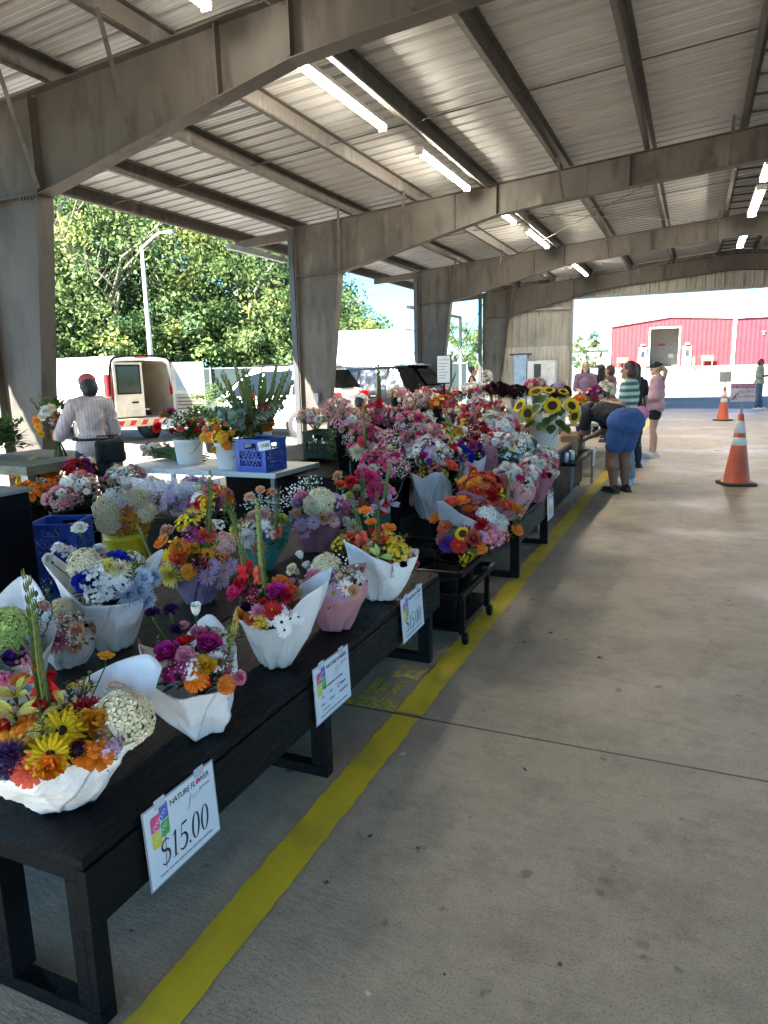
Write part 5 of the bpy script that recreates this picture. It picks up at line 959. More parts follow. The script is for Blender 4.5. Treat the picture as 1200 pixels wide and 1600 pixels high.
b.px([('lily', 705, 690, .06, 'cream'), ('lily', 690, 705, .05, 'cream'), ('cup', 672, 725, .05, 'violet'), ('rose', 705, 730, .05, 'coral'), ('cup', 685, 698, .045, 'white'), ('sprig', 660, 735, .07), ('carn', 660, 715, .05, 'magenta'), ('cup', 728, 728, .045, 'pink'), ('lily', 716, 755, .05, 'yellow'), ('sprig', 725, 735, .07), ('rose', 738, 738, .045, 'coral'), ('cosmos', 748, 757, .045, 'orange'), ('cluster', 740, 765, .06, 'yellow'), ('scab', 720, 765, .05, 'purple')]); b.leaves(.9); b.fill('mixed', 14, 313); b.done()
for (x, y) in ((-1.58, 3.78), (-1.32, 3.8), (-1.32, 4.12), (-1.58, 4.14)): bucket('black bucket standing inside the rolling cart', (x, y, .1), .115, .3, BLK2, 'black_bucket', 'black buckets in the cart', handle=False)
# ---- stepped mass of bouquets
def mass(label, x, y, z, pal, n, cont, r=.19, rz=.16, seed=None, sc=1.15, colr='white', glads=(), low=None, extra=()):
    c = atz(x, y, z); bz = low if low is not None else (.472 if c.x > -1.86 else (.502 if c.x > -2.67 else .682))
    sd = seed or int(x*7+y); grp = 'bouquets massed on the black steps'
    b_ = Bouquet(label, (c.x, c.y, bz), (c.x, c.y, c.z, r, rz), 'flower_bouquet', 'bouquet', grp); hh = c.z-bz
    if cont == 'wrap': wrap(b_.o, colr, .07, r*.98, max(.15, hh-.03), [(R_(250), hh+.05, .6), (R_(60), hh+.12, .7)], (0, 0), sd)
    elif cont: bucket('black bucket under the %s' % label.split(' in black')[0].split(' behind')[0].split(' beside')[0], (c.x, c.y, bz), .14, max(.18, hh-.04), BLK2, 'black_bucket', 'black buckets on the steps')
    b_.spray(pal, n, seed=sd, sc=sc); b_.leaves(.92)
    if cont == 'wrap' or cont: b_.neck = Vector((0, 0, hh*.45))
    for g in glads: b_.px([('glad', g[0], g[1], g[2], g[3])])
    for e in extra: b_.px([e])
    b_.done(); return b_
mass('hot pink aster bouquet with a tall gladiolus in black bucket', 590, 655, 1.08, 'hot', 34, 'b', .22, .17, glads=((592, 640, .05, 'red'),))
mass('pink and cream bouquet with red carnations in black bucket', 572, 695, .98, 'hot', 30, 'b', .19, .17, glads=((570, 700, .036, 'red'),), extra=(('mum', 560, 706, .07, 'cream'), ('dahlia', 620, 700, .06, 'hotpink'), ('daisy', 600, 714, .05, 'lavender')))
mass('pale pink stock bouquet with green gladiolus, topmost of the steps', 652, 632, 1.12, 'blush', 36, 'b', .24, .17, glads=((690, 640, .05, 'bud'),))
mass('blush bouquet with magenta zinnia and a large cream mum in black bucket', 648, 672, 1.0, 'pink', 34, 'b', .22, .17, extra=(('zinnia', 668, 672, .06, 'pink'), ('mum', 658, 696, .085, 'cream'), ('dahlia', 655, 655, .06, 'hotpink')))
mass('orange and coral bouquet beside the menu board post', 692, 634, 1.1, 'fire', 32, 'b', .22, .15)
mass('red and coral bouquet with a blue sprig behind the white cone of paper', 712, 655, 1.02, 'mixed', 30, 'b', .19, .16, extra=(('plume', 708, 655, .05, 'blue'),))
mass('yellow and crimson bouquet beside the leaning gladiolus', 735, 668, .96, 'mixed', 30, 'wrap', .19, .16)
mass('coral mixed bouquet in white paper, left of the yellow one', 700, 686, .92, 'gold', 26, 'wrap', .17, .14)
mass('crimson bouquet with white daisies in mauve wrap', 752, 690, .9, 'red', 28, 'wrap', .17, .15, colr='mauve', glads=((715, 700, .04, 'bud'),))
mass('cream and pink bouquet in rose wrap, below the sunflowers', 780, 700, .88, 'soft', 30, 'wrap', .17, .15, colr='rose')
mass('blue and orange bouquet in a white paper cone', 728, 712, .86, 'jewel', 26, 'wrap', .16, .14, extra=(('rose', 722, 708, .06, 'blue'), ('rose', 730, 714, .06, 'blue'), ('plume', 735, 698, .05, 'magenta')))
mass('white daisy bouquet in dark green wrap by the sunflower bucket', 806, 706, .86, 'white', 26, 'wrap', .16, .14, colr='green')
mass('lily and purple bouquet behind the turned-away paper', 690, 715, .88, 'jewel', 24, 'b', .16, .13)
mass('orange-red bouquet of spray roses behind the sunflower bouquet', 752, 770, .76, 'fire', 30, 'wrap', .17, .13, colr='mauve')
mass('pink and white bouquet with magenta carnations in rose wrap, at the second stand front', 800, 755, .74, 'soft', 34, 'wrap', .18, .14, colr='rose', low=.472)
mass('soft white and coral bouquet at the end of the second stand', 838, 738, .72, 'soft', 34, 'wrap', .17, .15, colr='mauve', low=.472)
mass('coral and red bouquet leaning by the mauve cloth', 848, 718, .78, 'soft', 22, 'wrap', .13, .11, colr='cream', low=.472)
mass('small white blossom bouquet in the middle of the black steps', 770, 665, 1.0, 'white', 24, 'b', .17, .14)
mass('bright mixed bouquet below the maroon dahlias', 770, 645, 1.05, 'mixed', 24, 'b', .18, .14)
mass('pink carnation bouquet right of the maroon dahlias', 790, 672, .98, 'soft', 22, 'b', .15, .13)
mass('red gladiolus and pink bouquet on the top step, left', 622, 618, 1.16, 'blush', 28, 'b', .2, .14)
mass('loose leafy bouquet of cream buds beside the green crate', 545, 668, 1.06, 'blush', 26, 'b', .19, .16)
b = mass('dusky pink bouquets packed in the green crate', 492, 655, 1.02, 'blush', 40, None, .24, .12, low=.74); 
b = Bouquet('dark leafy stems spilling out of the green crate', (aty(530, 700, 6.1).x, 6.1, .722), dpx(532, 700, 6.1, .15, .12), group='loose greenery'); b.extra('fern', 8, .07, up=.9, seed=4, top=.6); b.extra('sprig', 6, .07, up=.9, seed=9, top=.6); b.leaves(1); b.done()
for (x, y, z, pal, lab) in ((615, 702, .95, 'pink', 'pink carnation bouquet between the tall gladiolus stems and the magenta zinnia'), (632, 655, 1.08, 'pink', 'blush and white bouquet in the middle of the top step'), (600, 732, .88, 'hot', 'hot pink bouquet low on the middle black step'), (528, 640, 1.12, 'blush', 'dusty pink bouquet right of the green crate'), (668, 712, .9, 'soft', 'white and pink bouquet above the turned-away paper'), (745, 640, 1.06, 'soft', 'pale mixed bouquet left of the near maroon dahlias'), (665, 690, .98, 'pink', 'pink bouquet left of the coral mixed one')): mass(lab, x, y, z, pal, 28, 'b', .18, .15)
# ---- back rows
def row(label, x, y, Y, pal, n, r=.2, rz=.14, mt=WHT, tz=.722, sc=1.3, h=.26, bl=None, extra=()):
    c = aty(x, y, Y); bucket(bl or 'white bucket under the '+label.split(' in ')[0], (c.x, Y, tz), .13, h, mt, 'bucket', 'buckets on the back tables', handle=False)
    b_ = Bouquet(label, (c.x, Y, tz+.02), (c.x, Y, max(c.z, tz+h+.02), r, rz), 'flower_bouquet', 'bouquet', 'bouquets in the back rows'); b_.neck = Vector((0, 0, h*.6)); b_.spray(pal, n, sc=sc, seed=int(x*3+y)); b_.leaves(.95); b_.px(extra); b_.done(); return b_
row('red and white bouquet in the back row, leftmost', 672, 622, 10.5, 'red', 26)
row('coral dahlia bouquet in the back row, second', 706, 622, 10.6, 'red', 26)
row('pink and white bouquet in the back row by the end wall column', 738, 612, 10.6, 'soft', 26)
row('deep maroon dahlias in a white bucket, left of the sunflowers', 775, 613, 10.5, 'maroon', 30, .22)
row('dark maroon dahlias in a white bucket, right behind the sunflowers', 805, 616, 10.6, 'maroon', 30, .22)
row('pink carnations in the back row just above the sunflowers', 835, 606, 10.7, 'hot', 26, .2)
row('maroon and blush bouquet in the back row, rightmost', 872, 616, 10.7, 'maroon', 26, .2, extra=(('hydr', 873, 603, .08, 'lilac'),))
row('near maroon dahlias lower down beside the wooden table', 742, 645, 9.2, 'maroon', 30, .24, tz=.502, h=.34, bl='black bucket under the near maroon dahlias', mt=BLK2)
row('bronze leafy bouquet on the pale folding table', 905, 632, 11.6, 'orange', 22, .16, tz=.722, bl='white bucket under the bronze bouquet')
row('purple orchid-like sprays beside the striped shirt woman', 930, 622, 12.2, 'jewel', 24, .18, .2, tz=.722, bl='white bucket under the purple sprays')
row('lemon and green sprays behind the striped shirt woman', 946, 612, 13.2, 'white', 20, .16, .18, tz=.722, bl='white bucket under the lemon sprays')
row('dark leafy bouquet behind the pink jacket woman', 990, 605, 13.8, 'maroon', 18, .22, .2, tz=.722, bl='white bucket under the dark leafy bouquet')
# sunflowers
c = atz(846, 712, .68); bucket('big white bucket with torn label holding the sunflowers', (c.x, c.y+.13, .682), .16, .38, WHT, 'bucket', None)
SY = c.y+.1; b = Bouquet('bunch of large sunflowers with dark centres in white bucket', (c.x, SY+.03, .7), dpx(858, 638, SY, .24, .16), 'sunflower_bunch'); b.neck = Vector((0, 0, .25))
b.px([('sunfl', x, y, s, 'yellow') for x, y, s in ((825, 646, .1), (863, 634, .098), (893, 634, .092), (897, 650, .09), (812, 634, .085), (838, 612, .09), (858, 610, .07), (880, 612, .06))])
for i, (x, y, a) in enumerate(((835, 665, 30), (848, 668, 80), (862, 672, 100), (872, 664, 140), (880, 672, 150), (826, 660, 10), (856, 660, 90), (843, 640, 70), (875, 645, 110), (850, 625, 95), (868, 655, 60))):
    p = aty(x, y-8, SY-.16)-b.b; mb = MB(); leaf_blade(mb, Matrix.Translation(p)@Matrix.Rotation(R_(-90+(a-90)*.6), 4, 'Z')@Matrix.Rotation(.75, 4, 'Y'), .17, .1, 0, 5, .3, .6); mb.build('leaf', GREEN, b.o, True)
b.leaves(.8, 1); b.done()
# ---- left side
c = atz(178, 868, .02); bucket('yellow bucket on the floor beside the blue crates', (-4.06, 4.15, 0), .165, .37, YELP, 'yellow_bucket', None, handle=False)
b = Bouquet('white hydrangeas with brown-eyed small sunflowers in the yellow bucket', (-4.06, 4.15, .02), (-4.06, 4.15, .52, .24, .2)); b.neck = Vector((0, 0, .3))
b.px([('hydr', 168, 795, .1, 'cream'), ('hydr', 170, 815, .09, 'cream'), ('hydr', 182, 780, .09, 'white'), ('hydr', 215, 782, .09, 'cream'), ('hydr', 226, 800, .08, 'cream')]+[('gerbera', 195+(i*13) % 34, 805+(i*17) % 34, .045, ('gold', 'bronze', 'gold')[i % 3], 'brown') for i in range(14)]+[('cluster', 200, 800, .07, 'bronze'), ('cluster', 212, 812, .07, 'gold'), ('sprig', 190, 790, .08), ('cluster', 190, 825, .07, 'bronze')]); b.leaves(1); b.done()
CEL = None
def cello():
    mt, nt, p = newmat('clear_cellophane'); p.inputs['Roughness'].default_value = .12; p.inputs['Base Color'].default_value = (.9, .92, .95, 1); tr = N(nt, 'ShaderNodeBsdfTransparent'); mx = N(nt, 'ShaderNodeMixShader', inp={0: .16}); L = nt.links.new
    L(tr.outputs[0], mx.inputs[1]); L(p.outputs[0], mx.inputs[2]); L(mx.outputs[0], nt.nodes['Material Output'].inputs[0]); return mt
PAPER['clear'] = cello()
shelf('low black trolley under the cellophane bouquets', -4.5, -3.05, 4.5, 4.98, .4, BLK2, 'display_shelf', 'shelf')
for i, (x, y, Y, pal, lab) in enumerate(((245, 778, 4.68, 'lavender', 'lavender daisies in clear cellophane, left of three'), (282, 783, 4.66, 'lavender', 'lilac aster bouquet in clear cellophane, middle of three'), (308, 772, 4.75, 'lavender', 'violet bouquet in clear cellophane under the folding table edge'), (222, 768, 4.8, 'blush', 'blush bouquet in clear cellophane beside the yellow bucket'))):
    b = wrapped(lab, x, y, Y, .19, .14, .402, 'clear', .08, .2, .3, [(90, .36, .6), (250, .34, .6)], (0, 0), 50+i, 'cellophane bouquets', clear=True); b.spray(pal, 28, seed=i+60, sc=1.3); b.leaves(.9); b.done()
for i, (x, y, Y, z, pal, r, lab) in enumerate(((335, 785, 3.6, .47, 'mixed', .14, 'dark red and yellow bouquet standing behind the purple wrap'), (130, 768, 4.6, .2, 'soft', .22, 'lilac and white lilies behind the upper blue crate'), (100, 782, 4.4, .2, 'blush', .16, 'pale cellophane flowers peeping over the blue crate'), (125, 735, 5.0, .3, 'jewel', .16, 'dark purple flowers at the worker\'s feet'), (198, 752, 4.9, .3, 'white', .2, 'starry white flowers in front of the worker'), (62, 742, 5.3, .3, 'orange', .28, 'orange marigolds by the nearest column'), (75, 765, 5.0, .2, 'gold', .22, 'bronze and orange bunch behind the black box'), (45, 775, 4.6, .2, 'orange', .2, 'orange bunch half hidden by the black box'))):
    c = aty(x, y, Y); t_ = Bouquet(lab, (c.x, c.y, 0 if z < .4 else .47), (c.x, c.y, c.z, r, r*.7), group='loose bunches on the left'); bucket('dark bucket under the '+lab.split(' behind')[0].split(' at ')[0].split(' in ')[0].split(' by ')[0].split(' half')[0].split(' peep')[0].split(' stand')[0], (c.x, c.y, 0 if z < .4 else .47), .13, max(.12, c.z-(0 if z < .4 else .47)-.08), BLK2, 'black_bucket', 'dark buckets on the left', handle=False)
    t_.neck = Vector((0, 0, max(.1, (c.z-t_.b.z)*.6))); t_.spray(pal, 28, seed=i+90, sc=1.25); t_.leaves(.95); t_.done()
b = Bouquet('leafy green foliage bunch on the plank table', (-6.75, 5.2, .762), (-6.75, 5.2, .95, .3, .2), group='loose greenery'); b.extra('sprig', 16, .11, up=.9, seed=2, top=.6); b.leaves(1.1, 2); b.done()
for (x, lab, pal, kind) in ((282, 'red and coral dahlias with dark leaves in a white bucket', 'red', 0), (347, 'orange marigolds trailing from a white bucket', 'orange', 1)):
    c = atz(x, 727 if not kind else 735, .742); y_ = c.y+.14; bucket('white bucket of %s on the folding table' % ('red dahlias' if not kind else 'marigolds'), (c.x, y_, .741), .14, .24, WHT, 'bucket', None)
    b = Bouquet(lab, (c.x, y_, .76), (c.x, y_, 1.06, .22, .15)); b.neck = Vector((0, 0, .2)); b.spray(pal, 16, sc=1.3, seed=x); b.extra('sprig', 14, .08, up=1, seed=x); b.leaves(1.0, 2)
    if not kind: b.px([('dahlia', 258, 648, .06, 'coral'), ('dahlia', 267, 645, .06, 'magenta'), ('dahlia', 247, 668, .06, 'red'), ('zinnia', 298, 652, .05, 'lemon')])
    else: b.px([('zinnia', 318, 684, .05, 'gold'), ('zinnia', 330, 682, .05, 'orange'), ('zinnia', 348, 682, .05, 'amber'), ('zinnia', 354, 696, .045, 'orange'), ('zinnia', 335, 703, .04, 'gold')])
    b.done()
c = atz(394, 738, .74); b = Bouquet('grey-green eucalyptus bunch in the blue crate', (c.x, c.y+.16, .77), dpx(385, 672, c.y+.16, .26, .16), group='loose greenery'); b.extra('euc', 26, .09, up=1.2, seed=6, top=.75); b.leaves(.7, 1); b.done()
c = aty(400, 655, 5.6); b = Bouquet('tall bunch of green gladiolus spikes opening orange', (c.x, 5.6, .742), (c.x, 5.6, c.z, .2, .15)); b.neck = Vector((0, 0, .1))
rg = random.Random(8)
for i in range(26): a = rg.random()*6.28; e = rg.uniform(.05, .75); d = Vector((math.cos(a)*e, math.sin(a)*e, 1)); b.put('glad', Vector((math.cos(a)*.07, math.sin(a)*.07, .3)), d, rg.uniform(.042, .066), rg.choice(('coral', 'red', 'orange', 'coral')))
b.px([('lily', 405, 628, .06, 'coral'), ('lily', 410, 640, .06, 'red'), ('lily', 392, 622, .05, 'coral')]); b.extra('euc', 8, .1, up=1.8, seed=8, top=.8); b.extra('grass', 3, .08, up=.6, seed=8, top=.5); b.leaves(1.1, 1); b.done()
bucket('white bucket holding the tall gladiolus bunch', (c.x, 5.6, .742), .14, .3, WHT, 'bucket', None)
# cut stems lying on the folding table
for i, (x, y, ang, lab, pal) in enumerate(((225, 700, .5, 'bundle of cut green stems with white heads lying on the table', 'white'), (250, 715, .35, 'second bundle of cut stems lying toward the white bucket', 'soft'), (205, 690, .8, 'bundle of white flowers lying by the worker', 'white'))):
    c = atz(x, y, .76); t_ = Bouquet(lab, (max(c.x, -4.75), min(max(c.y, 5.2), 5.6), .745), (0, 0, 0, .1), group='cut stems on the folding table'); rg = random.Random(i); mb = MB(); d = Vector((math.cos(ang), -math.sin(ang)*.4, 0))
    for k in range(26):
        o = Vector((rg.uniform(-.06, .06), rg.uniform(-.12, .12), rg.uniform(.004, .1))); mb.tube([o-d*.3, o+Vector((0, 0, .02)), o+d*rg.uniform(.25, .5)+Vector((0, 0, -o.z*.3))], .004, 4)
        if k % 2 == 0: hd = rg.choice(PAL[pal]); t_.put(hd[0], o-d*rg.uniform(.3, .42)+Vector((0, 0, .03)), -d+Vector((0, -.3, .6)), SIZE[hd[0]]*1.2, hd[1], stem=False)
    mb.build('stems', GREEN, t_.o, True)
# cloth, bag and cans near the sales table
CLO = pmat('mauve_cloth', (.16, .03, .06), .85, .3, 3); mb = MB(); mb.grid(lambda u, v: (-1.62+.34*u+.02*math.sin(v*5), 6.93+.02*math.sin(u*19+v*2)+.06*v*math.sin(u*7), .7-.62*v*(1-.35*u)), 36, 14); o = mb.build('draped_cloth', CLO, None, True); es = o.modifiers.new('t', 'SOLIDIFY'); es.thickness = .004
tag(o, 'mauve cloth draped down the end of the wooden table', 'cloth')
t = thing('pale_crate', 'pale greenish wooden crate under the sunflower bucket', 'crate', (-1.5, 6.75, 0)); PG = pmat('pale_green_wood', (.4, .45, .38), .7)
for z in (.1, .3, .52): MB().box(-.2, .2, -.012, .0, z, z+.14).build('slat', PG, t)
for x in (-.19, .19): MB().box(x-.02, x+.02, .001, .2, 0, .66).build('corner_post', PG, t)
KR = pmat('kraft_paper_brown', (.34, .2, .1), .75); t = thing('paper_bag', 'brown paper bag standing on the black bench', 'bag', (-1.36, 8.75, .502), .1); mb = MB().box(-.1, .1, -.07, .07, 0, .25); mb.build('bag_body', KR, t, bevel=.006); mb = MB(); mb.prism([(-.07, .25), (.07, .25), (.0, .3)], lambda p, x: (x, p[0], p[1]), -.1, .1); mb.build('folded_top', KR, t)
for i, (x, y, lab) in enumerate(((-1.3, 8.16, 'pale drink can at the near end of the black bench'), (-1.4, 8.3, 'second can behind the first on the bench'), (-1.26, 8.33, 'can nearest the aisle on the bench'))):
    mb = MB(); mb.lathe([(.001, 0), (.028, 0), (.033, .008), (.033, .105), (.027, .118), (.001, .116)], 16); tag(mb.build('drink_can', pmat('can_metal', (.45, .5, .55), .3, .3, 20, metal=.4), None, True, loc=(x, y, .501)), lab, 'can', 'cans on the black bench')
mb = MB(); mb.grid(lambda u, v: (-1.3+.17*u+(.0 if v < .5 else .0), 9.5+.28*v, .506+.0*u) if u < .75 else (-1.168+.003*math.sin(v*9), 9.5+.28*v, .506-(u-.75)*.9), 12, 10); tag(mb.build('white_towel', WHT, None, True), 'white towel hanging over the bench edge', 'towel')
rg = random.Random(21); CRUMB = pmat('dark_crumb', (.05, .038, .025), .85); PETB = pmat('fallen_petal', (.6, .3, .3), .7)
cm = []
for q in range(3):
    mb = MB(); n = 6; mb.add([(.009*rg.uniform(.5, 1.4)*math.cos(k*6.28/n), .006*rg.uniform(.5, 1.4)*math.sin(k*6.28/n), .0015) for k in range(n)]+[(0, 0, .005)], [(k, (k+1) % n, n) for k in range(n)]); cm.append(mb.mesh('crumb', CRUMB if q < 2 else PETB))
for i in range(46):
    x, y = (rg.uniform(-1.0, 1.6), rg.uniform(1.2, 9.0)) if i < 30 else (rg.uniform(-2.2, -.9), rg.uniform(1.2, 6))
    pe = i >= 30 and i % 2; o = link('fallen_petal' if pe else 'crumb', cm[2] if pe else cm[i % 2], None, (x, y, 0)); o.rotation_euler = (0, 0, rg.random()*6); o.scale = (rg.uniform(.5, 1.3),)*3
    tag(o, 'tiny pale pink petal fallen on the floor by the stands' if pe else ('tiny dark crumb lying on the open concrete floor' if i < 30 else 'tiny dark crumb lying under or beside the black stands'), 'litter', 'fallen petals under the stands' if pe else ('crumbs on the open floor' if i < 30 else 'crumbs near the stands'))
# ------------------------------------------------------------------ people
def capsule(mb, p0, p1, r0, r1, n=12, fx=1, side=None):
    p0, p1 = Vector(p0), Vector(p1); d = (p1-p0); L = d.length
    if L < 1e-5: d = Vector((0, 0, 1))
    d.normalize(); a = Vector(side).cross(d) if side is not None else d.orthogonal()
    if a.length < .05: a = d.orthogonal()
    a.normalize(); b_ = d.cross(a); vs = []; rings = []
    for k in range(5): t = -math.pi/2+math.pi/2*k/4+(.06 if k == 0 else 0); rings.append((p0+d*r0*math.sin(t), r0*math.cos(t)))
    for k in range(5): t = math.pi/2*k/4-(.06 if k == 4 else 0); rings.append((p1+d*r1*math.sin(t), r1*math.cos(t)))
    for c, r in rings:
        for k in range(n): t = 2*math.pi*k/n; vs.append(c+(a*math.cos(t)+b_*math.sin(t)*fx)*r)
    m_ = len(rings); fs = [(i*n+k, i*n+(k+1) % n, (i+1)*n+(k+1) % n, (i+1)*n+k) for i in range(m_-1) for k in range(n)]
    fs += [tuple(reversed(range(n))), tuple((m_-1)*n+k for k in range(n))]; mb.add(vs, fs)
def ell(mb, c, r, M=None, n=14):
    vs = []; m_ = 9; c = Vector(c)
    for i in range(m_+1):
        t = -math.pi/2+math.pi*i/m_; t = max(-1.5, min(1.5, t))
        for k in range(n):
            a = 2*math.pi*k/n; p = Vector((r[0]*math.cos(t)*math.cos(a), r[1]*math.cos(t)*math.sin(a), r[2]*math.sin(t))); vs.append(c+(M@p if M else p))
    fs = [(i*n+k, i*n+(k+1) % n, (i+1)*n+(k+1) % n, (i+1)*n+k) for i in range(m_) for k in range(n)]; fs += [tuple(reversed(range(n))), tuple(m_*n+k for k in range(n))]; mb.add(vs, fs)
def blob(name, mb, mt, parent, vox=.011, it=4, fac=.5):
    me = mb.mesh(name, mt, True); o = bpy.data.objects.new('tmp', me); COL.objects.link(o)
    r = o.modifiers.new('r', 'REMESH'); r.mode = 'VOXEL'; r.voxel_size = vox; r.use_smooth_shade = True
    s = o.modifiers.new('s', 'SMOOTH'); s.iterations = it; s.factor = fac
    dg = bpy.context.evaluated_depsgraph_get(); m2 = bpy.data.meshes.new_from_object(o.evaluated_get(dg)); m2.name = name
    if name not in ('body', 'hair', 'shoe', 'cap', 'headscarf'):
        nr = [v.normal.copy() for v in m2.vertices]
        for v, vn in zip(m2.vertices, nr):
            p = v.co; a = noise.noise((p.x*9, p.y*9, p.z*16)); b_ = 1-abs(noise.noise((p.x*14+5, p.y*14, p.z*9+p.x*12))); v.co += vn*(.45 if name == 'shorts' else .8)*(.009*a+.014*(b_**4-.35))
    bpy.data.objects.remove(o); m2.polygons.foreach_set('use_smooth', [True]*len(m2.polygons))
    if not m2.materials: m2.materials.append(mt)
    return link(name, m2, parent)
SKINS = [pmat('skin_tan', (.36, .19, .12), .55, .12, 9), pmat('skin_brown', (.2, .1, .06), .55, .12, 9), pmat('skin_fair', (.5, .3, .22), .55, .12, 9)]
def cloth(name, col, var=.2): return pmat(name, col, .85, var, 7, .4, 25)
def stripes(name, a, b_, period, frac, axis='Z'):
    if name in MATS: return MATS[name]
    mt, nt, p = newmat(name); L = nt.links.new; tc = N(nt, 'ShaderNodeTexCoord'); sp = N(nt, 'ShaderNodeSeparateXYZ'); L(tc.outputs['Object'], sp.inputs[0])
    m_ = N(nt, 'ShaderNodeMath', operation='MULTIPLY', inp={1: 1/period}); L(sp.outputs[axis], m_.inputs[0]); fr = N(nt, 'ShaderNodeMath', operation='FRACT'); L(m_.outputs[0], fr.inputs[0])
    g = N(nt, 'ShaderNodeMath', operation='GREATER_THAN', inp={1: frac}); L(fr.outputs[0], g.inputs[0]); L(mixc(nt, g.outputs[0], a, b_), p.inputs['Base Color']); p.inputs['Roughness'].default_value = .85; MATS[name] = mt; return mt
def pose(h=1.65, **k):
    s = h/1.65
    J = dict(pelvis=(0, 0, .9), waist=(0, .01, 1.05), chest=(0, .0, 1.24), neck=(0, -.005, 1.4), head=(0, .025, 1.535), shL=(-.165, 0, 1.345), shR=(.165, 0, 1.345), elL=(-.215, -.02, 1.07), elR=(.215, -.02, 1.07), wrL=(-.22, .08, .84), wrR=(.22, .08, .84),
             hipL=(-.085, 0, .86), hipR=(.085, 0, .86), knL=(-.095, .02, .47), knR=(.095, .02, .47), anL=(-.1, -.02, .085), anR=(.1, -.02, .085))
    J.update(k); return {a: Vector(b_)*s for a, b_ in J.items()}
def person(label, loc, rz, J, skin, top, topm, bot, botm, shoem, hairm, hair='short', hat=None, hatm=None, fat=1.0, face=(0, 1, 0), sleeves=.55, leg=.4, loose=.018, tiltback=(0, 0, 1), curl=.6, tucked=False):
    t = thing('person', label, 'person', loc, rz, None); mb = MB(); f = fat; S = (1, 0, 0)
    H = J['head']; fd = Vector(face).normalized(); up = Vector(tiltback).normalized(); sd = fd.cross(up).normalized(); up = sd.cross(fd); HM = Matrix((sd, fd, up)).transposed()
    hp = lambda x, y, z: H+HM@Vector((x, y, z))
    def torso(m, e, tuck=False):
        if not tuck: capsule(m, J['pelvis']-Vector((.05*f, 0, 0)), J['pelvis']+Vector((.05*f, 0, 0)), .115*f+e, .115*f+e); capsule(m, J['pelvis'], J['waist'], .125*f+e, .112*f+e, fx=.85, side=(0, 1, 0))
        capsule(m, J['waist'], J['chest'], .112*f+e, .13*f**.5+e, fx=.8, side=(0, 1, 0))
        capsule(m, J['shL'].lerp(J['shR'], .15), J['shL'].lerp(J['shR'], .85), .062+e, .062+e); capsule(m, J['chest'], J['shL'].lerp(J['shR'], .5), .125*f**.5+e, .085+e, fx=.75, side=(0, 1, 0))
    torso(mb, 0); capsule(mb, J['neck'], H-up*.05, .052, .05)
    ell(mb, hp(0, -.005, .02), (.073, .092, .098), HM); ell(mb, hp(0, .022, -.055), (.052, .062, .062), HM); ell(mb, hp(0, .1, -.012), (.014, .02, .022), HM); ell(mb, hp(0, .083, -.06), (.024, .012, .012), HM); ell(mb, hp(0, .075, -.095), (.025, .018, .016), HM)
    for s in (-1, 1): ell(mb, hp(s*.076, -.005, -.01), (.011, .02, .03), HM)
    for s in ('L', 'R'):
        sh, el, wr = J['sh'+s], J['el'+s], J['wr'+s]; af = f**.6
        capsule(mb, sh, el, .05*af, .038*af); capsule(mb, el, wr, .039*af, .026*af); d = (wr-el).normalized(); ax = d.cross(Vector((0, 0, 1))); ax = ax.normalized() if ax.length > .1 else Vector((1, 0, 0)); nn = ax.cross(d).normalized()
        capsule(mb, wr, wr+d*.07, .026, .034, fx=.55, side=tuple(ax))
        for i, (o, L) in enumerate(((-.027, .065), (-.009, .078), (.009, .074), (.027, .06))):
            b_ = wr+d*.085+ax*o; k1 = b_+(d*math.cos(curl*.6)-nn*math.sin(curl*.6))*L*.5; k2 = k1+(d*math.cos(curl*1.5)-nn*math.sin(curl*1.5))*L*.5; capsule(mb, b_, k1, .0095, .009, 8); capsule(mb, k1, k2, .009, .0075, 8)
        tb = wr+d*.035+ax*(.03 if s == 'L' else -.03); capsule(mb, tb, tb+d*.04+ax*(.022 if s == 'L' else -.022)-nn*.01, .011, .009, 8)
        hi, kn, an = J['hip'+s], J['kn'+s], J['an'+s]; lf = f**.85
        capsule(mb, hi, kn, .088*lf, .056*lf); mid = kn.lerp(an, .32)+Vector((0, -.015, 0)); capsule(mb, kn, mid, .054*lf, .06*lf); capsule(mb, mid, an, .058*lf, .036*lf**.6)
        capsule(mb, an-Vector((0, .02, .04)), an+Vector((0, .13, -.055)), .034, .026)
    blob('body', mb, skin, t, .0095)
    for s in ('L', 'R'):
        m = MB(); an = J['an'+s]; fl = an.z-.085
        capsule(m, Vector((an.x, an.y-.045, fl+.045)), Vector((an.x, an.y+.14, fl+.035)), .042, .038, fx=1); m2 = MB(); m2.box(an.x-.045, an.x+.045, an.y-.09, an.y+.18, fl+.001, fl+.02)
        capsule(m, Vector((an.x, an.y, fl+.06)), Vector((an.x, an.y-.01, fl+.09)), .04, .04); m.merge(m2); blob('shoe', m, shoem, t, .01, 2)
    m = MB()
    if top:
        torso(m, loose, tucked)
        for s in ('L', 'R'):
            sh, el, wr = J['sh'+s], J['el'+s], J['wr'+s]; af = f**.6
            if sleeves > 0: capsule(m, sh, sh.lerp(el, min(1, sleeves)), .056*af+loose*.7, .05*af+loose*.7)
            if sleeves > 1: capsule(m, el, el.lerp(wr, sleeves-1), .046*af+loose*.7, .036*af+loose*.7)
        blob(top, m, topm, t, .0125, 5)
    m = MB(); capsule(m, J['pelvis']-Vector((.055*f, 0, .0)), J['pelvis']+Vector((.055*f, 0, .0)), .12*f+.01, .12*f+.01); capsule(m, J['pelvis'], J['pelvis'].lerp(J['waist'], .55), .13*f+.006, .118*f+.006, fx=.85, side=(0, 1, 0))
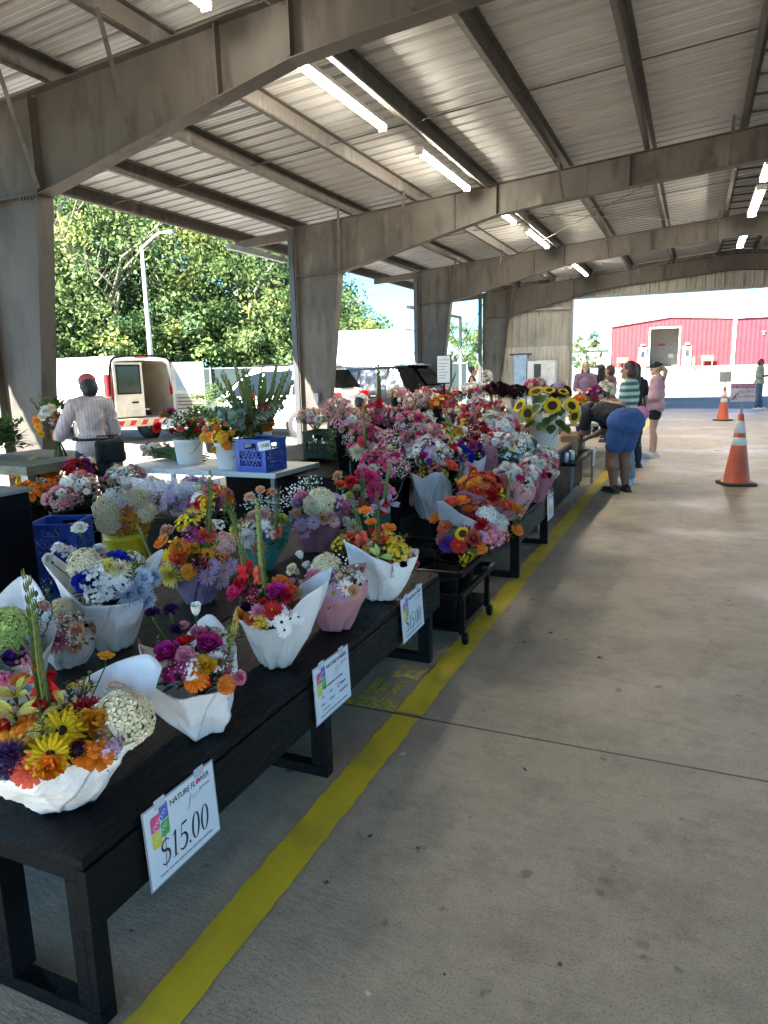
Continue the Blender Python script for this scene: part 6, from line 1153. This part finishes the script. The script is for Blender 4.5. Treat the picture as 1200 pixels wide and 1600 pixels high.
    for s in ('L', 'R'):
        hi, kn, an = J['hip'+s], J['kn'+s], J['an'+s]; lf = f**.85; e = .012
        if leg <= 1: capsule(m, hi, hi.lerp(kn, leg), .092*lf+e, (.092+(.056-.092)*leg)*lf+e+.008)
        else: capsule(m, hi, kn, .092*lf+e, .066*lf+e); capsule(m, kn, kn.lerp(an, leg-1), .066*lf+e, .056*lf+e)
    blob(bot, m, botm, t, .0125, 5)
    m = MB()
    ell(m, hp(0, -.022, .035), (.083, .092, .098), HM)
    if hair == 'long': capsule(m, hp(0, -.06, .02), hp(0, -.075, -.3), .075, .06, fx=.6, side=tuple(sd)); capsule(m, hp(-.06, -.02, 0), hp(-.075, .0, -.26), .03, .03); capsule(m, hp(.06, -.02, 0), hp(.075, .0, -.26), .03, .03)
    elif hair == 'pony': capsule(m, hp(0, -.1, .03), hp(0, -.15, -.04), .03, .038); capsule(m, hp(0, -.15, -.04), hp(0, -.13, -.22), .04, .018)
    elif hair == 'bun': ell(m, hp(0, -.1, .05), (.05, .05, .05), HM)
    elif hair == 'bob': ell(m, hp(0, -.045, -.02), (.09, .075, .1), HM)
    cut = MB(); blob('hair', m, hairm, t, .011, 3)
    if hat:
        m = MB(); ell(m, hp(0, -.008, .055), (.088, .102, .078), HM)
        if hat == 'cap': capsule(m, hp(-.045, .09, .04), hp(.045, .09, .04), .02, .02); ell(m, hp(0, .13, .035), (.068, .07, .012), HM)
        if hat == 'visor': ell(m, hp(0, .12, .03), (.07, .07, .012), HM)
        blob('cap' if hat != 'scarf' else 'headscarf', m, hatm, t, .009, 3)
    for s in (-1, 1): e = MB(); ell(e, hp(s*.032, .083, .012), (.012, .008, .008), HM); e.build('eye', pmat('eye_dark', (.02, .015, .012), .2), t, True)
    return t
def face_to(dx, dy): return math.atan2(-dx, dy)
DEN = cloth('dark_denim', (.02, .024, .04)); LDEN = cloth('light_denim', (.2, .27, .38)); BLKC = cloth('black_cloth', (.008, .008, .01)); WSH = pmat('white_shoe', (.6, .6, .6), .6); BSH = pmat('black_sandal', (.012, .01, .01), .6)
HB = pmat('black_hair', (.012, .009, .008), .5, .4, 30, .5, 60, stretch=(1, 1, .15)); HM_ = pmat('maroon_hair', (.06, .012, .014), .5, .4, 30, .5, 60, stretch=(1, 1, .15)); HBL = pmat('blond_hair', (.4, .27, .13), .5, .4, 30, .5, 60, stretch=(1, 1, .15)); HBR = pmat('brown_hair', (.05, .025, .015), .5, .4, 30, .5, 60)
# flower seller at the left
wy = 5.45; wx = aty(146, 690, wy).x
J = pose(1.6, wrL=(-.28, .36, 1.0), elL=(-.31, .1, 1.03), elR=(.24, .08, 1.05), wrR=(.12, .33, 1.03))
person('person in pinstriped blouse and red headscarf holding flowers, back half turned', (wx, wy, 0), face_to(-.8, .6), J, SKINS[0], 'blouse', stripes('pinstripe_blouse', (.5, .4, .385), (.4, .315, .31), .03, .7, 'X'), 'trousers', DEN, BSH, HB, 'bob', 'scarf', cloth('red_scarf', (.38, .07, .08)), fat=.93, sleeves=1.75, leg=1.9, loose=.026, face=(-.25, 1, -.1))
t = thing('waist_bag', 'black waist bag hanging at the back of the pinstriped person', 'bag', (wx, wy, 0), face_to(-.8, .6)); MB().box(-.02, .26, -.27, -.17, .72, .95).build('pouch', BLKC, t, bevel=.03); mb = MB(); mb.tube([(.19*math.cos(a), .17*math.sin(a), .96) for a in [k*math.pi/12 for k in range(25)]], .014, 6); mb.build('strap', BLKC, t)
mb = MB(); mb.tube([(0, -.28, .95), (0, -.3, 1.0), (.2, -.3, 1.0), (.2, -.28, .95)], .008, 5); mb.build('handle', BLKC, t)
c = aty(80, 668, wy+.1); b = Bouquet('hand-held bunch of orange and white flowers tied with orange paper', (wx-.5, wy, .74), (wx-.5, wy, 1.3, .18, .17), group='loose bunches on the left'); b.neck = Vector((0, 0, .26))
b.px([('mum', 72, 642, .06, 'white'), ('carn', 66, 650, .05, 'cream'), ('zinnia', 56, 658, .05, 'orange'), ('zinnia', 60, 668, .05, 'amber'), ('mum', 80, 638, .05, 'cream'), ('carn', 90, 650, .04, 'bronze'), ('sprig', 92, 632, .07), ('sprig', 58, 636, .06), ('cluster', 85, 660, .06, 'dust'), ('sprig', 75, 680, .08), ('sprig', 90, 675, .08), ('zinnia', 64, 678, .04, 'gold'), ('fern', 82, 685, .08)]); b.leaves(1, 2)
mb = MB(); mb.lathe([(.05, .18), (.062, .2), (.062, .29), (.055, .31)], 14); mb.build('tie_paper', petal('orange'), b.o, True); rg = random.Random(5)
for k in range(18): b.st.tube([(0, 0, .25), (rg.uniform(-.05, .08), rg.uniform(-.06, .06), .0)], .004, 4)
b.done()
# bent woman
J = pose(1.62, pelvis=(0, -.12, .9), waist=(0, .05, .98), chest=(0, .25, 1.0), neck=(0, .42, .98), head=(0, .53, 1.0), shL=(-.17, .37, .98), shR=(.17, .37, .98), elL=(-.2, .42, .74), elR=(.2, .43, .75), wrL=(-.13, .58, .63), wrR=(.12, .6, .66), hipL=(-.1, -.11, .84), hipR=(.1, -.11, .84), knL=(-.1, .0, .46), knR=(.1, -.02, .46), anL=(-.09, -.04, .085), anR=(.1, -.06, .085))
p = atz(962, 768, 0); person('person in black top and tight blue shorts bending over the low bench', (p.x, p.y, 0), face_to(-.8, .6), J, SKINS[1], 'shirt', BLKC, 'shorts', cloth('blue_shorts', (.035, .085, .24), .12), BSH, HB, 'bun', fat=1.42, sleeves=.6, leg=.62, face=(0, .8, -.6), tiltback=(0, .6, .8), tucked=True)
# striped shirt woman
J = pose(1.62, elL=(-.2, .02, 1.08), wrL=(-.1, .26, 1.12), elR=(.21, .04, 1.08), wrR=(.1, .28, 1.13))
p = atz(976, 759, 0); person('person with short maroon hair and green striped shirt, looking at flowers', (p.x, p.y+.15, 0), face_to(-1, .25), J, SKINS[0], 'striped_shirt', stripes('green_white_stripes', (.55, .55, .5), (.05, .16, .12), .085, .5), 'jeans', LDEN, WSH, HM_, 'bob', fat=1.08, sleeves=.65, leg=1.95)
J = pose(1.6); p = aty(992, 600, 11.6); person('person with long black hair standing behind the striped shirt', (p.x, 11.6, 0), face_to(-.7, .7), J, SKINS[0], 'shirt', BLKC, 'trousers', DEN, BSH, HB, 'long', leg=1.9)
t = thing('pink_bag', 'round pink bag hanging between the striped shirt and pink jacket', 'bag', (aty(1002, 640, 11.3).x, 11.3, .86)); mb = MB(); mb.lathe([(.001, -.05), (.1, -.045), (.115, -.02), (.115, .02), (.1, .045), (.001, .05)], 20, M=Matrix.Rotation(1.4, 4, 'X')); mb.build('bag_body', cloth('pink_cloth', (.55, .22, .4)), t, True); mb = MB(); mb.tube([(-.06, 0, .1), (-.03, 0, .25), (.03, 0, .25), (.06, 0, .1)], .008, 6); mb.build('strap', BLKC, t)
# pink jacket woman
J = pose(1.62, elL=(-.2, -.04, 1.08), wrL=(-.16, .2, 1.0), elR=(.2, -.04, 1.08), wrR=(.15, .2, 1.0), knR=(.095, .05, .47), anR=(.1, .06, .085))
p = atz(1021, 714, 0); person('person in pink jacket, black shorts and black cap with blond ponytail', (p.x, p.y, 0), face_to(-1, .1), J, SKINS[2], 'jacket', cloth('pink_jacket', (.52, .3, .32), .12), 'shorts', BLKC, WSH, HBL, 'pony', 'cap', BLKC, sleeves=1.85, leg=.32, loose=.035)
# man at right
J = pose(1.72, elR=(.2, -.02, 1.08), wrR=(.08, .25, 1.12), elL=(-.2, -.02, 1.08), wrL=(-.08, .25, 1.1), anL=(-.1, .08, .085))
p = atz(1183, 640, 0); person('person in pale shirt and jeans looking at a phone at far right', (p.x, p.y, 0), face_to(.95, -.3), J, SKINS[1], 'shirt', cloth('pale_olive_shirt', (.32, .34, .28)), 'jeans', cloth('mid_denim', (.06, .1, .18)), WSH, HBR, 'bob', sleeves=1.3, leg=1.95, loose=.03, face=(0, 1, -.3))
# far group
J = pose(1.65, elL=(-.2, .0, 1.08), wrL=(-.1, .24, 1.05), elR=(.2, 0, 1.08), wrR=(.1, .24, 1.05))
for (x, Y, lab, fd, sk, tp, hr, hs, h) in ((915, 16.2, 'smiling person with long brown hair in dusty purple top facing the stall', (.1, -1), SKINS[2], cloth('dusty_purple_top', (.22, .13, .19)), HBR, 'long', 1.68), (940, 16.6, 'person with long dark hair beside the purple top, turned away', (.3, .9), SKINS[0], BLKC, HB, 'long', 1.62), (954, 15.6, 'person with short reddish hair behind the striped shirt', (-1, .3), SKINS[0], cloth('dark_red_top', (.12, .04, .05)), HM_, 'bob', 1.6)):
    J2 = pose(h, elL=(-.2, .0, 1.08), wrL=(-.1, .24, 1.05), elR=(.2, 0, 1.08), wrR=(.1, .24, 1.05)); p = aty(x, 580, Y); person(lab, (p.x, Y, 0), face_to(*fd), J2, sk, 'shirt', tp, 'trousers', DEN, BSH, hr, hs, leg=1.9, sleeves=1.3)
p = aty(738, 590, 17.6); person('person in black tank top holding white flowers by the end wall', (p.x, 17.6, 0), face_to(1, .2), J, SKINS[0], 'tank_top', BLKC, 'trousers', DEN, BSH, HB, 'short', leg=1.9, sleeves=0)
q = p; b = Bouquet('bunch of white flowers held by the person in black tank top', (p.x+.34, 17.65, 1.0), (p.x+.36, 17.65, 1.35, .14, .2), group='loose bunches held by people'); b.neck = Vector((0, 0, .05)); b.spray('white', 22, seed=5, sc=1.4); b.leaves(1.0, 2); b.done()
# seated person in mustard top
J = pose(1.62, pelvis=(0, 0, .5), waist=(0, .03, .66), chest=(0, .1, .85), neck=(0, .16, 1.0), head=(.04, .2, 1.13), shL=(-.18, .13, .95), shR=(.18, .13, .95), elL=(-.26, .2, .7), elR=(.26, .2, .7), wrL=(-.1, .4, .62), wrR=(.1, .4, .62), hipL=(-.09, .03, .47), hipR=(.09, .03, .47), knL=(-.11, .44, .47), knR=(.11, .44, .47), anL=(-.11, .4, .085), anR=(.11, .4, .085))
p = aty(556, 625, 10.2); person('seated person in mustard top and white cap, seen from behind above the pink flowers', (p.x, 10.2, 0), face_to(-.2, 1), J, SKINS[0], 'shirt', cloth('mustard_top', (.42, .24, .05)), 'trousers', DEN, BSH, HB, 'bob', 'cap', cloth('white_cap', (.55, .54, .5)), fat=1.2, sleeves=.8, leg=1.9, face=(.5, 1, -.1))
t = thing('folding_stool', 'low stool under the seated person in mustard', 'stool', (p.x, 10.2, 0)); MB().box(-.18, .18, -.16, .16, .36, .39).build('seat', BLKC, t, bevel=.01)
for sx in (-1, 1):
    for sy in (-1, 1): MB().bar((sx*.16, sy*.14, 0), (sx*.13, sy*.11, .358), .025, .025).build('leg', GAL, t)
# ------------------------------------------------------------------ vehicles
GLASS = pmat('tinted_car_glass', (.006, .007, .008), .06); RUB = pmat('tyre_rubber', (.02, .02, .02), .85); RIM = pmat('wheel_rim', (.45, .45, .46), .3, .1, 5, metal=.7)
RED_L = pmat('tail_light_red', (.5, .01, .015), .15); CHR = pmat('chrome_trim', (.6, .6, .6), .15, .05, 3, metal=.9)
def paint(n, c): return pmat(n, c, .25, .05, 3, coat=.6)
VW = paint('white_car_paint', (.74, .74, .73)); VB = pmat('black_car_paint', (.003, .0032, .004), .2, .05, 3, coat=.25); CREAM = pmat('cream_liner', (.46, .38, .27), .6, .2, 3)
def sect(s):
    y, zb, zl, zr, w, wr = s; return [(w*.9, zb), (w, zb+.12), (w*1.01, (zb+zl)/2), (w, zl), (wr+.015, zr-.07 if zr-zl > .12 else zr-.01), (wr-.09, zr), (0, zr+.025)]
def loft(mb, S, cap0=True, cap1=True, mi=0):
    vs = []; n = 13
    for s in S: p = sect(s); ring_ = [(x, s[0], z) for x, z in p]+[(-x, s[0], z) for x, z in reversed(p[:-1])]; vs += ring_
    fs = [(i*n+k, i*n+k+1, (i+1)*n+k+1, (i+1)*n+k) for i in range(len(S)-1) for k in range(n-1)]+[(i*n+n-1, i*n, (i+1)*n, (i+1)*n+n-1) for i in range(len(S)-1)]
    if cap0: fs.append(tuple(reversed(range(n))))
    if cap1: fs.append(tuple((len(S)-1)*n+k for k in range(n)))
    mb.add(vs, fs, mi)
def interp(S, y):
    for a, b_ in zip(S[:-1], S[1:]):
        if a[0] <= y <= b_[0]: t = (y-a[0])/(b_[0]-a[0]); return [u+(v-u)*t for u, v in zip(a, b_)]
    return S[-1]
def sidewin(name, S, t, y0, y1, dz0=.04, dz1=.1, sl0=0, sl1=0, off=.012):
    for sg in (-1, 1):
        mb = MB(); vs = []
        for (yb, yt) in ((y0, y0+sl0), (y1, y1+sl1)):
            for top in (0, 1):
                y = yt if top else yb; s = interp(S, y); z = s[2]+dz0 if not top else s[3]-dz1; k = (z-s[2])/(s[3]-.07-s[2]); x = s[4]+(s[5]+.015-s[4])*k; vs.append((sg*(x+off), y, z))
        mb.add(vs, [(0, 2, 3, 1)]); o = mb.build(name, GLASS, t); so_ = o.modifiers.new('s', 'SOLIDIFY'); so_.thickness = .008
def wheels(t, w, ys, r=.36):
    for y in ys:
        for sg in (-1, 1):
            M = Matrix.Translation((sg*(w-.1), y, r))@Matrix.Rotation(math.pi/2, 4, 'Y'); a = MB(); a.lathe([(r*.62, -.11), (r*.95, -.12), (r, -.08), (r, .08), (r*.95, .12), (r*.62, .11)], 26, M=M); wh = a.build('wheel', RUB, t, True)
            a = MB(); a.lathe([(.001, .06*sg), (r*.2, .08*sg), (r*.3, .05*sg), (r*.55, .085*sg), (r*.63, .11*sg), (r*.63, -.1*sg)], 20, M=M); a.build('rim', RIM, wh, True)
            a = MB(); a.lathe([(r*1.0, -.02), (r*1.14, .0)], 26, M=Matrix.Translation((sg*(w+.008), y, r))@Matrix.Rotation(math.pi/2*sg, 4, 'Y')); a.build('wheel_arch', BLK2, t, True)
def suv(name, label, loc, rz, body, L=4.8, w=.95, h=1.76):
    t = thing(name, label, 'car', loc, rz, 'cars parked beside the shed'); S = [(.0, .42, 1.02, 1.06, w*.97, w*.8), (.08, .36, 1.06, 1.16, w*.98, w*.8), (.5, .34, 1.06, h-.03, w, w*.74), (1.4, .32, 1.04, h, w, w*.76), (2.5, .32, 1.02, h-.03, w, w*.75), (3.35, .32, 1.0, 1.1, w, w*.84), (4.4, .34, .94, 1.0, w*.97, w*.8), (L, .4, .74, .8, w*.85, w*.6)]
    mb = MB(); loft(mb, S); mb.build('body', body, t, True, bevel=0)
    sidewin('side_window', S, t, .55, 1.15, sl0=.15); sidewin('side_window', S, t, 1.22, 2.05); sidewin('side_window', S, t, 2.12, 3.1, sl1=-.45)
    mb = MB(); mb.add([(-w*.72, .09, 1.2), (w*.72, .09, 1.2), (w*.66, .42, h-.13), (-w*.66, .42, h-.13)], [(0, 1, 2, 3)]); o = mb.build('rear_window', GLASS, t); o.location = (0, -.03, .02)
    mb = MB(); mb.add([(-w*.78, 3.32, 1.12), (w*.78, 3.32, 1.12), (w*.66, 2.62, h-.09), (-w*.66, 2.62, h-.09)], [(3, 2, 1, 0)]); o = mb.build('windscreen', GLASS, t); o.location = (0, .03, .03)
    for sg in (-1, 1):
        MB().box(*sorted((sg*(w*.99), sg*(w*.55))), -.03, .22, .98, 1.14).build('tail_light', RED_L, t, bevel=.02); MB().box(*sorted((sg*w*.62, sg*w*.58)), .6, 2.5, h+.02, h+.05).build('roof_rail', CHR if body is VB else BLK2, t, bevel=.01)
        MB().bar((sg*(w+.02), 3.0, 1.08), (sg*(w+.2), 2.95, 1.12), .14, .14).build('mirror', body, t, bevel=.03)
        for y in (1.5, 2.35): MB().box(*sorted((sg*(w+.012), sg*(w+.035))), y, y+.16, .92, .95).build('door_handle', CHR, t)
    MB().box(-w*.95, w*.95, -.08, .06, .42, .66).build('bumper', BLK2, t, bevel=.03); MB().box(-.26, .26, -.045, -.01, .8, .93).build('number_plate', WHT, t); MB().box(-w*.7, w*.7, .36, .62, h-.02, h+.02).build('spoiler', body, t, bevel=.01)
    wheels(t, w, (.95, L-.95)); return t
suv('black_suv', 'black SUV reversed up to the shed between second and third columns', (-6.72, 19.3, -.01), face_to(-1, 0), VB)
suv('white_suv', 'white SUV beside the black one, partly behind the second column', (-7.9, 16.1, -.01), face_to(-1, .03), VW, 4.9, .95, 1.78)
def van(label, loc, rz):
    t = thing('white_van', label, 'van', loc, rz); w = 1.0; h = 2.1; S = [(.0, .45, 1.1, h-.02, w*.98, w*.8), (.06, .42, 1.1, h, w, w*.83), (2.5, .4, 1.1, h+.02, w, w*.84), (4.1, .4, 1.1, h-.02, w, w*.82), (4.9, .4, 1.08, 1.35, w, w*.8), (5.7, .42, .95, 1.02, w*.95, w*.75), (5.85, .5, .7, .78, w*.85, w*.65)]
    mb = MB(); loft(mb, S, cap0=False); mb.build('body', VW, t, True)
    sidewin('side_window', S, t, 3.75, 4.5, sl1=-.25, dz1=.2)
    mb = MB(); loft(mb, [(.09, .62, 1.1, h-.1, w-.08, w*.78), (2.6, .62, 1.1, h-.08, w-.08, w*.79)], cap0=False); mb.build('cargo_liner', CREAM, t)
    mb = MB(); p = sect(S[0]); q = sect((0, .62, 1.1, h-.12, w-.1, w*.74)); ri = [(x, z) for x, z in p]+[(-x, z) for x, z in reversed(p[:-1])]; rj = [(x, z) for x, z in q]+[(-x, z) for x, z in reversed(q[:-1])]
    mb.add([(x, -.004, z) for x, z in ri]+[(x, .02, z) for x, z in rj], [(k, (k+1) % 13, 13+(k+1) % 13, 13+k) for k in range(13)]); mb.build('rear_frame', VW, t)
    mb = MB(); mb.tube([(.985*w*(1 if k < 0 else 1)*x, -.012, z) for k, (x, z) in enumerate([(.95, 1.2), (.93, 1.6), (.86, 1.98), (.76, 2.07), (.4, 2.11), (-.4, 2.11), (-.76, 2.07), (-.86, 1.98), (-.93, 1.6), (-.95, 1.2)])], .028, 6); mb.build('rear_seal', BLK2, t)
    def door(name, hinge, ang, sg):
        d = link(name, MB().box(*sorted((0, sg*.8)), -.03, .02, .66, 1.95).mesh(name, pmat('shade_tinted_door', (.5, .45, .36), .4)), t, (hinge, -.035, 0)); d.rotation_euler = (0, 0, ang)  # rear doors of the white van; their shade is mixed into the cream colour
        mb = MB(); mb.box(*sorted((sg*.1, sg*.7)), -.038, -.031, 1.24, 1.86); mb.build('door_window', GLASS, d); mb = MB(); mb.box(*sorted((sg*.1, sg*.7)), .021, .03, 1.24, 1.86); mb.build('door_window', pmat('pale_glass', (.25, .33, .37), .1), d)
        f_ = MB()
        for (a, b_, z0, z1) in ((.07, .1, 1.2, 1.9), (.7, .73, 1.2, 1.9), (.1, .7, 1.2, 1.24), (.1, .7, 1.86, 1.9)): f_.box(*sorted((sg*a, sg*b_)), -.046, -.031, z0, z1)
        f_.build('window_frame', BLK2, d); MB().box(*sorted((sg*.06, sg*.74)), .0205, .035, .72, 1.16).build('inner_panel', pmat('grey_tan_panel', (.3, .27, .22), .6), d)
        for k in range(4): MB().box(*sorted((sg*.1, sg*.7)), .036, .042, .78+.09*k, .8+.09*k).build('panel_rib', BLK2, d)
        MB().box(*sorted((sg*.45, sg*.62)), -.05, -.031, .98, 1.02).build('door_handle', BLK2, d); return d
    door('rear_door', -.84, 0, 1); door('rear_door', .84, 2.35, -1)
    for sg in (-1, 1): MB().box(*sorted((sg*.86, sg*1.0)), -.02, .12, 1.15, 1.68).build('tail_light', RED_L, t, bevel=.02)
    MB().box(-.16, .16, -.03, .05, 2.06, 2.11).build('brake_light', RED_L, t, bevel=.01); MB().box(-1.0, 1.0, -.2, .05, .42, .62).build('bumper', CREAM, t, bevel=.03)
    mb = MB(); 
    for k in range(6): mb.prism([(-.95+.33*k, .46), (-.8+.33*k, .46), (-.72+.33*k, .58), (-.87+.33*k, .58)], lambda p, y: (p[0], y, p[1]), -.204, -.2001)
    mb.build('warning_stripe', RED_L, t); MB().box(-.3, .1, .022-.06, -.04, .8, .84).build('door_trim', GAL, t); wheels(t, w, (1.2, 4.8), .38)
    return t
A_ = atd(166, 600, 18.0); nd = Vector((-.975, .22)); rr_ = Vector((nd.y, -nd.x)); cen = Vector((A_.x, A_.y))+rr_*1.0
van('white delivery van with its right rear door open, parked behind the seller', (cen.x, cen.y, -.01), face_to(nd.x, nd.y))
# white trailer, grey container, silver car, far pickup
p = atd(530, 560, 34); q = atd(645, 560, 34); t = thing('box_trailer', 'long white box trailer with raked end behind the parked SUVs', 'trailer', (p.x, p.y, terr(p.x, p.y))); d = (Vector((q.x-p.x, q.y-p.y))); L_ = d.length; t.rotation_euler = (0, 0, math.atan2(d.y, d.x))
zt = aty(600, 515, aty(600, 515, 1).y).z; Zt = (EYEV+ray(610, 514)*(34/ray(610, 514).length)).z-terr(p.x, p.y)
mb = MB(); mb.prism([(-1.3, .9), (L_+.5, .9), (L_-.35, Zt), (-1.3, Zt-.05)], lambda p_, y: (p_[0], y, p_[1]), 0, 2.5); mb.build('box_body', VW, t, bevel=.03); mb = MB().box(-1.2, L_+.3, .1, 2.4, .6, .89); mb.build('chassis', BLK2, t)
wheels(t, 1.3, (), .45); 
for x in (-.3, .8): a = MB(); a.lathe([(.001, -.12), (.45, -.12), (.48, -.08), (.48, .08), (.45, .12), (.001, .12)], 24, (x, .2, .48), M=Matrix.Rotation(math.pi/2, 4, 'X')); a.build('wheel', RUB, t, True)
p = atd(633, 560, 38); t = thing('grey_container', 'grey-blue container end beside the third column, behind the white trailer', 'container', (p.x, p.y, terr(p.x, p.y)), .45); zt = atd(640, 513, 38).z-terr(p.x, p.y); MB().box(0, 1.6, 0, 4, .3, zt).build('body', pmat('grey_blue_metal', (.2, .25, .3), .5), t, bevel=.03)
for z in (.6, 1.4, 2.2): MB().box(.1, 1.5, -.03, -.001, z, z+.05).build('rib', GAL, t)
MB().box(.15, .6, -.012, -.002, zt-.5, zt-.25).build('marking', pmat('blue_marking', (.12, .25, .5), .5), t); MB().box(.1, 1.5, .2, 3.8, 0, .29).build('base', BLK2, t)
p = aty(915, 572, 85); t = suv('white_pickup', 'white pickup truck left of the red hall', (p.x+5.2, 85, 1.545), face_to(-1, .1), VW, 5.2, .95, 1.8)
p = aty(702, 600, 24.2); suv('silver_suv', 'silver-grey SUV seen between the third column and the end wall', (p.x-.7, 24.0, -.01), face_to(-1, -.1), paint('silver_grey_paint', (.2, .21, .22)), 4.7, .93, 1.72)
p = aty(365, 640, 12.3); t = thing('garden_pot_shrub', 'grey-leaved shrub standing outside beside the white van', 'plant', (-9.2, 12.2, 0)); o = link('foliage', CB, t, (0, 0, 1.0)); o.scale = (.5, .5, .42); MB().lathe([(.001, 0), (.2, 0), (.26, .4), (.22, .4), (.2, .1), (.001, .1)], 16).build('pot', BLK2, t, True); mb = MB(); mb.tube([(0, 0, .2), (0, 0, .9)], .02, 6); mb.build('trunk', BARK, t)
